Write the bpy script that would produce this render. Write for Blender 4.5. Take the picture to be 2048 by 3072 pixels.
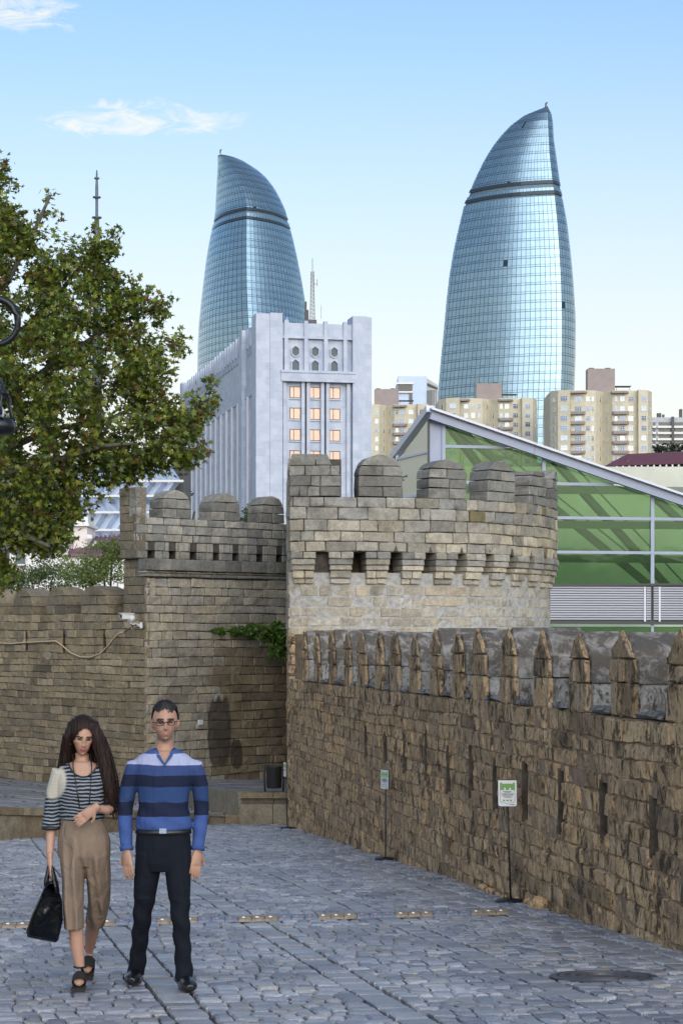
import bpy, bmesh, math, random
import numpy as np
from mathutils import Vector, Matrix

for o in list(bpy.data.objects):
    bpy.data.objects.remove(o)
S = bpy.context.scene
COL = S.collection
F = 6100.0            # focal length in photograph pixels (2048 x 3072)
HV = 1900.0           # row of the horizon in the photograph
EZ = 1.51             # eye height above the road under the camera

# ------------------------------------------------------------------ camera
cam_data = bpy.data.cameras.new('camera')
cam = bpy.data.objects.new('camera', cam_data)
COL.objects.link(cam)
cam.location = (0, 0, EZ)
cam.rotation_euler = (math.radians(90), 0, 0)
cam_data.sensor_fit = 'VERTICAL'
cam_data.sensor_height = 36.0
cam_data.sensor_width = 24.0
cam_data.lens = 36.0 * F / 3072.0
cam_data.shift_y = (HV - 1536.0) / 3072.0
cam_data.clip_start = 0.3
cam_data.clip_end = 6000
S.camera = cam
S.render.engine = 'CYCLES'

# ------------------------------------------------------------------ world
SUN_EL, SUN_AZ = math.radians(14), math.radians(166)   # azimuth clockwise from +Y (the view direction)
W = bpy.data.worlds.new('World'); S.world = W; W.use_nodes = True
wn, wl = W.node_tree.nodes, W.node_tree.links
wn.clear()
out = wn.new('ShaderNodeOutputWorld'); bg = wn.new('ShaderNodeBackground')
sky = wn.new('ShaderNodeTexSky'); sky.sky_type = 'NISHITA'; sky.sun_disc = False
sky.sun_elevation = SUN_EL; sky.sun_rotation = SUN_AZ
sky.air_density = 1.0; sky.dust_density = 2.2; sky.ozone_density = 2.5; sky.altitude = 0
bg.inputs['Strength'].default_value = 0.102

def wnode(t, **kw):
    n = wn.new(t)
    for k, v in kw.items(): setattr(n, k, v)
    return n
def wmath(op, a, b=None):
    n = wnode('ShaderNodeMath', operation=op)
    for i, v in enumerate((a, b)):
        if v is None: continue
        if isinstance(v, (int, float)): n.inputs[i].default_value = v
        else: wl.new(v, n.inputs[i])
    return n.outputs[0]
# thin evening clouds: high streaky noise over the whole dome, seen as direction (x/y, z/y) so the streaks lie flat
geo = wnode('ShaderNodeTexCoord')
sep = wnode('ShaderNodeSeparateXYZ'); wl.new(geo.outputs['Generated'], sep.inputs[0])
hyp = wmath('SQRT', wmath('ADD', wmath('MULTIPLY', sep.outputs[0], sep.outputs[0]), wmath('MULTIPLY', sep.outputs[1], sep.outputs[1])))
az = wmath('ARCTAN2', sep.outputs[0], sep.outputs[1])
el = wmath('DIVIDE', sep.outputs[2], wmath('MAXIMUM', hyp, 0.02))
comb = wnode('ShaderNodeCombineXYZ')
wl.new(az, comb.inputs[0]); wl.new(wmath('MULTIPLY', el, 2.6), comb.inputs[1])
n1 = wnode('ShaderNodeTexNoise'); n1.inputs['Scale'].default_value = 38; n1.inputs['Detail'].default_value = 9; n1.inputs['Roughness'].default_value = 0.66; n1.inputs['Distortion'].default_value = 0.9
wl.new(comb.outputs[0], n1.inputs['Vector'])
def cloudlet(a0, e0, wa, we):
    d1 = wmath('DIVIDE', wmath('SUBTRACT', az, a0), wa)
    d2 = wmath('DIVIDE', wmath('SUBTRACT', el, e0), we)
    r = wmath('ADD', wmath('MULTIPLY', d1, d1), wmath('MULTIPLY', d2, d2))
    return wmath('MAXIMUM', wmath('SUBTRACT', 1.0, r), 0.0)
def ad(u, v): return (math.atan((u - 1024) / F), (HV - v) / F)
mask = None
for (u, v, wu, wv) in [(395, 360, 400, 82), (60, 60, 250, 78), (-900, 250, 700, 90), (2900, 130, 600, 90), (5200, 420, 1100, 110), (-4200, 500, 1300, 120), (9000, 300, 1500, 120), (-9500, 420, 1600, 130), (14500, 360, 1700, 140)]:
    a0, e0 = ad(u, v) if abs(u) < 5000 else ((u - 1024) / F, (HV - v) / F)
    m = cloudlet(a0, e0, wu / F, wv / F)
    mask = m if mask is None else wmath('MAXIMUM', mask, m)
cl = wmath('MULTIPLY', wmath('MAXIMUM', wmath('SUBTRACT', wmath('ADD', n1.outputs[0], wmath('MULTIPLY', mask, 0.26)), 0.63), 0.0), 3.4)
cl = wmath('MINIMUM', wmath('MULTIPLY', cl, wmath('MINIMUM', wmath('MULTIPLY', mask, 1.6), 1.0)), 0.7)
mixc = wnode('ShaderNodeMix', data_type='RGBA')
mixc.inputs[7].default_value = (4.6, 4.4, 3.7, 1)
# pale evening haze low over the horizon, the same all round
hz = wnode('ShaderNodeMapRange', interpolation_type='SMOOTHSTEP'); wl.new(el, hz.inputs[0])
hz.inputs[1].default_value = 0.02; hz.inputs[2].default_value = 0.34; hz.inputs[3].default_value = 0.9; hz.inputs[4].default_value = 0.0
mixh = wnode('ShaderNodeMix', data_type='RGBA'); mixh.inputs[7].default_value = (4.6, 4.35, 4.0, 1)
wl.new(hz.outputs[0], mixh.inputs[0]); wl.new(sky.outputs[0], mixh.inputs[6])
wl.new(cl, mixc.inputs[0]); wl.new(mixh.outputs[2], mixc.inputs[6])
wl.new(mixc.outputs[2], bg.inputs['Color']); wl.new(bg.outputs[0], out.inputs['Surface'])

# ------------------------------------------------------------------ sun (low evening light, very soft)
sd = bpy.data.lights.new('sun', 'SUN'); sun = bpy.data.objects.new('sun', sd); COL.objects.link(sun)
sd.energy = 1.4; sd.angle = math.radians(110); sd.color = (0.96, 0.98, 1.0)
sdir = Vector((math.sin(SUN_AZ) * math.cos(SUN_EL), math.cos(SUN_AZ) * math.cos(SUN_EL), math.sin(SUN_EL)))
sun.rotation_euler = (-sdir).to_track_quat('-Z', 'Y').to_euler()
sun.location = sdir * 50

vs = S.view_settings
vs.view_transform = 'Standard'; vs.look = 'None'; vs.gamma = 1.0; vs.use_curve_mapping = False
vs.exposure = 1.2
S.cycles.max_bounces = 6
S.cycles.transparent_max_bounces = 12

# ------------------------------------------------------------------ helpers
R0 = random.Random(7)
LOC = {}

def P(u, v, Y):
    """A point of the place: column u, row v of the photograph at the distance Y."""
    return Vector(((u - 1024.0) * Y / F, Y, EZ + (HV - v) * Y / F))

def tag(o, label=None, cat=None, group=None, kind=None):
    if label: o['label'] = label
    if cat: o['category'] = cat
    if group: o['group'] = group
    if kind: o['kind'] = kind
    return o

def thing(name, loc, label=None, cat=None, group=None, kind=None):
    o = bpy.data.objects.new(name, None); COL.objects.link(o)
    o.empty_display_size = 0.2
    o.location = loc; LOC[o] = Vector(loc)
    return tag(o, label, cat, group, kind)

def mk(name, verts, faces, mat, parent=None, tint=None, smooth=False, center=True, kind=None, mats=None, fmat=None):
    """One mesh object from world-space vertices; its origin sits at its own centre and it is parented."""
    V = np.asarray(verts, dtype=float).reshape(-1, 3)
    c = Vector(tuple((V.min(0) + V.max(0)) / 2)) if center else Vector((0, 0, 0))
    if center: c.z = float(V[:, 2].min())
    me = bpy.data.meshes.new(name)
    me.from_pydata([tuple(p) for p in (V - np.array(c))], [], faces)
    for m in (mats or [mat]): me.materials.append(m)
    if fmat is not None: me.polygons.foreach_set('material_index', fmat)
    if smooth: me.polygons.foreach_set('use_smooth', [True] * len(me.polygons))
    if tint is not None:
        a = me.attributes.new('tint', 'FLOAT_COLOR', 'POINT')
        t = np.asarray(tint, dtype=float)
        if t.ndim == 1: t = np.tile(t, (len(V), 1))
        if t.shape[1] == 3: t = np.hstack([t, np.ones((len(t), 1))])
        a.data.foreach_set('color', t.ravel())
    me.update()
    o = bpy.data.objects.new(name, me); COL.objects.link(o)
    pl = LOC.get(parent, Vector((0, 0, 0))) if parent else Vector((0, 0, 0))
    o.location = c - pl
    if parent: o.parent = parent
    LOC[o] = c
    if kind: o['kind'] = kind
    return o

class MB:
    """Collects shapes in world space, built as ONE mesh."""
    def __init__(s): s.v = []; s.f = []; s.t = []; s.m = []
    def add(s, v, f, t=None, m=0):
        n = len(s.v); s.v += [tuple(p) for p in v]; s.f += [tuple(i + n for i in q) for q in f]
        s.m += [m] * len(f)
        if t is not None: s.t += [tuple(t)] * len(v)
        return s
    def box(s, c, d, rot=0.0, t=None, m=0):
        """box by centre and full size, turned about Z."""
        cx, cy, cz = c; hx, hy, hz = d[0] / 2, d[1] / 2, d[2] / 2
        ca, sa = math.cos(rot), math.sin(rot); v = []
        for z in (-hz, hz):
            for (x, y) in ((-hx, -hy), (hx, -hy), (hx, hy), (-hx, hy)):
                v.append((cx + x * ca - y * sa, cy + x * sa + y * ca, cz + z))
        return s.add(v, BOXF, t, m)
    def hexa(s, p8, t=None, m=0):
        return s.add(p8, BOXF, t, m)
    def bar(s, a, b, w, h=None, t=None, m=0, up=(0, 0, 1)):
        """a square bar from a to b."""
        a, b = Vector(a), Vector(b); h = h or w
        d = (b - a).normalized(); sd_ = d.cross(Vector(up))
        if sd_.length < 1e-4: sd_ = d.cross(Vector((1, 0, 0)))
        sd_.normalize(); u_ = sd_.cross(d).normalized()
        v = []
        for q in (a, b):
            for (x, y) in ((-1, -1), (1, -1), (1, 1), (-1, 1)):
                v.append(q + sd_ * (x * w / 2) + u_ * (y * h / 2))
        return s.add(v, BOXF, t, m)
    def tube(s, pts, rad, n=8, t=None, m=0, cap=True, ref=(0, 0, 1)):
        """a swept round (or elliptical) tube; rad is a number or (ra, rb) per point."""
        pts = [Vector(p) for p in pts]
        if isinstance(rad, (int, float)): rad = [rad] * len(pts)
        v = []; f = []
        for i, p in enumerate(pts):
            d = (pts[min(i + 1, len(pts) - 1)] - pts[max(i - 1, 0)])
            d = d.normalized() if d.length > 1e-9 else Vector((0, 0, 1))
            rf = Vector(ref)
            if abs(d.dot(rf)) > 0.97: rf = Vector((0, 1, 0)) if abs(d.y) < .9 else Vector((1, 0, 0))
            a = d.cross(rf).normalized(); b = a.cross(d).normalized()
            r = rad[i]; ra, rb = (r, r) if isinstance(r, (int, float)) else r
            for k in range(n):
                th = 2 * math.pi * k / n
                v.append(p + a * (ra * math.cos(th)) + b * (rb * math.sin(th)))
        for i in range(len(pts) - 1):
            for k in range(n):
                f.append((i * n + k, i * n + (k + 1) % n, (i + 1) * n + (k + 1) % n, (i + 1) * n + k))
        if cap:
            f.append(tuple(range(n - 1, -1, -1))); f.append(tuple((len(pts) - 1) * n + k for k in range(n)))
        return s.add(v, f, t, m)
    def lathe(s, c, prof, n=24, t=None, m=0):
        """profile [(r, z)] turned about a vertical axis through c."""
        v = []; f = []
        for (r, z) in prof:
            for k in range(n):
                th = 2 * math.pi * k / n; v.append((c[0] + r * math.cos(th), c[1] + r * math.sin(th), c[2] + z))
        for i in range(len(prof) - 1):
            for k in range(n):
                f.append((i * n + k, i * n + (k + 1) % n, (i + 1) * n + (k + 1) % n, (i + 1) * n + k))
        f.append(tuple(range(n - 1, -1, -1))); f.append(tuple((len(prof) - 1) * n + k for k in range(n)))
        return s.add(v, f, t, m)
    def prism(s, poly, off, t=None, m=0):
        """a planar polygon (list of points) pushed by the vector off."""
        off = Vector(off); n = len(poly); a = [Vector(p) for p in poly]; b = [p + off for p in a]
        f = [tuple(range(n)), tuple(range(2 * n - 1, n - 1, -1))]
        f += [(i, (i + 1) % n + 0, (i + 1) % n + n, i + n)[::-1] for i in range(n)]
        return s.add(a + b, f, t, m)
    def build(s, name, mat, parent=None, smooth=False, kind=None, mats=None):
        return mk(name, s.v, s.f, mat, parent, s.t if s.t else None, smooth, True, kind, mats, s.m if mats else None)
BOXF = [(0, 3, 2, 1), (4, 5, 6, 7), (0, 1, 5, 4), (1, 2, 6, 5), (2, 3, 7, 6), (3, 0, 4, 7)]

# ------------------------------------------------------------------ materials
def nmat(name):
    m = bpy.data.materials.new(name); m.use_nodes = True
    nt = m.node_tree; b = nt.nodes['Principled BSDF']
    return m, nt, b
def N(nt, t, **kw):
    n = nt.nodes.new(t)
    for k, v in kw.items():
        if k.startswith('i_'): n.inputs[k[2:].replace('_', ' ')].default_value = v
        else: setattr(n, k, v)
    return n
def ramp(nt, fac, stops):
    r = nt.nodes.new('ShaderNodeValToRGB'); nt.links.new(fac, r.inputs[0])
    e = r.color_ramp.elements
    while len(e) < len(stops): e.new(0.5)
    for i, (p, c) in enumerate(stops): e[i].position = p; e[i].color = (*c, 1) if len(c) == 3 else c
    return r.outputs[0]
def mixrgb(nt, fac, a, b, mode='MIX'):
    n = nt.nodes.new('ShaderNodeMix'); n.data_type = 'RGBA'; n.blend_type = mode
    for i, x in ((0, fac), (6, a), (7, b)):
        if isinstance(x, (int, float)): n.inputs[i].default_value = x
        elif isinstance(x, tuple): n.inputs[i].default_value = (*x, 1) if len(x) == 3 else x
        else: nt.links.new(x, n.inputs[i])
    return n.outputs[2]
def noise(nt, scale, detail=5, rough=0.55, vec=None, dist=0.0):
    n = nt.nodes.new('ShaderNodeTexNoise')
    n.inputs['Scale'].default_value = scale; n.inputs['Detail'].default_value = detail
    n.inputs['Roughness'].default_value = rough; n.inputs['Distortion'].default_value = dist
    if vec is not None: nt.links.new(vec, n.inputs['Vector'])
    return n.outputs[0]
def wpos(nt, scale=None):
    g = nt.nodes.new('ShaderNodeNewGeometry').outputs['Position']
    if scale is None: return g
    m = nt.nodes.new('ShaderNodeMapping'); m.inputs['Scale'].default_value = scale
    nt.links.new(g, m.inputs[0]); return m.outputs[0]
def bump(nt, b, h, strength=0.5, dist=0.02, prev=None):
    n = nt.nodes.new('ShaderNodeBump'); n.inputs['Strength'].default_value = strength; n.inputs['Distance'].default_value = dist
    nt.links.new(h, n.inputs['Height'])
    if prev is not None: nt.links.new(prev, n.inputs['Normal'])
    nt.links.new(n.outputs[0], b.inputs['Normal'])
    return n.outputs[0]
def attr(nt, name='tint'):
    a = nt.nodes.new('ShaderNodeAttribute'); a.attribute_name = name; return a.outputs['Color']

def simple(name, col, rough=0.6, metal=0.0, nscale=None, namt=0.15, bmp=0.0, spec=None):
    m, nt, b = nmat(name)
    b.inputs['Roughness'].default_value = rough; b.inputs['Metallic'].default_value = metal
    if spec is not None: b.inputs['Specular IOR Level'].default_value = spec
    if nscale:
        h = noise(nt, nscale, 6, 0.6, wpos(nt))
        lo = tuple(c * (1 - namt) for c in col); hi = tuple(min(1, c * (1 + namt)) for c in col)
        nt.links.new(ramp(nt, h, [(0.3, lo), (0.7, hi)]), b.inputs['Base Color'])
        if bmp: bump(nt, b, h, bmp, 0.3 / nscale)
    else:
        b.inputs['Base Color'].default_value = (*col, 1)
    return m

def stone_mat(name, fine=40.0, grime=(0.06, 0.05, 0.04), gr_amt=0.5, bstr=0.7, gscale=2.2, pits=True, tool=True, pitamt=0.45, gthr=(0.48, 0.66), bdist=0.012, stretch=(1, 1, 1)):
    """Weathered ashlar: each stone's own colour comes from its 'tint'; grain, pits, tooling and lichen on top."""
    m, nt, b = nmat(name); b.inputs['Roughness'].default_value = 0.92; b.inputs['Specular IOR Level'].default_value = 0.2
    p = wpos(nt); ps = wpos(nt, stretch)
    g1 = noise(nt, fine, 8, 0.65, p); g2 = noise(nt, gscale, 7, 0.7, ps, 0.6); g3 = noise(nt, fine * 0.22, 5, 0.6, p, 0.4)
    c = mixrgb(nt, 1.0, attr(nt), ramp(nt, g1, [(0.25, (0.62, 0.61, 0.6)), (0.75, (1.25, 1.25, 1.24))]), 'MULTIPLY')
    c = mixrgb(nt, 1.0, c, ramp(nt, g3, [(0.3, (0.78, 0.77, 0.76)), (0.7, (1.14, 1.14, 1.12))]), 'MULTIPLY')
    gf = ramp(nt, g2, [(gthr[0], (0, 0, 0)), (gthr[1], (gr_amt,) * 3)])
    c = mixrgb(nt, gf, c, grime)
    h = g1
    if tool:   # slanted chisel marks
        wv = N(nt, 'ShaderNodeTexWave'); wv.inputs['Scale'].default_value = 9; wv.inputs['Distortion'].default_value = 9; wv.inputs['Detail'].default_value = 3; wv.inputs['Detail Scale'].default_value = 1.6
        mp = N(nt, 'ShaderNodeMapping'); mp.inputs['Rotation'].default_value = (0.5, 0.7, 0.3); nt.links.new(p, mp.inputs[0]); nt.links.new(mp.outputs[0], wv.inputs[0])
        h = mixrgb(nt, 0.3, g1, wv.outputs['Color'])
    h = mixrgb(nt, 0.45, h, g3)
    if pits:
        vo = N(nt, 'ShaderNodeTexVoronoi'); vo.inputs['Scale'].default_value = fine * 0.55
        dn = N(nt, 'ShaderNodeTexNoise'); dn.inputs['Scale'].default_value = fine * 0.4; nt.links.new(ps, dn.inputs['Vector'])
        dv = N(nt, 'ShaderNodeVectorMath', operation='MULTIPLY_ADD'); nt.links.new(dn.outputs['Color'], dv.inputs[0]); dv.inputs[1].default_value = (2.2 / fine,) * 3; nt.links.new(ps, dv.inputs[2]); nt.links.new(dv.outputs[0], vo.inputs['Vector'])
        pit = ramp(nt, vo.outputs['Distance'], [(0.08, (0, 0, 0)), (0.3, (1, 1, 1))])
        h = mixrgb(nt, 0.35, h, pit)
        c = mixrgb(nt, ramp(nt, vo.outputs['Distance'], [(0.05, (pitamt,) * 3), (0.22 if pitamt < 0.6 else 0.34, (0, 0, 0))]), c, grime)
    nt.links.new(c, b.inputs['Base Color'])
    bump(nt, b, h, bstr, bdist)
    return m

# ================================================================== stone materials
M = {}
M['ashlar_grey'] = stone_mat('ashlar_grey', 34, (0.05, 0.05, 0.045), 0.45, 0.75, 1.7)
M['ashlar_warm'] = stone_mat('ashlar_warm', 34, (0.075, 0.06, 0.042), 0.42, 0.7, 1.5)
M['ashlar_old'] = stone_mat('ashlar_old', 36, (0.04, 0.03, 0.022), 0.9, 1.0, 7.0, True, False, 0.8, (0.5, 0.6), 0.03, (1.3, 1.0, 0.55))
ms = stone_mat('ashlar_stained', 34, (0.075, 0.06, 0.042), 0.42, 0.7, 1.5)
nt = ms.node_tree; bs = nt.nodes['Principled BSDF']; lk = bs.inputs['Base Color'].links[0].from_socket
def stain_at(cx, cz, wx, wz):      # damp streak under a drain
    sp3 = N(nt, 'ShaderNodeSeparateXYZ'); nt.links.new(wpos(nt), sp3.inputs[0]); o_ = []
    for i, (c_, w_) in ((0, (cx, wx)), (2, (cz, wz))):
        q = N(nt, 'ShaderNodeMath', operation='SUBTRACT'); nt.links.new(sp3.outputs[i], q.inputs[0]); q.inputs[1].default_value = c_
        q2 = N(nt, 'ShaderNodeMath', operation='DIVIDE'); nt.links.new(q.outputs[0], q2.inputs[0]); q2.inputs[1].default_value = w_
        q3 = N(nt, 'ShaderNodeMath', operation='POWER'); q4 = N(nt, 'ShaderNodeMath', operation='ABSOLUTE'); nt.links.new(q2.outputs[0], q4.inputs[0]); nt.links.new(q4.outputs[0], q3.inputs[0]); q3.inputs[1].default_value = 3.0; o_.append(q3.outputs[0])
    su = N(nt, 'ShaderNodeMath', operation='ADD'); nt.links.new(o_[0], su.inputs[0]); nt.links.new(o_[1], su.inputs[1])
    nn = noise(nt, 4.5, 5, 0.65, wpos(nt, (1.5, 1.5, 0.5))); ma = N(nt, 'ShaderNodeMath', operation='MULTIPLY_ADD'); nt.links.new(nn, ma.inputs[0]); ma.inputs[1].default_value = -1.7; nt.links.new(su.outputs[0], ma.inputs[2])
    return ramp(nt, ma.outputs[0], [(0.0, (0.85,) * 3), (0.4, (0, 0, 0))])
c_ = mixrgb(nt, stain_at(-3.4, EZ - 2.75, 0.3, 0.95), lk, (0.06, 0.052, 0.042)); c_ = mixrgb(nt, stain_at(-2.95, EZ - 3.4, 0.16, 0.4), c_, (0.06, 0.05, 0.04))
nt.links.new(c_, bs.inputs['Base Color']); M['ashlar_stained'] = ms
M['mortar_pale'] = simple('mortar_pale', (0.36, 0.36, 0.35), 0.95, 0, 9, 0.3, 0.5)
M['mortar_grey'] = simple('mortar_grey', (0.075, 0.068, 0.06), 0.95, 0, 7, 0.4, 0.5)
M['mortar_old'] = simple('mortar_old', (0.22, 0.155, 0.1), 0.95, 0, 7, 0.45, 0.6)
M['mortar_dark'] = simple('mortar_dark', (0.085, 0.066, 0.048), 0.95, 0, 7, 0.45, 0.6)
m, nt, b = nmat('cement_cap'); b.inputs['Roughness'].default_value = 0.95
p_ = wpos(nt); ga = noise(nt, 28, 8, 0.7, p_); gb = noise(nt, 5.5, 7, 0.72, p_, 0.4)
gcol = mixrgb(nt, ramp(nt, gb, [(0.46, (0, 0, 0)), (0.6, (1, 1, 1))]), (0.1, 0.088, 0.076), (0.3, 0.285, 0.265))
gcol = mixrgb(nt, ramp(nt, ga, [(0.6, (0, 0, 0)), (0.72, (0.7,) * 3)]), gcol, (0.3, 0.29, 0.28))
nt.links.new(gcol, b.inputs['Base Color']); bump(nt, b, ga, 1.0, 0.03)
M['cement_cap'] = m
M['dark_stain'] = simple('dark_stain', (0.02, 0.018, 0.015), 0.8, 0, 12, 0.4)

GREY = [(0.32, 0.315, 0.295), (0.28, 0.28, 0.27), (0.36, 0.35, 0.315), (0.245, 0.245, 0.235), (0.34, 0.325, 0.275), (0.38, 0.365, 0.325)]
WARM = [(0.449, 0.419, 0.351), (0.395, 0.37, 0.314), (0.481, 0.447, 0.376), (0.341, 0.324, 0.282), (0.434, 0.421, 0.388), (0.488, 0.441, 0.348)]
LIME = [(0.457, 0.427, 0.367), (0.417, 0.387, 0.327), (0.489, 0.467, 0.414), (0.368, 0.342, 0.29), (0.468, 0.416, 0.326)]
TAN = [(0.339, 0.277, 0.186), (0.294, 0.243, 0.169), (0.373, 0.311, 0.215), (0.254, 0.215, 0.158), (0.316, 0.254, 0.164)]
OLD = [(0.45, 0.315, 0.19), (0.39, 0.275, 0.17), (0.49, 0.35, 0.215), (0.33, 0.24, 0.155), (0.51, 0.36, 0.205), (0.43, 0.325, 0.225)]
def pick(rng, pal, var=0.12):
    c = rng.choice(pal); k = 1 + rng.uniform(-var, var); return tuple(x * k for x in c)

def stone(place, c4, rng, proud=0.0, ch=0.015, depth=0.1, jit=0.006, inner=1):
    """One squared stone: corners c4 = (s, z) going round; lumpy front, worn edges. -> verts, faces"""
    (a0, a1, a2, a3) = c4
    ws = max(0.02, ((a1[0] - a0[0]) + (a2[0] - a3[0])) / 2); hz = max(0.02, ((a3[1] - a0[1]) + (a2[1] - a1[1])) / 2)
    ex, ez = min(0.3, ch * 1.3 / ws), min(0.3, ch * 1.3 / hz)
    xs = [0, ex] + [ex + (1 - 2 * ex) * (i + 1) / (inner + 1) for i in range(inner)] + [1 - ex, 1]
    zs = [0, ez] + [1 - ez, 1]
    nx, nz = len(xs), len(zs); v = []; f = []
    cj = [(rng.uniform(-1, 1), rng.uniform(-1, 1)) for _ in range(4)]
    for j, tz in enumerate(zs):
        for i, tx in enumerate(xs):
            s = (a0[0] * (1 - tx) + a1[0] * tx) * (1 - tz) + (a3[0] * (1 - tx) + a2[0] * tx) * tz
            z = (a0[1] * (1 - tx) + a1[1] * tx) * (1 - tz) + (a3[1] * (1 - tx) + a2[1] * tx) * tz
            rim = i in (0, nx - 1) or j in (0, nz - 1)
            corner = i in (0, nx - 1) and j in (0, nz - 1)
            d = proud - (ch if rim else 0) + rng.uniform(-jit, jit)
            k = 0.6 * ch if corner else 0
            s += (k if i == 0 else -k if i == nx - 1 else 0) + rng.uniform(-jit, jit) * 0.9
            z += (k if j == 0 else -k if j == nz - 1 else 0) + rng.uniform(-jit, jit) * 0.9
            v.append(place(s, z, d))
    for j in range(nz - 1):
        for i in range(nx - 1):
            a = j * nx + i; f.append((a, a + 1, a + nx + 1, a + nx))
    per = [i for i in range(nx)] + [j * nx + nx - 1 for j in range(1, nz)] + [(nz - 1) * nx + i for i in range(nx - 2, -1, -1)] + [j * nx for j in range(nz - 2, 0, -1)]
    n0 = len(v)
    for q in per:
        j, i = divmod(q, nx); tx, tz = xs[i], zs[j]
        s = (a0[0] * (1 - tx) + a1[0] * tx) * (1 - tz) + (a3[0] * (1 - tx) + a2[0] * tx) * tz
        z = (a0[1] * (1 - tx) + a1[1] * tx) * (1 - tz) + (a3[1] * (1 - tx) + a2[1] * tx) * tz
        v.append(place(s, z, -depth))
    m_ = len(per)
    for k in range(m_):
        f.append((per[k], n0 + k, n0 + (k + 1) % m_, per[(k + 1) % m_]))
    f.append(tuple(n0 + k for k in range(m_ - 1, -1, -1)))
    return v, f

def polystone(place, poly, rng, proud=0.0, ch=0.015, depth=0.5, jit=0.005):
    """A stone of free outline (s, z), worn front edges, full depth."""
    n = len(poly); cs = sum(p[0] for p in poly) / n; cz = sum(p[1] for p in poly) / n
    po = [(s + rng.uniform(-jit, jit), z + rng.uniform(-jit, jit)) for s, z in poly]
    v = []
    for (s, z) in po:
        L = math.hypot(cs - s, cz - z) or 1; k = min(0.35, ch * 1.5 / L)
        v.append(place(s + (cs - s) * k, z + (cz - z) * k, proud + rng.uniform(-jit, jit)))
    for (s, z) in po: v.append(place(s, z, proud - ch))
    for (s, z) in po: v.append(place(s, z, -depth + ch))
    for (s, z) in po:
        L = math.hypot(cs - s, cz - z) or 1; k = min(0.35, ch * 1.5 / L)
        v.append(place(s + (cs - s) * k, z + (cz - z) * k, -depth))
    f = [tuple(range(n))]
    for r in range(3):
        for k in range(n):
            a, b2 = r * n + k, r * n + (k + 1) % n
            f.append((a, a + n, b2 + n, b2))
    f.append(tuple(3 * n + k for k in range(n - 1, -1, -1)))
    return v, f

def ashlar(place, s0, s1, z0, z1, ch_, lr, rng, pal, gap=0.012, cuts=(), proud=(0, 0.018), bev=0.014, depth=0.1, jit=0.006, inner=1, tintf=None, wob=0.0):
    """Courses of squared stones over a rectangle, leaving the rectangles in cuts open. -> list of pieces"""
    out = []; z = z0
    wf = (lambda s, zz: wob * (math.sin(s * 1.7 + zz * 3) + math.sin(s * 0.73 + zz * 7))) if wob else (lambda s, zz: 0.0)
    n = max(1, round((z1 - z0) / ch_)); hs = [rng.uniform(0.86, 1.14) for _ in range(n)]
    k = (z1 - z0) / sum(hs); hs = [h * k for h in hs]
    for h in hs:
        s = s0 - rng.uniform(0, lr[0])
        while s < s1 - 0.02:
            L = rng.uniform(*lr) * (0.45 if rng.random() < 0.13 else 1)
            a, b2 = max(s, s0), min(s + L, s1); s += L
            if s1 - s < 0.12 and s < s1: b2 = s1; s = s1
            segs = [(a, b2)]
            for (c0, c1, d0, d1) in cuts:
                if z + h - 0.01 > d0 and z + 0.01 < d1:
                    ns = []
                    for (p, q) in segs:
                        if q <= c0 or p >= c1: ns.append((p, q))
                        else:
                            if p < c0: ns.append((p, c0))
                            if q > c1: ns.append((c1, q))
                    segs = ns
            for (p, q) in segs:
                if q - p < 0.05: continue
                g = gap / 2; za, zb = z + g, z + h - g
                c4 = ((p + g, za + wf(p, z)), (q - g, za + wf(q, z)), (q - g, zb + wf(q, z + h)), (p + g, zb + wf(p, z + h)))
                v, f = stone(place, c4, rng, rng.uniform(*proud), bev, depth, jit, inner)
                t = tintf((p + q) / 2, z + h / 2, rng) if tintf else pick(rng, pal)
                out.append((v, f, t))
        z += h
    return out

def view_size(v):
    """How large a piece shows in the photograph (square pixels, roughly)."""
    us = []; vs_ = []
    for q in v:
        if q[1] < 1: return 0
        us.append(1024 + F * q[0] / q[1]); vs_.append(HV - F * (q[2] - EZ) / q[1])
    u0, u1, v0, v1 = max(0, min(us)), min(2048, max(us)), max(0, min(vs_)), min(3072, max(vs_))
    return max(0, u1 - u0) * max(0, v1 - v0)

def lay(pieces, name, mat, parent, limit=300, rest='masonry'):
    """The largest pieces become parts of their own, the others one part of loose masonry."""
    sz = [view_size(p[0]) for p in pieces]
    order = sorted(range(len(pieces)), key=lambda i: -sz[i])
    single = [i for i in order[:limit] if sz[i] > 60]; ss = set(single)
    for i in single:
        v, f, t = pieces[i]; mk(name, v, f, mat, parent, t)
    left = [i for i in order if i not in ss]
    if left:
        mb = MB()
        for i in left: mb.add(*pieces[i])
        mb.build(rest, mat, parent, kind='stuff')

def core_with_slits(place, s0, s1, z0, z1, slits, thick, mat, parent, name='wall_core', front=-0.04):
    """The mortar and rubble body behind the facing stones, with real openings."""
    mb = MB()
    def blk(a, b2, c, d, f0=front, th=thick):
        if b2 - a < 1e-3 or d - c < 1e-3: return
        n = max(1, int((b2 - a) / 1.2))
        for i in range(n):
            p, q = a + (b2 - a) * i / n, a + (b2 - a) * (i + 1) / n
            mb.add([place(p, c, f0), place(q, c, f0), place(q, c, -th), place(p, c, -th), place(p, d, f0), place(q, d, f0), place(q, d, -th), place(p, d, -th)], BOXF)
    s = s0
    for (a, b2, c, d) in sorted(slits):
        blk(s, a, z0, z1); blk(a, b2, z0, c); blk(a, b2, d, z1); blk(a, b2, c, d, -thick + 0.06)
        s = b2
    blk(s, s1, z0, z1)
    return mb.build(name, mat, parent)

def line_place(A, d, nrm):
    A = Vector(A); d = Vector(d); nrm = Vector(nrm)
    return lambda s, z, o: (A.x + d.x * s + nrm.x * o, A.y + d.y * s + nrm.y * o, EZ + z)

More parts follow.
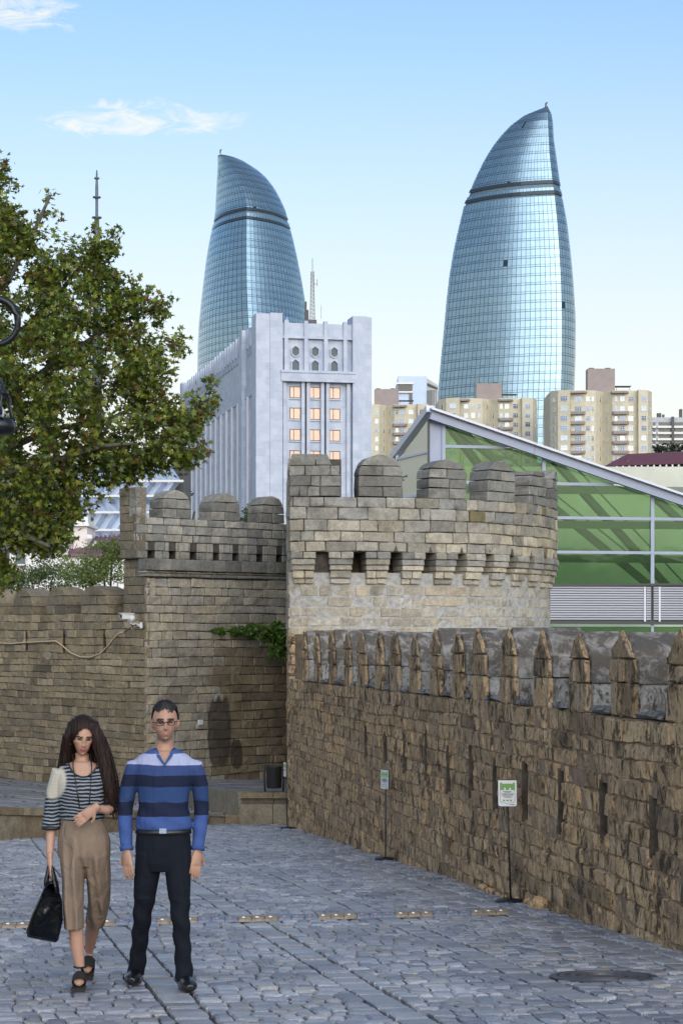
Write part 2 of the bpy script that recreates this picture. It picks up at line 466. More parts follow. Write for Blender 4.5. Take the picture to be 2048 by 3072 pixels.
# ================================================================== ground
def smooth(a, b2, x):
    t = min(1, max(0, (x - a) / (b2 - a))); return t * t * (3 - 2 * t)
def zroad(Y): return -0.0531 * Y
def zland(X, Y):
    z = zroad(min(Y, 30)) - 0.5 if Y < 40 else zroad(30) - 0.5 - smooth(36, 60, Y) * 2.6
    z += 78 * smooth(330, 900, Y) + 14 * smooth(900, 2500, Y)
    if Y > 60: z += 1.2 * math.sin(X * 0.02) * smooth(120, 300, Y)
    return z
M['earth'] = simple('earth', (0.11, 0.1, 0.07), 0.95, 0, 0.6, 0.4)
xs = [-2500, -1200, -600, -300, -150, -80, -40, -20, -10, -5, 0, 5, 10, 20, 40, 80, 150, 300, 600, 1200, 2500]
ys = [-1500, -300, -60, -10, 0, 10, 20, 30, 36, 42, 50, 60, 90, 150, 250, 330, 400, 470, 540, 610, 680, 760, 850, 950, 1200, 1700, 2600, 4500]
v = [(x, y, zland(x, y)) for y in ys for x in xs]
f = [(j * len(xs) + i, j * len(xs) + i + 1, (j + 1) * len(xs) + i + 1, (j + 1) * len(xs) + i) for j in range(len(ys) - 1) for i in range(len(xs) - 1)]
tag(mk('ground', v, f, M['earth'], smooth=True, center=False), 'dry earth rising to the hill behind the old town', 'ground', kind='structure')

# ------------------------------------------------------------------ cobbled road
m, nt, b = nmat('road_joint'); b.inputs['Roughness'].default_value = 0.95
jn = noise(nt, 18, 6, 0.6, wpos(nt)); jm = noise(nt, 2.5, 4, 0.6, wpos(nt))
jc = ramp(nt, jn, [(0.3, (0.06, 0.058, 0.056)), (0.7, (0.15, 0.146, 0.14))])
nt.links.new(mixrgb(nt, ramp(nt, jm, [(0.56, (0, 0, 0)), (0.7, (0.45,) * 3)]), jc, (0.05, 0.065, 0.02)), b.inputs['Base Color']); bump(nt, b, jn, 0.8, 0.02)
M['road_joint'] = m
m, nt, b = nmat('cobble_stone'); b.inputs['Specular IOR Level'].default_value = 0.5
cn = noise(nt, 55, 7, 0.65, wpos(nt)); cm = noise(nt, 1.1, 5, 0.6, wpos(nt)); cf = noise(nt, 11, 4, 0.6, wpos(nt))
cc = mixrgb(nt, 1.0, attr(nt), ramp(nt, cn, [(0.3, (0.72,) * 3), (0.7, (1.22,) * 3)]), 'MULTIPLY')
cc = mixrgb(nt, 1.0, cc, ramp(nt, cm, [(0.35, (0.74, 0.74, 0.76)), (0.65, (1.12, 1.12, 1.12))]), 'MULTIPLY')
nt.links.new(cc, b.inputs['Base Color'])
nt.links.new(ramp(nt, cf, [(0.3, (0.28,) * 3), (0.7, (0.52,) * 3)]), b.inputs['Roughness'])
bump(nt, b, mixrgb(nt, 0.4, cn, cf), 0.45, 0.012)
M['cobble_stone'] = m

road = thing('road', (0, 20, zroad(20)), 'grey cobbled street with lengthwise stone strips sloping down to the walls', 'street', kind='structure')
mk('road_bed', [(-9, 3, zroad(3) - 0.03), (6, 3, zroad(3) - 0.03), (6, 40, zroad(40) - 0.03), (-9, 40, zroad(40) - 0.03)], [(0, 1, 2, 3)], M['road_joint'], road)
SD = Vector((-0.187, 0.982, 0)).normalized(); TD = Vector((SD.y, -SD.x, 0)); RO = Vector((0, 13.1, 0))
def wall_x(Y): return 4.68 - 0.155 * Y            # foot line of the low wall on the right
def back_ok(X, Y):                                  # in front of the terrace
    if X < -1.9: return Y < 37.0 + (X + 2.2) * 1.98 - 0.15 if X < -2.2 else Y < 36.9
    return Y < 36.95
def rplace(s, t, d):
    q = RO + SD * s + TD * t; return (q.x, q.y, zroad(q.y) + d)
rng = random.Random(11); pieces = []
def cobble(s0, s1, t0, t1, tint, dome=0.007, g=0.009):
    c = RO + SD * ((s0 + s1) / 2) + TD * ((t0 + t1) / 2)
    if c.x > wall_x(c.y) - 0.02 or not back_ok(c.x, c.y): return
    if c.x < -0.168 * c.y - 1.3 or c.y < 9.6: return
    if (c.x - 1.68) ** 2 + (c.y - 13.05) ** 2 < 0.35 ** 2: return
    top = rng.uniform(-0.006, 0.008); tl = rng.uniform(-0.004, 0.004); tl2 = rng.uniform(-0.004, 0.004)
    xs_ = (s0 + g / 2, s0 + g / 2 + 0.026, (s0 + s1) / 2, s1 - g / 2 - 0.026, s1 - g / 2); ys_ = (t0 + g / 2, t0 + g / 2 + 0.014, t1 - g / 2 - 0.014, t1 - g / 2)
    v = []
    for j, y in enumerate(ys_):
        for i, x in enumerate(xs_):
            e = (i in (0, 4)) + (j in (0, 3))
            hgt = top + (dome * (1.15 if i == 2 else 1) if e == 0 else -0.003 if e == 1 else -0.012) + tl * (i - 2) * 0.5 + tl2 * (j - 1.5)
            dx = rng.uniform(-1, 1) * 0.006; dy = rng.uniform(-1, 1) * 0.004
            if e == 2: dx += 0.01 * (1 if i == 0 else -1); dy += 0.01 * (1 if j == 0 else -1)
            v.append(rplace(x + dx, y + dy, hgt + rng.uniform(-0.003, 0.003)))
    f = [(j * 5 + i, (j + 1) * 5 + i, (j + 1) * 5 + i + 1, j * 5 + i + 1) for j in range(3) for i in range(4)]
    ring = [0, 1, 2, 3, 4, 9, 14, 19, 18, 17, 16, 15, 10, 5]
    n0 = len(v)
    for q in ring: v.append((v[q][0], v[q][1], v[q][2] - 0.05))
    for k in range(14): f.append((ring[k], ring[(k + 1) % 14], n0 + (k + 1) % 14, n0 + k))
    pieces.append((v, f, tint))
COB = [(0.285, 0.29, 0.325), (0.235, 0.24, 0.275), (0.335, 0.338, 0.365), (0.19, 0.196, 0.226), (0.3, 0.298, 0.312), (0.38, 0.38, 0.395), (0.3, 0.288, 0.28)]
for k in range(-6, 4):
    ta = 1.17 * k; s = -4.2 + rng.uniform(0, 0.1)
    while s < 26.5:                                 # lengthwise strip of larger stones
        L = rng.uniform(0.2, 0.34); cobble(s, s + L, ta - 0.1, ta + 0.1, pick(rng, [(0.3, 0.302, 0.32), (0.26, 0.262, 0.282), (0.34, 0.342, 0.355)], 0.1), 0.004, 0.011); s += L
    s = -4.2
    while s < 26.5:
        row = rng.uniform(0.145, 0.19); t = ta + 0.112 + rng.uniform(-0.006, 0.006); tend = ta + 1.17 - 0.112
        skew = rng.uniform(-0.02, 0.02)
        while t < tend - 0.03:
            wdt = rng.uniform(0.085, 0.16)
            if tend - (t + wdt) < 0.06: wdt = tend - t
            ds = skew * (t - ta) + rng.uniform(-0.006, 0.006)
            cobble(s + ds, s + row + ds, t, t + wdt, pick(rng, COB, 0.14)); t += wdt
        s += row
lay(pieces, 'cobble', M['cobble_stone'], road, 300, 'cobblestones')

# ------------------------------------------------------------------ terrace (upper square) behind the road
m, nt, b = nmat('paving_slab'); b.inputs['Roughness'].default_value = 0.7
pn = noise(nt, 22, 6, 0.6, wpos(nt)); pm = noise(nt, 0.8, 5, 0.6, wpos(nt, (1, 0.35, 1)))
pc = mixrgb(nt, 1.0, attr(nt), ramp(nt, pn, [(0.3, (0.8,) * 3), (0.7, (1.15,) * 3)]), 'MULTIPLY')
pc = mixrgb(nt, 1.0, pc, ramp(nt, pm, [(0.35, (0.7, 0.68, 0.66)), (0.65, (1.15, 1.15, 1.15))]), 'MULTIPLY')
nt.links.new(pc, b.inputs['Base Color']); bump(nt, b, pn, 0.4, 0.01)
M['paving_slab'] = m
def zM(X, Y): return -0.95 - 0.0741 * X - 0.0679 * Y
def zU(X, Y): return -(0.68 + 0.06 * Y)
terrace = thing('terrace', (-4, 45, EZ - 3.6), 'grey paved terrace below the back walls', 'terrace', kind='structure')
stepl = [(-1.82, 37.0), (-2.83, 40.7), (-4.0, 47.0), (-5.1, 55.4)]
def step_x(Y):
    for (a, b2) in zip(stepl, stepl[1:]):
        if a[1] <= Y <= b2[1]: return a[0] + (b2[0] - a[0]) * (Y - a[1]) / (b2[1] - a[1])
    return -5.1 if Y > 55 else -1.82
mk('lower_bed', [(x, y, EZ + zM(x, y) - 0.03) for (x, y) in ((-5.24 - 6, 31.2 - 11.9), (-2.41, 36.8), (-1.82, 37.1), (-1.6, 62), (-20, 68))], [(0, 1, 2, 3, 4)], M['road_joint'], terrace)
mk('upper_bed', [(x, y, EZ + zU(x, y) - 0.03) for (x, y) in ((-0.9, 37.1), (-0.9, 62), (-5.6, 62), (-5.1, 55.4), (-4.0, 47.0), (-2.83, 40.7), (-1.82, 37.1))], [(0, 1, 2, 3, 4, 5, 6)], M['road_joint'], terrace)
rng = random.Random(5); pieces = []
SLAB = [(0.2, 0.2, 0.205), (0.175, 0.175, 0.18), (0.225, 0.22, 0.22), (0.16, 0.158, 0.16)]
def slab(x0, x1, y0, y1, zf):
    g = 0.02; t = pick(rng, SLAB, 0.1); h = rng.uniform(-0.01, 0.012)
    q = [(x0 + g, y0 + g), (x1 - g, y0 + g), (x1 - g, y1 - g), (x0 + g, y1 - g)]
    v = [(x, y, EZ + zf(x, y) - 0.09) for x, y in q] + [(x, y, EZ + zf(x, y) + h) for x, y in q]
    pieces.append((v, BOXF, t))
def line_y(X): return 37.0 + (X + 2.2) * 1.98 if X < -2.2 else 37.0
Y = 23.0
while Y < 61:
    d = 0.55; X = -13 + rng.uniform(0, 0.5)
    while X < -1.0:
        w = rng.uniform(0.6, 1.1); xm, ym = X + w / 2, Y + d / 2
        if ym - d * 0.5 > max(line_y(X), line_y(X + w)) + 0.12 and X > -0.168 * Y - 2.5:
            if X + w < step_x(ym): slab(X, X + w, Y, Y + d, zM)
            elif X > step_x(ym) - 0.02 and X + w < -0.95: slab(X, X + w, Y, Y + d, zU)
            elif X + w > -0.95 and X > step_x(ym) - 0.02 and ym > 37.4: slab(X, -0.96, Y, Y + d, zU)
            elif ym > 37.3:
                sx = step_x(ym)
                if sx - 0.05 - X > 0.1: slab(X, sx - 0.05, Y, Y + d, zM)
                if X + w - sx - 0.05 > 0.1: slab(sx + 0.05, X + w, Y, Y + d, zU)
        X += w
    Y += d
lay(pieces, 'paving_slab', M['paving_slab'], terrace, 300, 'far_paving')
M['kerb_stone'] = stone_mat('kerb_stone', 30, (0.05, 0.042, 0.03), 0.4, 0.5, 2.0, False, True)
KERB = [(0.25, 0.22, 0.165), (0.215, 0.19, 0.145), (0.275, 0.235, 0.17), (0.23, 0.185, 0.13)]
# step between the two levels
pieces = []; rng = random.Random(6)
for (a, b2) in zip(stepl, stepl[1:]):
    L = math.hypot(b2[0] - a[0], b2[1] - a[1]); n = max(1, round(L / 0.9)); d = Vector((b2[0] - a[0], b2[1] - a[1], 0)) / L
    nr = Vector((-d.y, d.x, 0))
    for i in range(n):
        p0, p1 = Vector((*a, 0)) + d * (L * i / n + 0.01), Vector((*a, 0)) + d * (L * (i + 1) / n - 0.01); w = nr * 0.05; w2 = nr * -0.22
        v = []
        for low in (1, 0):
            for q in (p0 + w2, p1 + w2, p1 + w, p0 + w):
                v.append((q.x, q.y, EZ + (zU(q.x, q.y) + 0.018 if not low else zM(q.x, q.y) - 0.1)))
        pieces.append((v, BOXF, pick(rng, KERB)))
lay(pieces, 'step_stone', M['kerb_stone'], terrace, 300)

# retaining wall along the road: coping + face blocks
ret = thing('retaining_wall', (-3.8, 34.5, zroad(34.5)), 'low tan stone retaining wall with a flat coping along the cobbled street', 'wall')
pieces = []; cop = []; rng = random.Random(8)
d = Vector((2.83, 5.6, 0)).normalized(); A = Vector((-5.24, 31.2, 0)) - d * 8; Lr = 8 + 6.27
nr = Vector((d.y, -d.x, 0))
s = 0
while s < Lr - 0.05:
    L = min(rng.uniform(0.7, 1.15), Lr - s)
    p0, p1 = A + d * (s + 0.008), A + d * (s + L - 0.008)
    def zt(q): return EZ + zM(q.x, q.y)
    th = 0.1
    v = []
    for k in (0, 1):
        for q in (p0 + nr * 0.04, p1 + nr * 0.04, p1 - nr * 0.32, p0 - nr * 0.32):
            v.append((q.x, q.y, zt(q) - th + k * (th + 0.012)))
    cop.append((v, BOXF, pick(rng, KERB)))
    v = []
    for k in (0, 1):
        for q in (p0, p1, p1 - nr * 0.25, p0 - nr * 0.25):
            v.append((q.x, q.y, (zroad(q.y) - 0.1) if k == 0 else zt(q) - th - 0.006))
    pieces.append((v, BOXF, pick(rng, KERB, 0.2)))
    s += L
for (q0, q1) in ((Vector((-2.43, 36.82, 0)), Vector((-2.13, 36.98, 0))), (Vector((-2.12, 36.98, 0)), Vector((-1.85, 37.04, 0)))):
    v = []
    for k in (0, 1):
        for q in (q0, q1, q1 + Vector((0, 0.35, 0)), q0 + Vector((-0.1, 0.35, 0))): v.append((q.x, q.y, (zroad(q.y) - 0.1) if k == 0 else EZ + zM(q.x, q.y) + 0.012))
    pieces.append((v, BOXF, pick(rng, KERB)))
v = [(x, y, EZ + zM(x, y) - 0.006) for x, y in ((-2.6, 36.9), (-1.83, 37.2), (-1.86, 38.6), (-3.2, 38.6))]
mk('ramp_slab', v, [(0, 1, 2, 3)], M['paving_slab'], terrace, (0.19, 0.19, 0.195))
lay(cop, 'coping_stone', M['kerb_stone'], ret); lay(pieces, 'face_block', M['kerb_stone'], ret)

plinth = thing('stone_plinth', (-1.4, 37.1, zroad(37)), 'tan stone block plinth with projecting cap under the litter bin', 'plinth')
rng = random.Random(9)
zt = EZ + zU(0, 37.0); zb = zroad(37) - 0.1
for (x0, x1) in ((-1.84, -1.24), (-1.235, -0.93)):
    MB().box(((x0 + x1) / 2, 37.14, zt - 0.045), (x1 - x0 - 0.006, 0.42, 0.1), t=pick(rng, KERB)).build('cap_stone', M['kerb_stone'], plinth)
    MB().box(((x0 + x1) / 2 + 0.01, 37.2, zt - 0.15), (x1 - x0 - 0.006, 0.4, 0.105), t=pick(rng, [(0.15, 0.135, 0.11)])).build('neck_stone', M['kerb_stone'], plinth)
    MB().box(((x0 + x1) / 2 - 0.006, 37.16, (zt - 0.205 + zb) / 2), (x1 - x0 - 0.004, 0.44, zt - 0.205 - zb), t=pick(rng, KERB)).build('base_block', M['kerb_stone'], plinth)

# ================================================================== low wall with pointed merlons (right)
lowwall = thing('battlement_wall', (1.0, 24, zroad(24)), 'low rough brown stone wall with pointed merlons and slits beside the cobbles', 'wall')
td = Vector((-0.1535, 0.988, 0)).normalized(); nd = Vector((-td.y, td.x, 0))
W0 = Vector((4.68 - 0.155 * 12, 12, 0)); place0 = line_place(W0, td, nd); WL = 24.3
def place(s, z, d): return place0(s, z - 0.2 * s / 24 * max(0, min(1, -z / 0.62)) * max(0, min(1, (z + 2.8) / 2.18)), d)   # the parapet sags towards the tower
peaksY = [34.3, 32.8, 31.2, 29.7, 28.4, 27.0, 25.9, 24.6, 23.3, 22.1, 21.1, 19.8, 18.5, 17.27, 16.0, 14.6, 13.3]
slits = []
for Yp in (13.9, 15.19, 16.5, 17.8, 19.1, 20.3, 21.4, 22.55, 23.8, 25.15, 26.5, 28.0):
    s = (Yp - 12) / td.y; slits.append((s - 0.075, s + 0.075, -1.67 + R0.uniform(-0.06, 0.06), -1.17 + R0.uniform(-0.05, 0.05)))
rng = random.Random(21); pieces = []
def old_tint(s, z, r):
    # neighbours weather alike: the colour drifts slowly along the wall, each stone differs only a little
    w = 0.5 + 0.5 * math.sin(s * 0.9 + 1.3 * math.sin(z * 2.1 + 0.4)) * math.cos(z * 1.9 + 0.7 * math.sin(s * 0.6))
    a, b2 = OLD[4], OLD[3]
    t = tuple((x * w + y * (1 - w)) * 0.6 + q * 0.4 for x, y, q in zip(a, b2, pick(r, OLD, 0.1)))
    if r.random() < 0.09: t = tuple(c * 0.62 for c in t)
    if z > -0.9 and r.random() < 0.5: t = (t[0] * 1.05, t[1] * 1.08, t[2] * 1.12)
    return t
ztop = -0.62
pieces += ashlar(place, 0, WL, -3.75, ztop, 0.168, (0.3, 0.72), rng, OLD, 0.008, slits, (-0.012, 0.014), 0.011, 0.09, 0.013, 2, old_tint, 0.012)
core_with_slits(place, -0.05, WL - 0.02, -3.9, ztop - 0.01, slits, 0.72, M['mortar_old'], lowwall, 'wall_core', -0.014)
M['slit_shade'] = simple('slit_shade', (0.075, 0.06, 0.045), 0.95, 0, 9, 0.6, 0.8)
for (a, b2, c, d) in slits:      # added plate on each far jamb, the slit's shade put into its dark colour
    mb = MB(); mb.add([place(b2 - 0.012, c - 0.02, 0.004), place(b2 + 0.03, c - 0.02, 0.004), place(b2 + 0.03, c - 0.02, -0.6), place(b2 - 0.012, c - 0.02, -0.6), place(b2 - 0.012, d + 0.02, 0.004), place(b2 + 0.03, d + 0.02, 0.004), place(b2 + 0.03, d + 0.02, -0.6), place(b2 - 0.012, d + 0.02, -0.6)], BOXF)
    mb.build('slit_shade_plate', M['slit_shade'], lowwall)
def ogive(hw, z0, z1, zs):
    """pointed outline (s offset, z) from the right springing over the tip to the left"""
    out = []
    for i in range(6):
        t = i / 5; out.append((hw * (1 - t ** 1.7), zs + (z1 - zs) * t))
    return out + [(-a, z) for a, z in out[-2::-1]]
for Yp in peaksY:
    s = (Yp - 12) / td.y; hw = rng.uniform(0.27, 0.34) ; tip = 0.03 + rng.uniform(-0.03, 0.03); zs = -0.24 + rng.uniform(-0.03, 0.03)
    z1, z2 = ztop, ztop + rng.uniform(0.23, 0.29)
    og = [(s + a, z) for a, z in ogive(hw, z2, tip, zs)]
    # cement-capped body, extruded through the wall
    po = [(s - hw, z2 - 0.005), (s + hw, z2 - 0.005)] + og
    mm = MB(); n = len(po)
    v, f = polystone(place, po, rng, -0.03, 0.02, 0.75, 0.012); mm.add(v, f)
    mer = mm.build('merlon', M['cement_cap'], lowwall)
    # lowest course goes right through, split in two stones front to back
    sp = s + rng.uniform(-0.08, 0.08)
    v, f = stone(place, ((s - hw + 0.004, z1), (s + hw - 0.004, z1), (s + hw - 0.004, z2 - 0.006), (s - hw + 0.004, z2 - 0.006)), rng, -0.05, 0.015, 0.74, 0.006, 1)
    pieces.append((v, f, pick(rng, [(0.3, 0.29, 0.275), (0.25, 0.243, 0.23), (0.34, 0.33, 0.315)])))  # flank stone greyed in its tint for the skylight falling on it
    for (a, b2) in ((s - hw, sp), (sp, s + hw)):
        v, f = stone(place, ((a + 0.006, z1), (b2 - 0.006, z1), (b2 - 0.006, z2 - 0.01), (a + 0.006, z2 - 0.01)), rng, rng.uniform(-0.006, 0.01), 0.011, 0.045, 0.01, 1)
        pieces.append((v, f, tuple(0.92 * c for c in old_tint(s, z1, rng))))
    # front facing: one split course, then the pointed head stone
    zm = zs + 0.02
    sp = s + rng.uniform(-0.1, 0.1)
    for (a, b2) in ((s - hw, sp), (sp, s + hw)):
        v, f = stone(place, ((a + 0.005, z2), (b2 - 0.005, z2), (b2 - 0.005, zm), (a + 0.005, zm)), rng, rng.uniform(-0.006, 0.01), 0.011, 0.03, 0.01, 1)
        pieces.append((v, f, tuple(0.88 * c for c in old_tint(s, z2, rng))))
    head = [(s - hw * 0.98, zm + 0.012), (s + hw * 0.98, zm + 0.012)] + [(s + (a - s) * 0.97, z) for a, z in og[1:-1]]
    v, f = polystone(place, head, rng, rng.uniform(0.0, 0.01), 0.014, 0.03, 0.014); pieces.append((v, f, tuple(0.8 * c for c in old_tint(s, 0, rng))))
# sills in the gaps
ss = sorted((Yp - 12) / td.y for Yp in peaksY)
for a, b2 in zip(ss, ss[1:]):
    v, f = stone(place, ((a + 0.36, ztop + 0.004), (b2 - 0.36, ztop + 0.004), (b2 - 0.36, ztop + 0.05), (a + 0.36, ztop + 0.06)), rng, 0.01, 0.03, 0.7, 0.014, 1)
    pieces.append((v, f, pick(rng, [(0.27, 0.26, 0.25), (0.2, 0.195, 0.19)])))
# end of the wall, turning back towards the tower
E = W0 + td * WL; rd = Vector((-0.34, 11.2, 0)).normalized(); rn = Vector((-rd.y, rd.x, 0))
rp = line_place(E, rd, rn)
pieces += ashlar(rp, 0.0, 11.0, -3.75, 0.0, 0.2, (0.4, 0.7), rng, OLD, 0.02, (), (-0.02, 0.03), 0.025, 0.09, 0.015, 1, old_tint)
core_with_slits(rp, 0.05, 11.2, -4.2, -0.02, (), 0.6, M['mortar_dark'], lowwall, 'return_core', -0.02)
lay(pieces, 'stone', M['ashlar_old'], lowwall, 300, 'far_masonry')
# loose rubble along the foot
for i in range(7):
    Yp = 18.5 + 0.34 * i + rng.uniform(-0.06, 0.06); x = wall_x(Yp) - rng.uniform(-0.02, 0.1); r = rng.uniform(0.03, 0.085) if i else 0.1
    if i == 0: Yp = 18.3; x = wall_x(Yp) - 0.06
    bm = bmesh.new(); bmesh.ops.create_icosphere(bm, subdivisions=2, radius=r)
    for q in bm.verts: q.co *= rng.uniform(0.82, 1.15); q.co.z *= 0.75
    vv = [(x + q.co.x, Yp + q.co.y, zroad(Yp) + r * 0.45 + q.co.z) for q in bm.verts]; ff = [tuple(w.index for w in q.verts) for q in bm.faces]; bm.free()
    tag(mk('rubble_stone', vv, ff, M['ashlar_old'], None, pick(rng, OLD), True), 'round tan boulder at the foot of the low wall behind the nearest sign' if i == 0 else ('', 'first', 'second', 'third', 'fourth', 'fifth', 'sixth')[i] + ' small loose stone beyond the round boulder at the low wall foot', 'stone', 'small stones along the wall foot')

# ================================================================== round tower
tower = thing('fortress_tower', (-0.65, 53.7, EZ - 5), 'round stone fortress tower with arched merlons and a ring of stepped corbels', 'tower')
TC = Vector((-0.65, 53.7)); TR = 6.3
def cyl(R):
    def pl(s, z, d):
        a = s / R; r = R + d
        return (TC.x + r * math.sin(a), TC.y - r * math.cos(a), EZ + z)
    return pl
rng = random.Random(31); pieces = []
pu, plo = cyl(TR), cyl(6.12)
A0, A1 = math.radians(-5.2), math.radians(100)
def grey_tint(s, z, r):
    t = pick(r, GREY, 0.2)
    if r.random() < 0.08: t = (0.2, 0.17, 0.1)
    if z < 2.6: t = tuple(c * k for c, k in zip(t, (1.1, 1.07, 1.0)))
    if s > 5.2: t = tuple(c * k for c, k in zip(t, (1.14, 1.1, 1.02)))
    return t
pieces += ashlar(pu, TR * A0, TR * A1, 1.9, 3.19, 0.258, (0.3, 0.8), rng, GREY, 0.018, (), (-0.014, 0.022), 0.015, 0.12, 0.013, 1, grey_tint, 0.007)
pieces += ashlar(plo, 6.12 * A0, 6.12 * A1, -0.9, 1.14, 0.255, (0.32, 0.75), rng, LIME, 0.034, (), (-0.012, 0.01), 0.012, 0.1, 0.014, 1, None, 0.006)
# curved cores
def ringcore(R, z0, z1, mat, name):
    v = []; f = []; n = 40
    for i in range(n + 1):
        a = A0 + (A1 - A0) * i / n
        for (r, z) in ((R, z0), (R, z1), (R - 0.35, z1), (R - 0.35, z0)):
            v.append((TC.x + r * math.sin(a), TC.y - r * math.cos(a), EZ + z))
    for i in range(n):
        for k in range(4): f.append((i * 4 + k, i * 4 + (k + 1) % 4, (i + 1) * 4 + (k + 1) % 4, (i + 1) * 4 + k)[::-1])
    f.append((0, 1, 2, 3)); f.append((n * 4 + 3, n * 4 + 2, n * 4 + 1, n * 4))
    return mk(name, v, f, mat, tower)
ringcore(TR - 0.03, 1.9, 3.18, M['mortar_grey'], 'parapet_core')
ringcore(6.12 - 0.008, -5.2, 1.42, M['mortar_pale'], 'lower_core')
ringcore(6.12 - 0.75, 1.3, 2.6, M['mortar_dark'], 'passage_wall')
# corbels: stepped stacks
k = 0; a = math.radians(-2.2)
while a < math.radians(98):
    cb = None; layers = [(1.90, 1.745, 0.235), (1.735, 1.60, 0.205), (1.592, 1.475, 0.165), (1.465, 1.295, 0.12), (1.287, 1.16, 0.06)]
    w0 = 0.575 * rng.uniform(0.96, 1.04)
    mb = MB()
    for li, (zt_, zb_, pr) in enumerate(layers):
        ww = w0 * (1 - li * 0.045); sp = rng.choice([None, 0.5, 0.45, 0.55]) if li in (0, 3, 4) else None
        segs = [(-ww / 2, ww / 2)] if sp is None else [(-ww / 2, -ww / 2 + ww * sp - 0.006), (-ww / 2 + ww * sp + 0.006, ww / 2)]
        for (q0, q1) in segs:
            sc = 6.12 * a
            v, f = stone(plo, ((sc + q0, zb_), (sc + q1, zb_), (sc + q1, zt_), (sc + q0, zt_)), rng, pr + rng.uniform(-0.012, 0.015), 0.014, 0.5 if li < 4 else 0.05, 0.007, 1)
            mb.add(v, f, pick(rng, WARM if li > 1 else GREY, 0.15))
    mb.build('corbel', M['ashlar_warm'], tower)
    # slate wedge above the gap
    ga = a + math.radians(4.0)
    v, f = polystone(pu, [(TR * ga - 0.05, 1.92), (TR * ga + 0.05, 1.92), (TR * ga, 2.06)], rng, 0.02, 0.008, 0.05, 0.004)
    pieces.append((v, f, (0.12, 0.105, 0.08)))
    a += math.radians(8.0); k += 1
# merlons
def arch_pts(w, z0, zs, z1, n=6, flat=0.0):
    out = []
    for i in range(n + 1):
        t = math.pi / 2 * i / n; out.append((w * math.cos(t) if i < n else flat, zs + (z1 - zs) * math.sin(t)))
    return out
def merlon(pl, sc, hw, z0, z1, zs, rng, pal, mat, parent, thick, ncourse=3, broken=0, skew=0.0):
    """An arched merlon laid in courses of full-depth stones."""
    pr = arch_pts(hw, z0, zs, z1, 8)
    def halfw(z):
        if z <= zs: return hw
        t = (z - zs) / (z1 - zs); return hw * math.sqrt(max(0.0, 1 - t * t))
    n = ncourse + 1; hs = [rng.uniform(0.9, 1.1) for _ in range(n)]; kk = (z1 - z0) / sum(hs); z = z0
    mb = thing('merlon', Vector(pl(sc, z0, -thick / 2)))
    mb.parent = parent; mb.location = LOC[mb] - LOC[parent]
    for ci, h in enumerate(hs):
        za, zb = z, z + h * kk; z = zb
        if broken and ci == n - 1 and broken == 1: zb = za + (zb - za) * 0.55
        ks = 3
        right = [(halfw(za + (zb - za) * i / ks), za + (zb - za) * i / ks) for i in range(ks + 1)]
        if right[-1][0] < 0.03: right[-1] = (0.05, right[-1][1])
        left = [(-x, q) for x, q in right]
        if ci < n - 1 and rng.random() < 0.85: sps = [rng.uniform(-0.2, 0.2) * hw] + ([rng.choice((-0.6, 0.6)) * hw] if rng.random() < 0.3 and zb < zs else [])
        else: sps = []
        edges = sorted(sps); g = 0.006
        g = 0.009; cells = []
        if not edges: cells = [([(sc + x, q) for x, q in left[::-1]] and [(sc + left[0][0], za + g), (sc + right[0][0], za + g)] + [(sc + x, min(q, zb - g)) for x, q in right[1:]] + [(sc + x, min(q, zb - g)) for x, q in left[:0:-1]])]
        else:
            e = edges[0]; cells.append([(sc + left[0][0], za + g), (sc + e - g, za + g), (sc + min(e, right[-1][0]) - g, zb - g)] + [(sc + x, min(q, zb - g)) for x, q in left[:0:-1]])
            for e0, e1 in zip(edges, edges[1:]): cells.append([(sc + e0 + g, za + g), (sc + e1 - g, za + g), (sc + e1 - g, zb - g), (sc + e0 + g, zb - g)])
            e = edges[-1]; cells.append([(sc + e + g, za + g), (sc + right[0][0], za + g)] + [(sc + x, min(q, zb - g)) for x, q in right[1:]] + [(sc + max(e, left[-1][0]) + g, zb - g)])
        for po in cells:
            if broken == 2 and ci == n - 1: po = [(x, zq if x < sc + 0.1 else za + (zq - za) * 0.5) for x, zq in po]
            v, f = polystone(pl, po, rng, rng.uniform(-0.02, 0.02), 0.016, thick + rng.uniform(-0.02, 0.02), 0.009)
            mk('stone', v, f, mat, mb, pick(rng, pal, 0.16))
    return mb
MG = [(0.265, 0.265, 0.25), (0.225, 0.225, 0.215), (0.3, 0.297, 0.275), (0.2, 0.197, 0.186)]
for i in range(7):
    ad_ = -1.4 + 15.9 * i if i else -0.6
    sc = TR * math.radians(ad_)
    if i == 0:      # square, half-fallen merlon at the corner
        rr = random.Random(2); mb = thing('merlon', Vector(pu(sc, 3.19, -0.3))); mb.parent = tower; mb.location = LOC[mb] - LOC[tower]
        z = 3.19; L0 = TR * A0
        for (h, segs) in ((0.24, (0.24, 0.42, 0.72, 1.2)), (0.25, (0.5, 0.73, 1.2)), (0.24, (0.37, 0.96, 1.18)), (0.27, (0.62, 1.0))):
            p0 = 0.0
            for q in segs:
                po = [(L0 + p0 + 0.006, z + 0.006), (L0 + q - 0.006, z + 0.006), (L0 + q - 0.006 - (0.1 if q == segs[-1] and h > 0.26 else 0), z + h - 0.006), (L0 + p0 + 0.006 + (0.05 if p0 == 0 and h > 0.26 else 0), z + h - 0.006)]
                v, f = polystone(pu, po, rr, rr.uniform(-0.015, 0.02), 0.016, 0.62, 0.01); mk('stone', v, f, M['ashlar_grey'], mb, pick(rr, MG, 0.14)); p0 = q
            z += h
    else:
        rr = random.Random(40 + i)
        merlon(pu, sc, 0.535, 3.19, 4.2 - (0.06 if i in (2, 4) else 0), 3.72, rr, MG, M['ashlar_grey'], tower, 0.66, 3, 2 if i in (3,) else (1 if i == 4 else 0))
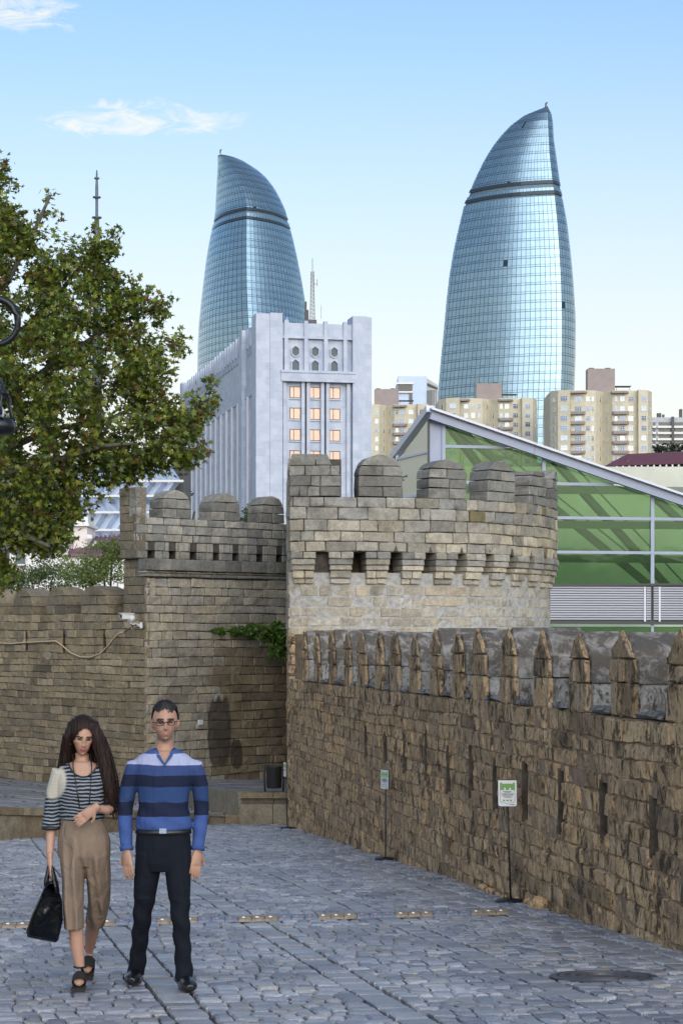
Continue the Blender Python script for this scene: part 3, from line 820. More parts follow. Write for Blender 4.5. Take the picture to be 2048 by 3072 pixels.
# flat side of the tower (left corner), in shade
C0 = Vector((*plo(6.12 * A0, 0, 0)[:2], 0)); sd_ = Vector((-0.031, 1, 0)).normalized(); sn = Vector((-sd_.y, sd_.x, 0))
sp_ = line_place(C0, sd_, sn)
pieces += ashlar(sp_, 0.0, 11.5, -0.4, 4.1, 0.26, (0.3, 0.7), rng, WARM, 0.014, (), (-0.01, 0.05), 0.014, 0.1, 0.012, 1)
core_with_slits(sp_, 0.02, 11.8, -5.2, 4.08, (), 1.2, M['mortar_grey'], tower, 'flank_core', -0.02)
lay(pieces, 'stone', M['ashlar_grey'], tower, 300, 'far_masonry')

# ================================================================== back walls
back = thing('curtain_wall', (-5.3, 56, EZ - 4.4), 'tall crenellated stone wall corner with machicolation slots behind the couple', 'wall')
KA = Vector((-5.26, 55.0, 0)); kd = Vector((0.723, 0.692, 0)).normalized(); kn = Vector((kd.y, -kd.x, 0))
ld = Vector((-0.64, 0.768, 0)).normalized(); ln = Vector((-ld.y, ld.x, 0)); ln = ln if ln.y < 0 else -ln
pr_, plf = line_place(KA, kd, kn), line_place(KA, ld, ln)
rng = random.Random(51); grey = []; warm = []
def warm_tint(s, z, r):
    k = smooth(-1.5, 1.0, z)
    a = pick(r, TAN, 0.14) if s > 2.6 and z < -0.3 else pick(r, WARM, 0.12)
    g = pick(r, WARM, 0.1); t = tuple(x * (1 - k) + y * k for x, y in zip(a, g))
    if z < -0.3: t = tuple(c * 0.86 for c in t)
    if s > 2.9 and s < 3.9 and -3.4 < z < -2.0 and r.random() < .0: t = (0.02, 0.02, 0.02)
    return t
# lower right face
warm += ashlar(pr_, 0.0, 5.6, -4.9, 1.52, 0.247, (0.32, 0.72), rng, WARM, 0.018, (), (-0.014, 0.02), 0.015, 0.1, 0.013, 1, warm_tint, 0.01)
core_with_slits(pr_, 0.16, 5.8, -5.2, 1.5, (), 1.0, M['mortar_grey'], back, 'wall_core', -0.03)
# moulding and projecting band
for (z0, z1, pr2, pal, L) in ((1.535, 1.63, 0.06, MG, (0.6, 1.1)), (1.64, 1.70, 0.02, WARM, (0.3, 0.6)), (1.71, 2.03, 0.10, MG, (0.35, 0.6))):
    grey += [(v, f, t) for v, f, t in ashlar(pr_, -0.05, 5.6, z0, z1, z1 - z0, L, rng, pal, 0.012, (), (pr2 - 0.01, pr2 + 0.012), 0.012, 0.3, 0.007, 1)]
core_with_slits(pr_, 0.16, 5.8, 1.5, 2.02, (), 0.8, M['mortar_grey'], back, 'band_core', 0.0)
# upper right face, set back, with slots
SB = 0.3
pru = line_place(KA + ld * 0.0 - kn * SB - kd * 0.12, kd, kn)
slots = [(q, q + 0.23, 2.04, 2.27) for q in (0.42, 1.15, 1.9, 2.72, 3.45, 4.35, 5.1)]
grey += ashlar(pru, 0.0, 5.9, 2.04, 3.17, 0.25, (0.3, 0.66), rng, GREY, 0.02, slots, (-0.01, 0.015), 0.013, 0.12, 0.008, 1, lambda s, z, r: tuple(c * 1.12 for c in pick(r, GREY, 0.12)))
core_with_slits(pru, 0.12, 6.0, 2.03, 3.16, slots, 0.5, M['mortar_grey'], back, 'parapet_core', -0.03)
for i, (a, b2) in enumerate(((0.92, 1.92), (2.68, 3.72), (4.5, 5.4))):
    merlon(pru, (a + b2) / 2, (b2 - a) / 2, 3.17, 3.96, 3.5, random.Random(60 + i), [(0.26, 0.255, 0.235), (0.22, 0.217, 0.2), (0.29, 0.28, 0.25)], M['ashlar_grey'], back, 0.6, 2)
# corner pier (left face up to full height)
plu = line_place(KA - kd * 0.12 - kn * SB, ld, ln)
TANG = [(0.24, 0.205, 0.145), (0.21, 0.185, 0.14), (0.26, 0.22, 0.155), (0.19, 0.17, 0.13)]
grey += ashlar(plu, 0.0, 0.82, 2.04, 3.98, 0.25, (0.25, 0.6), rng, TANG, 0.012, (), (-0.01, 0.015), 0.013, 0.3, 0.008, 1)
core_with_slits(plu, 0.1, 0.81, 2.03, 3.97, (), 0.4, M['mortar_grey'], back, 'pier_core', -0.02)
grey += ashlar(pru, 0.0, 0.36, 3.17, 3.98, 0.25, (0.25, 0.4), rng, GREY, 0.012, (), (-0.01, 0.015), 0.013, 0.3, 0.008, 1)
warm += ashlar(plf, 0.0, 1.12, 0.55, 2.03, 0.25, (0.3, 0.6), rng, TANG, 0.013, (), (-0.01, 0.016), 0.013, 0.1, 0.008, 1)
core_with_slits(plf, 0.14, 1.1, 0.5, 2.02, (), 0.5, M['mortar_grey'], back, 'pier_base_core', -0.02)
lay(grey, 'stone', M['ashlar_grey'], back, 300, 'far_masonry')
lay(warm, 'block', M['ashlar_stained'], back, 300, 'far_blocks')

side = thing('side_wall', (-8, 58, EZ - 4.6), 'long shaded brown stone wall with pointed merlons and arrow slits under the plane tree', 'wall')
rng = random.Random(71); tan = []
sl = [(q - 0.07, q + 0.07, -0.48, -0.04) for q in (2.1, 4.2, 6.25, 8.3, 10.4)]
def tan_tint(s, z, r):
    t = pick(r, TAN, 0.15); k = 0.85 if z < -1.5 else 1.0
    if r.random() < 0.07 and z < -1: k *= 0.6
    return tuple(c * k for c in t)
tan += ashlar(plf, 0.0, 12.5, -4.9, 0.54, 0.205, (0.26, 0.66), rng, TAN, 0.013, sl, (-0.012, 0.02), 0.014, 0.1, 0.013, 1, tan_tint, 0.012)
core_with_slits(plf, 0.16, 12.5, -5.2, 0.53, sl, 0.9, M['mortar_dark'], side, 'wall_core', -0.03)
for i, (a, b2) in enumerate(((1.95, 3.3), (4.05, 5.15), (5.9, 7.0), (7.75, 8.85), (9.6, 10.7))):
    merlon(plf, (a + b2) / 2, (b2 - a) / 2, 0.545, 1.34, 0.82, random.Random(80 + i), TANG, M['ashlar_warm'], side, 0.75, 2)
# rubble crest behind the merlons
v = []; f = []; rr = random.Random(4); n = 40
for i in range(n + 1):
    s = 1.1 + 11.3 * i / n
    for (d_, z) in ((-0.72, 0.5), (-0.78, 1.05 + rr.uniform(-0.1, 0.12)), (-1.1, 1.2 + rr.uniform(-0.12, 0.12)), (-1.7, 1.15 + rr.uniform(-0.12, 0.1)), (-1.75, 0.3)):
        v.append(plf(s + rr.uniform(-0.06, 0.06), z, d_))
for i in range(n):
    for k in range(4): f.append((i * 5 + k, i * 5 + k + 1, (i + 1) * 5 + k + 1, (i + 1) * 5 + k))
M['rubble'] = stone_mat('rubble', 18, (0.05, 0.04, 0.025), 0.6, 1.0, 3.0, True, False, bdist=0.06)
mk('rubble_crest', v, f, M['rubble'], side, (0.26, 0.235, 0.19))
lay(tan, 'block', M['ashlar_warm'], side, 300, 'far_masonry')

# ================================================================== far city
def glass_mat(name, col, rough=0.07, metal=0.85, wob=0.0):
    m, nt, b = nmat(name)
    b.inputs['Metallic'].default_value = metal; b.inputs['Roughness'].default_value = rough
    nt.links.new(mixrgb(nt, 1.0, attr(nt), col, 'MULTIPLY'), b.inputs['Base Color'])
    return m
M['tower_glass'] = glass_mat('tower_glass', (0.34, 0.47, 0.54), 0.27, 0.85)
M['tower_frame'] = simple('tower_frame', (0.12, 0.18, 0.22), 0.5, 0.3)
M['dark_glass'] = simple('dark_glass', (0.03, 0.045, 0.055), 0.15, 0.0)
M['steel_dark'] = simple('steel_dark', (0.06, 0.065, 0.07), 0.5, 0.5)

def interp_line(pts, off, sc):
    a = sorted([(off[1] + y * sc, off[0] + x * sc) for x, y in pts])
    vv = [q[0] for q in a]; uu = [q[1] for q in a]
    return lambda v: float(np.interp(v, vv, uu))

def flame_tower(D, tipd, Lp, Fp, Rp, off, sc, kl, kr, floor_h, zlow, bands, ncl, ncr, seed, label, opens):
    rng = random.Random(seed)
    uL, uF, uR = (interp_line(q, off, sc) for q in (Lp, Fp, Rp))
    vtip = min(off[1] + y * sc for x, y in Fp); ztip = (HV - vtip) * (D + tipd) / F
    low = [0.0]
    def section(z):
        DF = D; dL = dR = 10.0
        for _ in range(10):
            xF = (uF(HV - F * z / DF) - 1024) * DF / F
            xL = (uL(HV - F * z / (DF + dL)) - 1024) * (DF + dL) / F; dL = max(0.02, kl * (xF - xL))
            xR = (uR(HV - F * z / (DF + dR)) - 1024) * (DF + dR) / F; dR = max(0.02, kr * (xR - xF))
            DF = D + 0.62 * max(0.0, low[0] - dL)          # the tower leans back to its tip
        return Vector((xL, DF + dL, 0)), Vector((xF, DF, 0)), Vector((xR, DF + dR, 0))
    s0_ = section(zlow); low[0] = s0_[0].y - s0_[1].y
    def arc(a, b2, t, bul):
        d = b2 - a; n = Vector((d.y, -d.x, 0))
        if n.y > 0: n = -n
        return a + d * t + n * (bul * 4 * t * (1 - t))
    base = (0, D, EZ + zlow); c = section(zlow); base = ((c[0].x + c[2].x) / 2, D + 25, EZ + zlow)
    th = thing('glass_tower', base, label, 'skyscraper', 'flame shaped glass towers on the hill')
    zs = [zlow]
    while zs[-1] + floor_h < ztip - 0.3: zs.append(zs[-1] + floor_h)
    zs.append(ztip - 0.15)
    secs = [section(z) for z in zs]
    # dark frame body: closed rings with a back
    ring = []; nl, nr, nb = 10, 10, 8; v = []; f = []
    cen = lambda s: (s[0] + s[1] + s[2]) / 3
    for z, s in zip(zs, secs):
        pts = [arc(s[0], s[1], t / nl, 0.1) for t in range(nl)] + [arc(s[1], s[2], t / nr, 0.1) for t in range(nr)]
        d = s[0] - s[2]; nrm = Vector((d.y, -d.x, 0)); nrm = nrm if nrm.y > 0 else -nrm
        pts += [s[2] + d * (t / nb) + nrm * (0.12 * 4 * (t / nb) * (1 - t / nb)) for t in range(nb)]
        q = cen(s); w = (s[2] - s[0]).length; k = max(0.5, 1 - 0.5 / max(1.0, w * 0.5))
        for p in pts: pp = q + (p - q) * k; v.append((pp.x, pp.y, EZ + z))
    n = nl + nr + nb
    for i in range(len(zs) - 1):
        for k in range(n): f.append((i * n + k, i * n + (k + 1) % n, (i + 1) * n + (k + 1) % n, (i + 1) * n + k))
    f.append(tuple((len(zs) - 1) * n + k for k in range(n)))
    mk('frame', v, f, M['tower_frame'], th, smooth=False)
    # panes
    pieces = []
    for i in range(len(zs) - 1):
        z0, z1 = zs[i], zs[i + 1]; zm = (z0 + z1) / 2
        bt = [b2 for b2 in bands if z0 <= b2 < z1]
        e0 = 0.11; e1 = 0.11
        if bt: e0 = 2.0
        for (ia, ib, nc, sgn) in ((0, 1, ncl, -1), (1, 2, ncr, 1)):
            for k in range(nc):
                t0, t1 = k / nc, (k + 1) / nc
                sub = [(z0 + e0, z0 + (z1 - z0) * 0.3 - 0.1 if not bt else None), ]
                segs = [(z0 + e0, z1 - e1)] if bt else [(z0 + e0, z0 + (z1 - z0) * 0.26 - 0.07), (z0 + (z1 - z0) * 0.26 + 0.07, z1 - e1)]
                for si, (qa, qb) in enumerate(segs):
                    pts = []
                    g = 0.06
                    for (z, t) in ((qa, t0 + g * 0.8 / 1), (qa, t1 - g * 0.8), (qb, t1 - g * 0.8), (qb, t0 + g * 0.8)):
                        pass
                    wd = max(0.001, (t1 - t0)); gg = wd * 0.05
                    jt = rng.uniform(-0.006, 0.006); jt2 = rng.uniform(-0.012, 0.012)
                    for (z, t, sg, sg2) in ((qa, t0 + gg, 1, 1), (qa, t1 - gg, -1, 1), (qb, t1 - gg, -1, -1), (qb, t0 + gg, 1, -1)):
                        fr = (z - z0) / (z1 - z0)
                        a = arc(secs[i][ia], secs[i][ib], t, 0.1); b2 = arc(secs[i + 1][ia], secs[i + 1][ib], t, 0.1)
                        p = a + (b2 - a) * fr
                        pts.append((p.x, p.y - 0.05 + jt * sg + jt2 * sg2, EZ + z))
                    c_ = 1.0 + rng.uniform(-0.06, 0.06); tint = (c_, c_, c_)
                    if rng.random() < 0.004 and si == len(segs) - 1: tint = (0.12, 0.14, 0.16)
                    if si == 0 and not bt: tint = tuple(x * 0.93 for x in tint)
                    pv = pts + [(x, y + 0.12, z) for x, y, z in pts]
                    pieces.append((pv, BOXF, tint))
    lay(pieces, 'pane', M['tower_glass'], th, 300, 'glazing')
    for zb_ in bands:      # recessed plant floors read as dark belts
        v = []; f = []; k = 0
        for z in (zb_, zb_ + 1.7):
            s = section(z); q = cen(s)
            for p in [arc(s[0], s[1], t / 12, 0.1) for t in range(12)] + [arc(s[1], s[2], t / 12, 0.1) for t in range(13)]:
                pp = q + (p - q) * 1.006; v.append((pp.x, pp.y - 0.25, EZ + z))
        f = [(i, i + 1, 25 + i + 1, 25 + i) for i in range(24)]
        mk('dark_belt', v, f, M['dark_glass'], th)
    for (u, v_) in opens:      # roof crane stub
        p = P(u, v_, D + tipd - 0.5)
        MB().bar(p, p + Vector((0, 0, 1.8)), 0.8).bar(p + Vector((-0.2, 0, 1.7)), p + Vector((0.8, 0, 2.3)), 0.6).build('roof_crane', M['steel_dark'], th)
    return th

flame_tower(938, 20, [(920, 90), (800, 130), (700, 190), (620, 265), (540, 365), (480, 460), (420, 580), (360, 720), (330, 795), (290, 960), (255, 1120), (225, 1300), (205, 1480), (190, 1650), (170, 1850), (155, 2020), (145, 2130), (135, 2352), (125, 2900)],
            [(920, 88), (925, 250), (935, 430), (955, 615), (968, 690), (990, 900), (1005, 1100), (1018, 1350), (1024, 1600), (1024, 1800), (1018, 2050), (1010, 2352), (1000, 2900)],
            [(920, 90), (945, 130), (958, 180), (965, 320), (985, 460), (1010, 640), (1025, 730), (1060, 920), (1085, 1130), (1105, 1350), (1120, 1600), (1118, 1850), (1110, 2100), (1100, 2352), (1090, 2900)],
            (1250, 280), 0.425, 0.57, 1.9, 4.15, 62, (204.0, 209.0), 26, 8, 1, 'tall curved blue glass tower with dark double belt, pointed towards the upper right', [(1636, 322)])
flame_tower(1170, 33, [(478, 180), (480, 300), (468, 500), (455, 760), (437, 850), (400, 1020), (370, 1200), (345, 1400), (322, 1600), (302, 1800), (292, 2000), (288, 2200), (286, 2600), (286, 3300)],
            [(478, 178), (520, 205), (590, 280), (650, 370), (700, 480), (735, 590), (750, 670), (752, 760), (748, 1000), (750, 1250), (752, 1450), (760, 1650), (770, 1850), (780, 2100), (790, 2600), (800, 3300)],
            [(478, 180), (600, 215), (720, 260), (830, 325), (930, 410), (1010, 510), (1070, 620), (1120, 730), (1150, 850), (1190, 1000), (1230, 1180), (1270, 1380), (1300, 1560), (1325, 1750), (1345, 1950), (1360, 2150), (1380, 2600), (1390, 3300)],
            (500, 400), 0.3189, 1.75, 1.35, 4.2, 90, (241.5, 247.0), 16, 18, 2, 'curved blue glass tower pointed at its left, behind the pale stone office block', [(661, 460)])

# ------------------------------------------------------------------ pale stone office block
m, nt, b = nmat('white_marble'); b.inputs['Roughness'].default_value = 0.55
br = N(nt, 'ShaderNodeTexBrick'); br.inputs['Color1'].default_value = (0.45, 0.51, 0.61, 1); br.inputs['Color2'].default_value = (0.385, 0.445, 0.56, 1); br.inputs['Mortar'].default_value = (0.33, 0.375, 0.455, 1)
br.inputs['Scale'].default_value = 1.0; br.inputs['Mortar Size'].default_value = 0.012; br.inputs['Brick Width'].default_value = 1.5; br.inputs['Row Height'].default_value = 1.2
spx = N(nt, 'ShaderNodeSeparateXYZ'); nt.links.new(wpos(nt), spx.inputs[0]); cbx = N(nt, 'ShaderNodeCombineXYZ')
ax_ = N(nt, 'ShaderNodeMath', operation='ADD'); nt.links.new(spx.outputs[0], ax_.inputs[0]); nt.links.new(spx.outputs[1], ax_.inputs[1])
nt.links.new(ax_.outputs[0], cbx.inputs[0]); nt.links.new(spx.outputs[2], cbx.inputs[1]); nt.links.new(cbx.outputs[0], br.inputs[0])
mz = noise(nt, 0.35, 7, 0.65, wpos(nt), 0.8)
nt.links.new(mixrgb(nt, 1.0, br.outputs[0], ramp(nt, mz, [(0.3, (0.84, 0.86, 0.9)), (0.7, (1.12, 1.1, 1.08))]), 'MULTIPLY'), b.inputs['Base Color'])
M['white_marble'] = m
M['lit_edge'] = simple('lit_edge', (0.66, 0.67, 0.7), 0.6)
M['bronze_sunset_glass'] = simple('bronze_sunset_glass', (0.56, 0.4, 0.33), 0.3, 0.25)  # warm sunset reflection put into the pane colour
M['bronze_frame'] = simple('bronze_frame', (0.06, 0.04, 0.03), 0.5)
M['grey_glass'] = simple('grey_glass', (0.1, 0.13, 0.15), 0.45, spec=0.2)
M['groove'] = simple('groove', (0.1, 0.1, 0.105), 0.8)

ph = math.radians(12.4); fd = Vector((math.cos(ph), math.sin(ph), 0)); bd = Vector((-math.sin(ph), math.cos(ph), 0))
OC = Vector((-14.27, 340, 0))
of = line_place(OC, fd, -bd); os_ = line_place(OC, bd, -fd)
office = thing('office_block', (-6, 345, EZ - 6), 'pale stone office block with tall fins and windows painted with a copper sunset reflection', 'building')
def obox(pl, s0, s1, z0, z1, d0, d1, mb):
    mb.add([pl(s0, z0, d0), pl(s1, z0, d0), pl(s1, z0, d1), pl(s0, z0, d1), pl(s0, z1, d0), pl(s1, z1, d0), pl(s1, z1, d1), pl(s0, z1, d1)], BOXF); return mb
ZB = -9
mb = MB(); obox(of, 0.3, 19.6, ZB, 51.0, -1.0, -87, mb); mb.build('main_body', M['white_marble'], office)
mb = MB(); obox(of, 0, 2.4, ZB, 53.55, 0.0, -4.2, mb); mb.build('corner_pier', M['white_marble'], office)
mb = MB(); obox(of, 2.405, 4.5, ZB, 53.7, 0.12, -4.2, mb); mb.build('corner_pier', M['white_marble'], office)
mb = MB(); obox(of, 16.55, 19.0, ZB, 53.6, 0.1, -4.2, mb); mb.build('corner_pier', M['white_marble'], office)
mb = MB(); obox(of, 19.005, 19.85, ZB, 53.5, 0.0, -4.2, mb); mb.build('corner_pier', M['white_marble'], office)
mb = MB(); obox(of, 4.5, 16.55, 50.0, 52.2, -0.55, -1.5, mb); mb.build('parapet', M['white_marble'], office)
mb = MB(); obox(of, 4.5, 16.55, 49.6, 50.0, -0.3, -1.5, mb); mb.build('cornice', M['white_marble'], office)
mb = MB(); obox(of, 4.25, 16.8, 42.3, 44.0, 0.35, -1.5, mb); obox(of, 4.2, 16.85, 43.75, 44.15, 0.5, -1.5, mb); mb.build('beam', M['white_marble'], office)
for s in (5.2, 8.6, 12.0, 15.35):
    mb = MB(); obox(of, s - 0.32, s + 0.32, 44.15, 52.6, -0.25, -1.2, mb); mb.build('pilaster', M['white_marble'], office)
for s in (4.95, 8.1, 9.0, 11.45, 12.35, 15.9):
    mb = MB(); obox(of, s - 0.28, s + 0.28, ZB, 42.3, -0.35, -1.2, mb); mb.build('pilaster', M['white_marble'], office)
for s in (8.55, 11.9):
    mb = MB(); obox(of, s - 0.16, s + 0.16, ZB, 42.25, -0.9, -1.2, mb); mb.build('groove', M['groove'], office)
for s in (6.9, 10.25, 13.55):
    for kind, zc in (('hex', 48.0 - 0.0), ('arch', 46.0 - 0.4)):
        zc = {'hex': 47.5, 'arch': 45.15}[kind]
        if kind == 'hex': po = [(s + 0.66 * math.sin(k * math.pi / 3), zc + 0.86 * math.cos(k * math.pi / 3)) for k in range(6)]
        else: po = [(s - 0.6, zc - 0.95), (s + 0.6, zc - 0.95), (s + 0.6, zc + 0.45), (s, zc + 0.95), (s - 0.6, zc + 0.45)]
        w = MB(); cs, cz = s, zc
        for k in range(len(po)):
            (a0, a1), (b0, b1) = po[k], po[(k + 1) % len(po)]
            e = 1.28
            w.add([of(a0, a1, -0.98), of(b0, b1, -0.98), of(cs + (b0 - cs) * e, cz + (b1 - cz) * e, -0.98), of(cs + (a0 - cs) * e, cz + (a1 - cz) * e, -0.98),
                   of(a0, a1, -0.72), of(b0, b1, -0.72), of(cs + (b0 - cs) * e, cz + (b1 - cz) * e, -0.72), of(cs + (a0 - cs) * e, cz + (a1 - cz) * e, -0.72)], BOXF)
        wo = w.build('window', M['white_marble'], office)
        pv = [of(a, q, -0.95) for a, q in po]; mk('pane', pv, [tuple(range(len(po)))], M['grey_glass'], wo)
for fl in range(12):
    zc = 40.6 - fl * 3.585
    for s in (6.85, 10.25, 13.65):
        w = MB(); hw, hh = 0.84, 0.86
        for (a, b2, c, d) in ((s - hw - 0.08, s - hw, zc - hh, zc + hh), (s + hw, s + hw + 0.08, zc - hh, zc + hh), (s - hw - 0.08, s + hw + 0.08, zc + hh, zc + hh + 0.1), (s - hw - 0.08, s + hw + 0.08, zc - hh - 0.1, zc - hh), (s - hw * 0.35, s - hw * 0.25, zc - hh, zc + hh)):
            obox(of, a, b2, c, d, -0.88, -1.0, w)
        wo = w.build('window', M['bronze_frame'], office)
        g = MB(); obox(of, s - hw, s + hw, zc - hh, zc + hh, -0.95, -1.05, g); g.build('pane', M['bronze_sunset_glass'], wo)
        g = MB(); obox(of, s - 1.05, s + 1.05, zc - hh - 0.34, zc - hh - 0.12, -0.8, -1.1, g); g.build('sill', M['white_marble'], wo)
# long side: wall, fins, beam, arched frieze, parapet fins
mb = MB(); obox(os_, 4.2, 88, ZB, 49.0, -1.7, -3, mb); mb.build('side_recess', M['white_marble'], office)
for (a, b2) in ((4.2, 11.8), (14.6, 86.5)):
    mb = MB(); obox(os_, a, b2, 40.4, 42.4, -0.1, -2.5, mb); mb.build('beam', M['white_marble'], office)
mb = MB(); obox(os_, 11.8, 14.6, ZB, 52.4, 0.4, -3, mb); mb.build('side_pier', M['white_marble'], office)
mb = MB(); obox(os_, 86.5, 89.5, ZB, 52.4, 0.4, -6, mb); mb.build('side_pier', M['white_marble'], office)
for a in [8.2] + [18.3 + 6.25 * k for k in range(11)]:
    mb = MB(); obox(os_, a - 0.45, a + 0.45, ZB, 40.4, 0.0, -1.8, mb); fo_ = mb.build('fin', M['white_marble'], office)
    mb = MB(); obox(os_, a - 0.6, a + 0.35, ZB, 40.38, 0.22, 0.003, mb); mb.build('fin_lit_edge', M['lit_edge'], fo_)  # added strip, light on the fin front put into its paler colour
    for fl in range(11):
        zc = 38.4 - fl * 3.585
        g = MB(); obox(os_, a - 4.4, a - 1.6, zc - 1.0, zc + 0.9, -1.62, -1.75, g); g.build('window', M['grey_glass'], office)
k = 0; a = 5.4
while a < 86:
    if not 11.2 < a < 15.2:
        mb = MB(); obox(os_, a - 0.42, a + 0.42, 48.6, 51.9 + 0.15 * (k % 2), 0.2, -1.6, mb); mb.build('parapet_fin', M['white_marble'], office)
        mb = MB(); prof = [(-1.6, 48.5), (0.0, 48.5), (-0.15, 47.6), (-0.7, 46.7), (-1.6, 46.2)]
        v = [os_(a - 1.2, z, d) for d, z in prof] + [os_(a + 1.2, z, d) for d, z in prof]; n = len(prof)
        mb.add(v, [tuple(range(n)), tuple(range(2 * n - 1, n - 1, -1))] + [(i, (i + 1) % n, (i + 1) % n + n, i + n) for i in range(n)])
        mb.build('arch_corbel', M['white_marble'], office)
        po = [(a - 0.55, 43.2), (a + 0.55, 43.2), (a + 0.55, 45.2), (a, 46.0), (a - 0.55, 45.2)]
        mk('niche', [os_(q, z, -1.66) for q, z in po], [tuple(range(5))], M['grey_glass'], office)
    a += 2.98; k += 1
# rooftop hut
mb = MB(); pp = of(8.2, 0, -12)
M['blue_roof'] = simple('blue_roof', (0.2, 0.28, 0.5), 0.5, 0.1)
mb.prism([of(5.2, 51, -8), of(8.4, 51, -8), of(6.8, 54.4, -8)], Vector((0, 6, 0))); mb.build('roof_hut', M['blue_roof'], office)
mb = MB(); obox(of, 10.5, 12.2, 51, 54.2, -9, -13, mb); mb.build('roof_hut', M['groove'], office)

# antenna on the office roof
ant = thing('roof_mast', P(937, 957, 352), 'thin lattice radio mast rising from the office block roof', 'mast')
mb = MB(); pb = P(937, 975, 352); pt = P(937, 815, 352)
for dx, dy in ((-0.4, -0.3), (0.4, -0.3), (0, 0.4)):
    mb.bar(pb + Vector((dx, dy, 0)), pt + Vector((dx * 0.5, dy * 0.5, 0)), 0.11)
n = 14
for i in range(n):
    q = pb + (pt - pb) * (i / n); q2 = pb + (pt - pb) * ((i + 1) / n)
    mb.bar(q + Vector((-0.38, -0.28, 0)), q2 + Vector((0.34, -0.26, 0)), 0.07); mb.bar(q + Vector((-0.38, -0.28, 0)), q + Vector((0.38, -0.28, 0)), 0.07)
M['mast_steel'] = simple('mast_steel', (0.25, 0.24, 0.24), 0.6, 0.3)
mb.build('lattice', M['mast_steel'], ant)
MB().bar(pt, P(937, 776, 352), 0.14).build('whip', M['mast_steel'], ant)
MB().bar(P(940, 852, 352), P(951, 852, 352), 0.1).bar(P(951, 838, 352), P(951, 858, 352), 0.12).build('side_arm', M['mast_steel'], ant)
MB().bar(P(963, 957, 352), P(963, 915, 352), 0.08).build('stub_aerial', M['mast_steel'], ant)
MB().bar(P(916, 975, 352), P(917, 905, 352), 0.35).bar(P(922, 975, 352), P(921, 930, 352), 0.5).build('dark_aerial', M['steel_dark'], ant)

# television tower far behind
tvb = P(291, 1300, 2300); tv = thing('television_tower', (tvb.x, tvb.y, tvb.z), 'slim television mast with ring platforms rising behind the plane tree', 'tower')
mb = MB(); prof = [(760, 9), (735, 9), (733, 7.5), (655, 7.0), (652, 4.2), (600, 4.0), (598, 4.6), (560, 4.2), (540, 3.2), (515, 2.2), (510, 1.2)]
mb.tube([P(291, 1300, 2300), P(291, 760, 2300)] + [P(291, q, 2300) for q, r in prof[1:]], [6, 4.2] + [r * 0.4 for q, r in prof[1:]], 10)
M['tv_steel'] = simple('tv_steel', (0.09, 0.12, 0.16), 0.6, 0.2); mb.build('shaft', M['tv_steel'], tv)
for q, r in ((653, 11), (592, 9), (535, 6)):
    MB().lathe(P(291, q, 2300), [(r * 0.2, -1.4), (r * 0.5, -0.7), (r * 0.52, 0.7), (r * 0.2, 1.4)], 12).build('ring_platform', M['tv_steel'], tv)

# ------------------------------------------------------------------ apartment blocks
M['cream_render'] = simple('cream_render', (0.53, 0.495, 0.385), 0.85, 0, 0.5, 0.1)
M['mauve_render'] = simple('mauve_render', (0.29, 0.248, 0.245), 0.85, 0, 0.5, 0.1)
M['white_frame'] = simple('white_frame', (0.65, 0.66, 0.67), 0.5)
m, nt, b = nmat('window_glass'); b.inputs['Roughness'].default_value = 0.12; b.inputs['Metallic'].default_value = 0.6
oi = N(nt, 'ShaderNodeObjectInfo'); nt.links.new(ramp(nt, oi.outputs['Random'], [(0.0, (0.06, 0.09, 0.14)), (0.45, (0.2, 0.27, 0.38)), (0.7, (0.55, 0.6, 0.62)), (1.0, (0.3, 0.36, 0.4))]), b.inputs['Base Color'])
M['window_glass'] = m
def window(pl, s, z, w, h, parent, cols=2, rows=2, fm=None):
    mb = MB(); t = 0.09
    for (a, b2, c, d) in [(s - w / 2, s - w / 2 + t, z, z + h), (s + w / 2 - t, s + w / 2, z, z + h), (s - w / 2, s + w / 2, z + h - t, z + h), (s - w / 2, s + w / 2, z, z + t)] + \
            [(s - w / 2 + w * k / cols - t / 2, s - w / 2 + w * k / cols + t / 2, z, z + h) for k in range(1, cols)] + ([(s - w / 2, s + w / 2, z + h * 0.62, z + h * 0.62 + t)] if rows > 1 else []):
        obox(pl, a, b2, c, d, 0.1, -0.05, mb)
    wo = mb.build('window', fm or M['white_frame'], parent)
    g = MB(); obox(pl, s - w / 2 + t * 0.5, s + w / 2 - t * 0.5, z + t * 0.5, z + h - t * 0.5, 0.04, -0.06, g); g.build('pane', M['window_glass'], wo)
    return wo
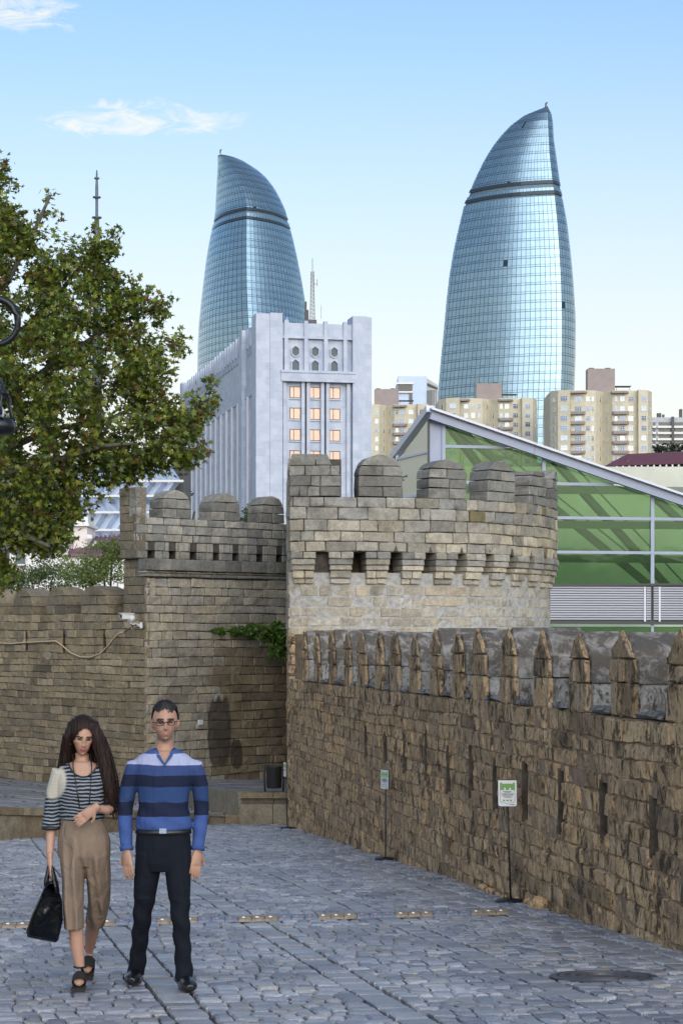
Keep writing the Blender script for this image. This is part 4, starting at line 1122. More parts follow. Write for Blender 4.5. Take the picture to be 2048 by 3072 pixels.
def apartment(D, plan, ztop, nfl, fh, spec, label, pent, zbase=28):
    """plan: facets left to right as (u, depth); spec: per facet list of ('w', frac, width, cols) or ('b', frac, width) for balconies"""
    pts = [Vector(((u - 1024) * (D + d) / F, D + d, 0)) for u, d in plan]
    cen = sum(pts, Vector()) / len(pts)
    th = thing('apartment_block', (cen.x, cen.y, EZ + zbase), label, 'building', 'cream apartment blocks below the glass towers')
    poly = [(p.x, p.y, EZ + zbase) for p in pts]
    bk = [(pts[-1].x, D + 26, EZ + zbase), (pts[0].x, D + 26, EZ + zbase)]
    mb = MB(); mb.prism(poly + bk, Vector((0, 0, ztop - zbase + 0.9))); mb.build('wall', M['cream_render'], th)
    for i in range(len(pts) - 1):
        a, b2 = pts[i], pts[i + 1]; L = (b2 - a).length; d = (b2 - a) / L; n = Vector((d.y, -d.x, 0))
        pl = line_place(a, d, n)
        for it in spec[i]:
            for fl in range(nfl):
                z = ztop - 2.6 - fl * fh
                if it[0] == 'w': window(pl, L * it[1], z, it[2], 1.65, th, it[3])
                elif it[0] == 'b' and fl >= 1:
                    bb = MB(); hw = it[2] / 2; s = L * it[1]
                    prof = [(s - hw, 0.0), (s - hw * 0.72, 1.25), (s + hw * 0.72, 1.25), (s + hw, 0.0)]
                    bb.prism([pl(q, z - 0.95, o + 0.0) for q, o in prof], Vector((0, 0, 0.85)))
                    bo = bb.build('balcony', M['mauve_render'], th)
                    rr = MB()
                    for (q0, o0), (q1, o1) in zip(prof, prof[1:]): rr.bar(pl(q0, z + 0.3, o0), pl(q1, z + 0.3, o1), 0.07)
                    for (q0, o0) in prof[1:3]: rr.bar(pl(q0, z - 0.1, o0), pl(q0, z + 0.3, o0), 0.06)
                    rr.build('railing', M['white_frame'], bo)
                elif it[0] == 'roof' and fl == 0:
                    cc = MB(); hw = it[2] / 2; s = L * it[1]
                    cc.prism([pl(q, ztop - 0.1, o) for q, o in ((s - hw, -0.2), (s - hw * 0.8, 1.7), (s + hw * 0.8, 1.7), (s + hw, -0.2))], Vector((0, 0, 0.55)))
                    cc.build('canopy', M['mauve_render'], th)
    if pent:
        a, b2, zt = pent; pa, pb_ = P(a, 0, D + 8), P(b2, 0, D + 8)
        mb = MB(); mb.box(((pa.x + pb_.x) / 2, D + 10, EZ + (ztop + zt) / 2), (pb_.x - pa.x, 5, zt - ztop)); mb.build('stair_house', M['mauve_render'], th)
        mb = MB(); w = pb_.x - pa.x
        for k in (0.15, 0.75): mb.box((pa.x + w * k, D + 9, EZ + zt + 0.15), (w * 0.18, 2, 0.35))
        mb.build('vent', M['steel_dark'], th)
        mb = MB(); x0 = pb_.x + 0.2; mb.box((x0 + 2.4, D + 9, EZ + ztop + 2.9), (5.0, 4, 0.12))
        for q in (0.3, 4.4): mb.bar((x0 + q, D + 7.4, EZ + ztop), (x0 + q, D + 7.4, EZ + ztop + 2.9), 0.12)
        mb.build('roof_pergola', M['steel_dark'], th)
    return th
def sc3(x): return 1620 + x * 0.273
apartment(630, [(sc3(105), 6), (sc3(192), 1.5), (sc3(325), 0), (sc3(335), 2.4), (sc3(490), 1.4), (sc3(605), 2.2), (sc3(688), 6.0), (sc3(790), 2.2), (sc3(945), 1.4), (sc3(1060), 2.2), (sc3(1075), 0), (sc3(1180), 1.5), (sc3(1222), 6)], 74.6, 9, 3.06,
          [[('w', 0.5, 1.3, 1)], [('w', 0.5, 2.3, 3)], [], [('w', 0.5, 2.2, 3), ('b', 0.42, 5.4), ('roof', 0.5, 5.6)], [('w', 0.25, 1.3, 2), ('w', 0.72, 0.9, 2)], [('w', 0.6, 0.7, 1)], [('w', 0.42, 0.7, 1)], [('w', 0.25, 0.9, 1), ('w', 0.7, 1.5, 2), ('b', 0.55, 5.4), ('roof', 0.5, 5.6)], [('w', 0.4, 1.8, 3)], [], [('w', 0.55, 1.9, 3)], [('w', 0.5, 0.8, 1)]],
          'cream apartment block with mauve balconies standing clear to the right of the tall tower', (sc3(515), sc3(815), 83.0))
def sc2(x): return 1100 + x * 0.3827
apartment(672, [(sc2(560), 6), (sc2(620), 1.5), (sc2(725), 0), (sc2(735), 2.4), (sc2(800), 1.4), (sc2(905), 2.2), (sc2(962), 6.0), (sc2(1030), 2.2), (sc2(1140), 1.4), (sc2(1205), 2.2), (sc2(1215), 0), (sc2(1300), 1.5), (sc2(1332), 6)], 77.0, 9, 3.06,
          [[('w', 0.5, 1.3, 1)], [('w', 0.5, 2.3, 3)], [], [('w', 0.55, 2.0, 3), ('roof', 0.5, 3.6)], [('w', 0.3, 1.3, 2), ('w', 0.75, 0.9, 2)], [('w', 0.6, 0.7, 1)], [('w', 0.42, 0.7, 1)], [('w', 0.2, 0.9, 1), ('w', 0.6, 1.5, 2), ('b', 0.5, 5.2), ('roof', 0.5, 5.2)], [('w', 0.35, 1.8, 3)], [], [('w', 0.5, 1.9, 3)], [('w', 0.5, 0.8, 1)]],
          'cream apartment block in front of the tall tower foot, cut by the silver roof', (sc2(855), sc2(1055), 83.6))
apartment(690, [(sc2(-40), 2), (sc2(10), 1.4), (sc2(98), 2.2), (sc2(155), 6.0), (sc2(215), 2.2), (sc2(300), 1.4), (sc2(388), 2.2), (sc2(398), 0), (sc2(480), 1.5), (sc2(515), 6)], 77.0, 9, 3.06,
          [[('w', 0.5, 0.9, 1)], [('w', 0.75, 1.1, 2)], [('w', 0.6, 0.8, 1)], [('w', 0.42, 0.8, 1)], [('w', 0.25, 0.9, 1), ('w', 0.7, 1.5, 2), ('b', 0.5, 5.2), ('roof', 0.5, 5.0)], [('w', 0.5, 1.8, 3)], [], [('w', 0.4, 1.9, 3)], [('w', 0.5, 0.8, 1)]],
          'cream apartment block between the pale office block and the glass gable', (sc2(60), sc2(250), 83.8))

# blue-clad block behind
M['blue_clad'] = simple('blue_clad', (0.36, 0.46, 0.68), 0.4, 0.2, 0.4, 0.06); M['white_clad'] = simple('white_clad', (0.72, 0.72, 0.72), 0.6)
bb = thing('clad_building', P(1250, 1500, 805), 'blue clad office building with a white side behind the cream blocks', 'building')
D = 800
pa, pb_, pc_ = P(1193, 1129, D), P(1279, 1129, D), P(1313, 1129, D * 1.03)
mb = MB(); zb = EZ + 40
mb.prism([(pa.x, pa.y, zb), (pb_.x, pb_.y, zb), (pb_.x, pb_.y + 40, zb), (pa.x, pa.y + 40, zb)], Vector((0, 0, pa.z - zb))); mb.build('blue_body', M['blue_clad'], bb)
mb = MB(); mb.prism([(pb_.x + 0.01, pb_.y + 0.3, zb), (pc_.x, pc_.y, zb), (pc_.x, pc_.y + 20, zb), (pb_.x + 0.01, pb_.y + 20, zb)], Vector((0, 0, pa.z - zb - 0.6))); mb.build('white_side', M['white_clad'], bb)
for (u0, u1, v0, v1) in ((1193, 1236, 1152, 1173), (1227, 1236, 1179, 1211)):
    a, c = P(u0, v1, D - 0.3), P(u1, v0, D - 0.3)
    w = MB(); w.box(((a.x + c.x) / 2, a.y, (a.z + c.z) / 2), (c.x - a.x, 0.6, c.z - a.z)); w.build('window', M['dark_glass'], bb)
a, c = P(1188, 1150, D - 1), P(1240, 1150, D - 1); MB().bar(a, c, 0.6).build('ledge', M['white_clad'], bb)
a, c = P(1188, 1176, D - 1), P(1238, 1176, D - 1); MB().bar(a, c, 0.6).build('ledge', M['white_clad'], bb)
for k in range(5):
    a = P(1282 + 6 * k, 1178, D * (1 + 0.006 * k) - 0.6); MB().box((a.x, a.y, a.z - 6), (0.4, 0.5, 14)).build('side_fin', M['steel_dark'], bb)
a, c = P(1283, 1153, D + 1), P(1310, 1166, D * 1.028); MB().bar(a, c, 0.7).build('side_slot', M['steel_dark'], bb)

# grey block of flats, far right
M['grey_flat'] = simple('grey_flat', (0.42, 0.44, 0.48), 0.85, 0, 0.6, 0.15)
gf = thing('grey_flats', P(2005, 1400, 800), 'distant grey and white flats with long balconies above the maroon roof', 'building')
D = 790; a = P(1953, 1252, D); c = P(2085, 1252, D)
mb = MB(); mb.box(((a.x + c.x) / 2, D + 8, EZ + 60), (c.x - a.x, 16, 2 * (a.z - EZ - 60))); mb.build('wall', M['grey_flat'], gf)
for fl in range(6):
    for (u0, u1) in ((1955, 1966), (1970, 2015), (2018, 2050), (2053, 2084)):
        p0, p1 = P(u0, 1281 + fl * 18.5, D - 0.8), P(u1, 1276 + fl * 18.5, D - 0.8)
        bo = MB(); bo.box(((p0.x + p1.x) / 2, p0.y, p0.z), (p1.x - p0.x, 1.5, 0.85)); bo = bo.build('balcony', M['white_frame'], gf)
        p0, p1 = P(u0, 1272 + fl * 18.5, D - 0.05), P(u1, 1272 + fl * 18.5, D - 0.05)
        bo = MB(); bo.box(((p0.x + p1.x) / 2, p0.y, p0.z + 0.1), ((p1.x - p0.x) * 0.8, 0.3, 1.2)); bo.build('window', M['dark_glass'], gf)
MB().bar(P(2016, 1250, D - 1.2), P(2016, 1420, D - 1.2), 1.0).build('drain_shaft', M['steel_dark'], gf)
for k, (u, w, h) in enumerate(((1975, 12, 10), (1988, 5, 6), (2040, 8, 22), (2060, 14, 8))):
    p = P(u, 1250, D + 2); MB().box((p.x, p.y, p.z + h * 0.065 - 0.2), (w * 0.13, 2, h * 0.13 + 0.4)).build('chimney', M['steel_dark'], gf)

# maroon roofed building
M['maroon_tile'] = simple('maroon_tile', (0.13, 0.045, 0.06), 0.7, 0, 2.0, 0.2); M['ochre_wall'] = simple('ochre_wall', (0.5, 0.42, 0.25), 0.85, 0, 0.5, 0.1)
mr = thing('maroon_roof_house', P(1940, 1600, 400), 'long ochre building with maroon hipped roof and white cornice blocks', 'building')
D = 395
def X_(u, d=D): return (u - 1024) * d / F
zE = (HV - 1398) * D / F + EZ; zR = (HV - 1362) * (D + 9) / F + EZ
x0, x1 = X_(1812), X_(2300)
v = [(x0, D, zE), (x1, D, zE + 0.9), (x1, D + 18, zE + 0.9), (x0, D + 18, zE), (X_(1880, D + 9), D + 9, zR), (x1, D + 9, zR + 1.2)]
mk('roof', v, [(0, 1, 5, 4), (1, 2, 5), (2, 3, 4, 5), (3, 0, 4), (0, 3, 2, 1)], M['maroon_tile'], mr)
v = [(x0 - 0.2, D - 1.3, zE - 1.3), (x1, D - 1.3, zE - 0.5), (x1, D, zE), (x0, D, zE - 0.6), (x0 - 0.2, D - 1.3, zE - 1.9), (x1, D - 1.3, zE - 1.1), (x1, D, zE - 1), (x0, D, zE - 1.4)]
mk('eave', v, BOXF, M['maroon_tile'], mr)
for k in range(17):
    u = 1847 + 18.5 * k; x = X_(u); MB().box((x, D - 0.6, zE - 0.35 + (x - x0) / (x1 - x0) * 0.85), (0.28, 0.8, 0.42)).build('cornice_block', M['white_clad'], mr)
mb = MB(); mb.box(((x0 + x1) / 2 + 0.5, D + 9, (zE - 2 + EZ + 6) / 2), (x1 - x0 - 1, 17, zE - 1.9 - EZ - 6)); mb.build('wall', M['ochre_wall'], mr)
for u in (1883, 1996):
    x = X_(u, D + 3); zz = zE + 1.0; mb = MB()
    mb.prism([(x - 0.7, D + 3, zz - 0.4), (x + 0.7, D + 3, zz - 0.4), (x, D + 3, zz + 0.7)], Vector((0, 3, 0))); do = mb.build('dormer', M['maroon_tile'], mr)
    MB().box((x, D + 2.95, zz - 0.1), (0.5, 0.2, 0.5)).build('window', M['white_frame'], do)
for k in range(9):
    u = 1903 + 24 * k; x = X_(u, D - 0.2)
    MB().box((x, D + 0.35, zE - 3.9), (0.5, 0.4, 3.2)).build('column', M['ochre_wall'], mr)
    MB().box((x + 0.75, D + 0.47, zE - 3.9), (0.85, 0.15, 2.6)).build('window', M['dark_glass'], mr)

# ------------------------------------------------------------------ left background: folded glass building and old house
M['pale_glass'] = glass_mat('pale_glass', (0.62, 0.68, 0.78), 0.35, 0.15)
fg = thing('folded_glass_building', P(400, 1700, 260), 'modern pale blue building with a folded zigzag glass front', 'building')
D = 255; pieces = []; rng = random.Random(3)
lv = [1392, 1443, 1488, 1537, 1590, 1640]
for r in range(len(lv) - 1):
    sh = 16 if r % 2 else -16
    u = 150
    while u < 545:
        wv_ = 22
        for (du0, du1, dd0, dd1, t) in ((0, 17, 0, 1.3, (0.62, 0.7, 0.8)), (17, 36, 1.3, 0.0, (1.15, 1.15, 1.15))):
            a0, a1 = u + du0 + sh, u + du1 + sh; b0, b1 = u + du0 - sh, u + du1 - sh
            if a1 > 552 or b1 > 552: continue
            q = [P(b0, lv[r + 1], D + dd0), P(b1, lv[r + 1], D + dd1), P(a1, lv[r], D + dd1), P(a0, lv[r], D + dd0)]
            qb = [p + Vector((0, 0.15, 0)) for p in q]
            k = rng.uniform(0.92, 1.08); pieces.append((q + qb, BOXF, tuple(c * k for c in t)))
        u += 36
lay(pieces, 'glass_panel', M['pale_glass'], fg, 300)
for q in lv[:-1]:
    a, c = P(150, q, D - 0.1), P(551, q, D - 0.1); MB().bar(a, c, 0.35, 0.28).build('transom', M['white_frame'], fg)
a, c = P(140, 1392, D + 3), P(552, 1392, D + 3); mb = MB(); mb.box(((a.x + c.x) / 2, D + 9, (a.z + EZ - 6) / 2), (c.x - a.x, 12, a.z - EZ + 6)); mb.build('body', M['steel_dark'], fg)
for k in range(9):
    u = 300 + 36 * k
    if u < 540: 
        p = P(u, 1503, D - 0.3); MB().box((p.x, p.y + 0.5, p.z), (0.55, 0.2, 0.5)).build('vent_window', M['grey_glass'], fg)

M['pink_white'] = simple('pink_white', (0.72, 0.66, 0.64), 0.85, 0, 0.6, 0.08); M['ribbed_maroon'] = simple('ribbed_maroon', (0.2, 0.1, 0.14), 0.6)
oh = thing('old_town_house', P(200, 1800, 150), 'white and pink old town house with ribbed maroon roof and skylights', 'building')
D = 150
# attic with arched window, wall below, ribbed roof
def wbox(u0, u1, v0, v1, d0, dep, name, mat, par):
    a, c = P(u0, v1, d0), P(u1, v0, d0); mb = MB(); mb.box(((a.x + c.x) / 2, d0 + dep / 2, (a.z + c.z) / 2), (c.x - a.x, dep, c.z - a.z)); return mb.build(name, mat, par)
wbox(195, 262, 1575, 1660, D + 2, 5, 'attic', M['pink_white'], oh); wbox(190, 267, 1568, 1578, D + 1.6, 6, 'attic_cornice', M['white_clad'], oh); wbox(215, 264, 1550, 1568, D + 3, 4, 'attic_top', M['white_clad'], oh)
po = [(198, 1640), (222, 1640), (222, 1614), (216, 1606), (210, 1603), (203, 1607), (198, 1616)]
mk('arched_window', [P(u, v, D + 1.95) for u, v in po], [tuple(range(len(po)))], M['mauve_render'], oh)
wbox(30, 380, 1660, 1800, D, 8, 'wall', M['white_clad'], oh)
wbox(48, 75, 1660, 1692, D - 0.3, 0.5, 'window', M['grey_glass'], oh); wbox(45, 78, 1692, 1697, D - 0.6, 0.9, 'sill', M['pink_white'], oh)
rf = mk('roof', [P(205, 1662, D - 0.4), P(395, 1662, D - 0.4), P(395, 1604, D + 6), P(225, 1620, D + 6), P(205, 1668, D - 0.4), P(395, 1668, D - 0.4)], [(0, 1, 2, 3), (0, 4, 5, 1)], M['ribbed_maroon'], oh)
n = 26
for k in range(n):
    t = k / (n - 1); a = P(205, 1662, D - 0.4).lerp(P(395, 1662, D - 0.4), t); c = P(225, 1620, D + 6).lerp(P(395, 1604, D + 6), t)
    MB().bar(a + Vector((0, 0, 0.05)), c + Vector((0, 0, 0.05)), 0.06, 0.1).build('roof_rib', M['ribbed_maroon'], rf)
for k in range(14):
    p = P(225, 1617, D + 6).lerp(P(395, 1601, D + 6), k / 13); MB().box((p.x, p.y, p.z), (0.2, 0.2, 0.16)).build('ridge_tile', M['ribbed_maroon'], rf)
for (u, v) in ((229, 1645), (256, 1642), (285, 1637)):
    a = P(u - 5, v + 8, D + 1.6) + Vector((0, 0, 0.18)); c = P(u + 5, v - 9, D + 3.8) + Vector((0, 0, 0.18)); MB().bar(a, c, 0.2, 0.06).build('skylight', M['white_clad'], rf)
wbox(262, 276, 1604, 1616, D + 1.0, 0.5, 'air_conditioner', M['white_clad'], oh)

# ------------------------------------------------------------------ green glass hall
m, nt, b = nmat('green_glass'); nt.nodes.remove(b)
tr = N(nt, 'ShaderNodeBsdfTransparent'); tr.inputs[0].default_value = (0.47, 0.62, 0.43, 1)
gl = N(nt, 'ShaderNodeBsdfGlossy'); gl.inputs['Roughness'].default_value = 0.03; gl.inputs[0].default_value = (0.75, 0.9, 0.75, 1)
gn = noise(nt, 0.5, 3, 0.5, wpos(nt)); bp = N(nt, 'ShaderNodeBump'); bp.inputs['Strength'].default_value = 0.015; bp.inputs['Distance'].default_value = 0.4; nt.links.new(gn, bp.inputs['Height']); nt.links.new(bp.outputs[0], gl.inputs['Normal'])
fr = N(nt, 'ShaderNodeFresnel'); fr.inputs[0].default_value = 1.5
fm_ = N(nt, 'ShaderNodeMath', operation='MULTIPLY_ADD'); nt.links.new(fr.outputs[0], fm_.inputs[0]); fm_.inputs[1].default_value = 0.7; fm_.inputs[2].default_value = 0.0
df = N(nt, 'ShaderNodeBsdfDiffuse'); df.inputs[0].default_value = (0.17, 0.27, 0.14, 1); m0 = N(nt, 'ShaderNodeMixShader'); m0.inputs[0].default_value = 0.1; nt.links.new(tr.outputs[0], m0.inputs[1]); nt.links.new(df.outputs[0], m0.inputs[2])
mx = N(nt, 'ShaderNodeMixShader'); nt.links.new(fm_.outputs[0], mx.inputs[0]); nt.links.new(m0.outputs[0], mx.inputs[1]); nt.links.new(gl.outputs[0], mx.inputs[2])
nt.links.new(mx.outputs[0], nt.nodes['Material Output'].inputs[0]); M['green_glass'] = m
m, nt, b = nmat('sky_cream_glass'); b.inputs['Base Color'].default_value = (0.62, 0.6, 0.44, 1); b.inputs['Roughness'].default_value = 0.3; M['sky_cream_glass'] = m
M['silver'] = simple('silver', (0.29, 0.335, 0.45), 0.5, 0.15, 1.5, 0.06); M['silver_slat'] = simple('silver_slat', (0.6, 0.62, 0.7), 0.5, 0.1)
M['hall_wall'] = simple('hall_wall', (0.58, 0.6, 0.52), 0.85, 0, 0.35, 0.2); M['beam_green'] = simple('beam_green', (0.17, 0.2, 0.17), 0.6)
hall = thing('glass_hall', (12, 92, EZ - 5), 'green glazed hall with silver sloping roof edge and louvre band behind the tower', 'building')
def HD(u): return 90 + (u - 1335) * 2.25 / 713.0
def HP(u, v, o=0.0): return P(u, v, HD(u) + o)
def vroof(u): return 1236 + (u - 1297) * (1500 - 1236) / (2048 - 1297)   # lower edge of the roof beam lies lower
# roof beam (a tube) and gable edge
mb = MB(); mb.bar(HP(1291, 1243, -0.35), HP(1600, 1349, -0.35), 0.3, 0.44, up=(0, 0, 1)); mb.build('roof_beam', M['silver'], hall)
MB().bar(HP(1291, 1226, -0.5), HP(1600, 1332, -0.5), 0.5, 0.1).build('roof_flashing', M['silver_slat'], hall)
mb = MB(); mb.bar(HP(1601, 1349.5, -0.35), HP(2500, 1658, -0.35), 0.3, 0.44); mb.build('roof_beam', M['silver'], hall)
MB().bar(HP(1601, 1332.5, -0.5), HP(2500, 1641, -0.5), 0.5, 0.1).build('roof_flashing', M['silver_slat'], hall)
vert = [1330, 1630, 1955, 2290]
def vro(u): return 1236 + (u - 1294) * 0.3431 + 26
hv = [1345, 1451, 1553, 1656, 1757]
def hvv(v, u): return HV - (HV - v) * (90.95 / HD(u))     # level lines
for i, u in enumerate(vert):
    w = 0.2; top = HP(u, vro(u) - 12)
    MB().bar(HP(u, 1760, -0.05), top, 0.16, 0.16, up=(0, 1, 0)).build('mullion', M['silver'], hall)
for v_ in hv[:-1]:
    # from the corner post to where the roof cuts it
    uu = 1330
    while uu < 2480 and vro(uu) < hvv(v_, uu) - 6: uu += 4
    if uu > 1345: MB().bar(HP(1330, hvv(v_, 1330), -0.02), HP(uu, hvv(v_, uu), -0.02), 0.13, 0.13).build('transom', M['silver'], hall)
# glass panes between the bars, trimmed by the sloping roof
vs_l = [1200] + hv
for (ua, ub) in zip(vert, vert[1:]):
    for (va, vb) in zip(vs_l, vs_l[1:]):
        top = []
        poly = []
        for u in (ua + 3, ub - 3):
            poly.append((u, hvv(vb, u) - 2))
        poly2 = []
        nseg = 12
        for k in range(nseg + 1):
            u = ub - 3 - (ub - ua - 6) * k / nseg; t = max(hvv(va, u) + 2, vro(u)); b_ = hvv(vb, u) - 2
            poly2.append((u, min(t, b_)))
        if all(abs(t - (hvv(vb, u) - 2)) < 0.5 for u, t in poly2): continue
        pts = [HP(u, v_) for u, v_ in poly + poly2]
        keep = []
        for p in pts:
            if not keep or (p - keep[-1]).length > 0.05: keep.append(p)
        if (keep[0] - keep[-1]).length < 0.05: keep.pop()
        if len(keep) < 3: continue
        MB().prism(keep, Vector((0, 0.05, 0))).build('pane', M['green_glass'], hall)
for (ua, ub) in zip(vert, vert[1:]):
    MB().prism([HP(ua + 3, 1880), HP(ub - 3, 1880), HP(ub - 3, 1960), HP(ua + 3, 1960)], Vector((0, 0.05, 0))).build('pane', M['green_glass'], hall)
# louvre band
for k in range(14):
    v_ = 1762 + k * 7.3
    for (ua, ub) in ((1400, 1930), (1937, 1951), (1959, 1974), (1980, 2290)):
        a, c = HP(ua, hvv(v_ + 2, ua), -0.18), HP(ub, hvv(v_ + 2, ub), -0.18)
        h = 0.075; dz = Vector((0, 0, h)); dy = Vector((0, 0.07, 0))
        MB().hexa([a, c, c + dy, a + dy, a + dz * 0.9 - dy * 0.5, c + dz * 0.9 - dy * 0.5, c + dz + dy * 0.2, a + dz + dy * 0.2]).build('louvre_slat', M['silver_slat'], hall)
for u in (1933, 1977): MB().bar(HP(u, 1760, -0.2), HP(u, 1866, -0.2), 0.08, 0.06, up=(0, 1, 0)).build('louvre_post', M['silver_slat'], hall)
MB().prism([HP(1390, 1758, -0.05), HP(2290, 1750, -0.05), HP(2290, 1872, -0.05), HP(1390, 1868, -0.05)], Vector((0, 0.06, 0))).build('louvre_back', M['steel_dark'], hall)
MB().bar(HP(1390, 1757, -0.22), HP(2290, 1752, -0.22), 0.1).build('louvre_rail', M['steel_dark'], hall)
MB().bar(HP(1390, 1866, -0.22), HP(2290, 1871, -0.22), 0.13).build('louvre_rail', M['steel_dark'], hall)
MB().bar(HP(1955, 1868, -0.1), HP(1955, 1960, -0.1), 0.12).build('mullion', M['silver'], hall)
# corner post and gable side, the sky mirrored in its glass painted cream
cpost = [HP(1288, 1239), HP(1330, 1255), HP(1330, 1990), HP(1288, 1990)]
MB().prism(cpost, Vector((0, 0.4, 0))).build('corner_post', M['silver'], hall)
g0, g1 = HP(1284, 1236), P(1165, 1400, 95.8)
MB().bar(HP(1290, 1226), g1 + Vector((0, 0, 0.1)), 0.36, 0.3).build('gable_edge', M['silver_slat'], hall)
def GP(u, v): t = (1284 - u) / (1284 - 1165); return P(u, v, HD(1284) + t * 5.9)
for poly in ([(1281, 1352), (1204, 1371), (1281, 1262)], [(1281, 1358), (1281, 1480), (1194, 1490), (1194, 1379)], [(1281, 1485), (1281, 1640), (1194, 1640), (1194, 1494)]):
    MB().prism([GP(u, v) for u, v in poly], Vector((0.05, 0.1, 0))).build('gable_pane', M['sky_cream_glass'], hall)
MB().bar(GP(1284, 1355), GP(1190, 1377), 0.12).build('gable_bar', M['silver_slat'], hall)
MB().bar(GP(1284, 1483), GP(1190, 1492), 0.12).build('gable_bar', M['silver_slat'], hall)
MB().bar(GP(1191, 1365), GP(1191, 1640), 0.14).build('gable_bar', M['silver_slat'], hall)
MB().bar(GP(1285, 1245), GP(1285, 1640), 0.1).build('gable_bar', M['steel_dark'], hall)
# inside: back wall, floors, raking trusses
MB().prism([HP(1300, 1400, 9), HP(2480, 1400, 9), HP(2480, 2000, 9), HP(1300, 2000, 9)], Vector((0, 0.3, 0))).build('back_wall', M['hall_wall'], hall)
MB().prism([HP(1335, 1990, 0.3), HP(2480, 1990, 0.3), HP(2480, 1990, 9), HP(1335, 1990, 9)], Vector((0, 0, 0.2))).build('floor_slab', M['hall_wall'], hall)
for (ua, va, ub, vb) in ((1340, 1270, 1560, 1560), (1345, 1265, 1950, 1760), (1660, 1380, 2000, 1760), (1560, 1760, 1330, 1500), (1960, 1490, 2250, 1760)):
    MB().bar(HP(ua, va, 2.2), HP(ub, vb, 4.0), 0.3, 0.3).build('raking_beam', M['beam_green'], hall)
    MB().bar(HP(ua + 45, va, 1.6), HP(ub + 60, vb, 3.4), 0.06, 0.06).build('tie_rod', M['beam_green'], hall)
for v_ in (1468, 1572, 1674):
    MB().bar(HP(1335, v_, 2.5), HP(2300, v_ + 6, 2.5), 0.28, 0.34).build('cross_beam', M['beam_green'], hall)

# ================================================================== street things
M['black_iron'] = simple('black_iron', (0.012, 0.016, 0.02), 0.35, 0.3)
M['panel_white'] = simple('panel_white', (0.75, 0.77, 0.78), 0.4); M['print_green'] = simple('print_green', (0.18, 0.36, 0.1), 0.5)
M['print_dark'] = simple('print_dark', (0.03, 0.06, 0.04), 0.5); M['print_red'] = simple('print_red', (0.3, 0.05, 0.1), 0.5); M['panel_grey'] = simple('panel_grey', (0.5, 0.53, 0.56), 0.4)

def text_mesh(body, loc, size, rot, mat, parent, align='CENTER', ext=0.0006, sx=1.0):
    c = bpy.data.curves.new('lettering', 'FONT'); c.body = body; c.size = size; c.align_x = align; c.align_y = 'CENTER'; c.extrude = ext; c.space_character = 0.95
    o = bpy.data.objects.new('lettering', c); COL.objects.link(o)
    bpy.context.view_layer.update(); dg = bpy.context.evaluated_depsgraph_get()
    me = bpy.data.meshes.new_from_object(o.evaluated_get(dg)); bpy.data.objects.remove(o); bpy.data.curves.remove(c)
    V = np.array([v.co[:] for v in me.vertices]).reshape(-1, 3); fs = [tuple(p.vertices) for p in me.polygons]; bpy.data.meshes.remove(me)
    if not len(V): return None
    V[:, 0] *= sx
    rm = np.array(rot); W_ = V @ rm.T + np.array(loc)
    return mk('lettering', W_, fs, mat, parent)

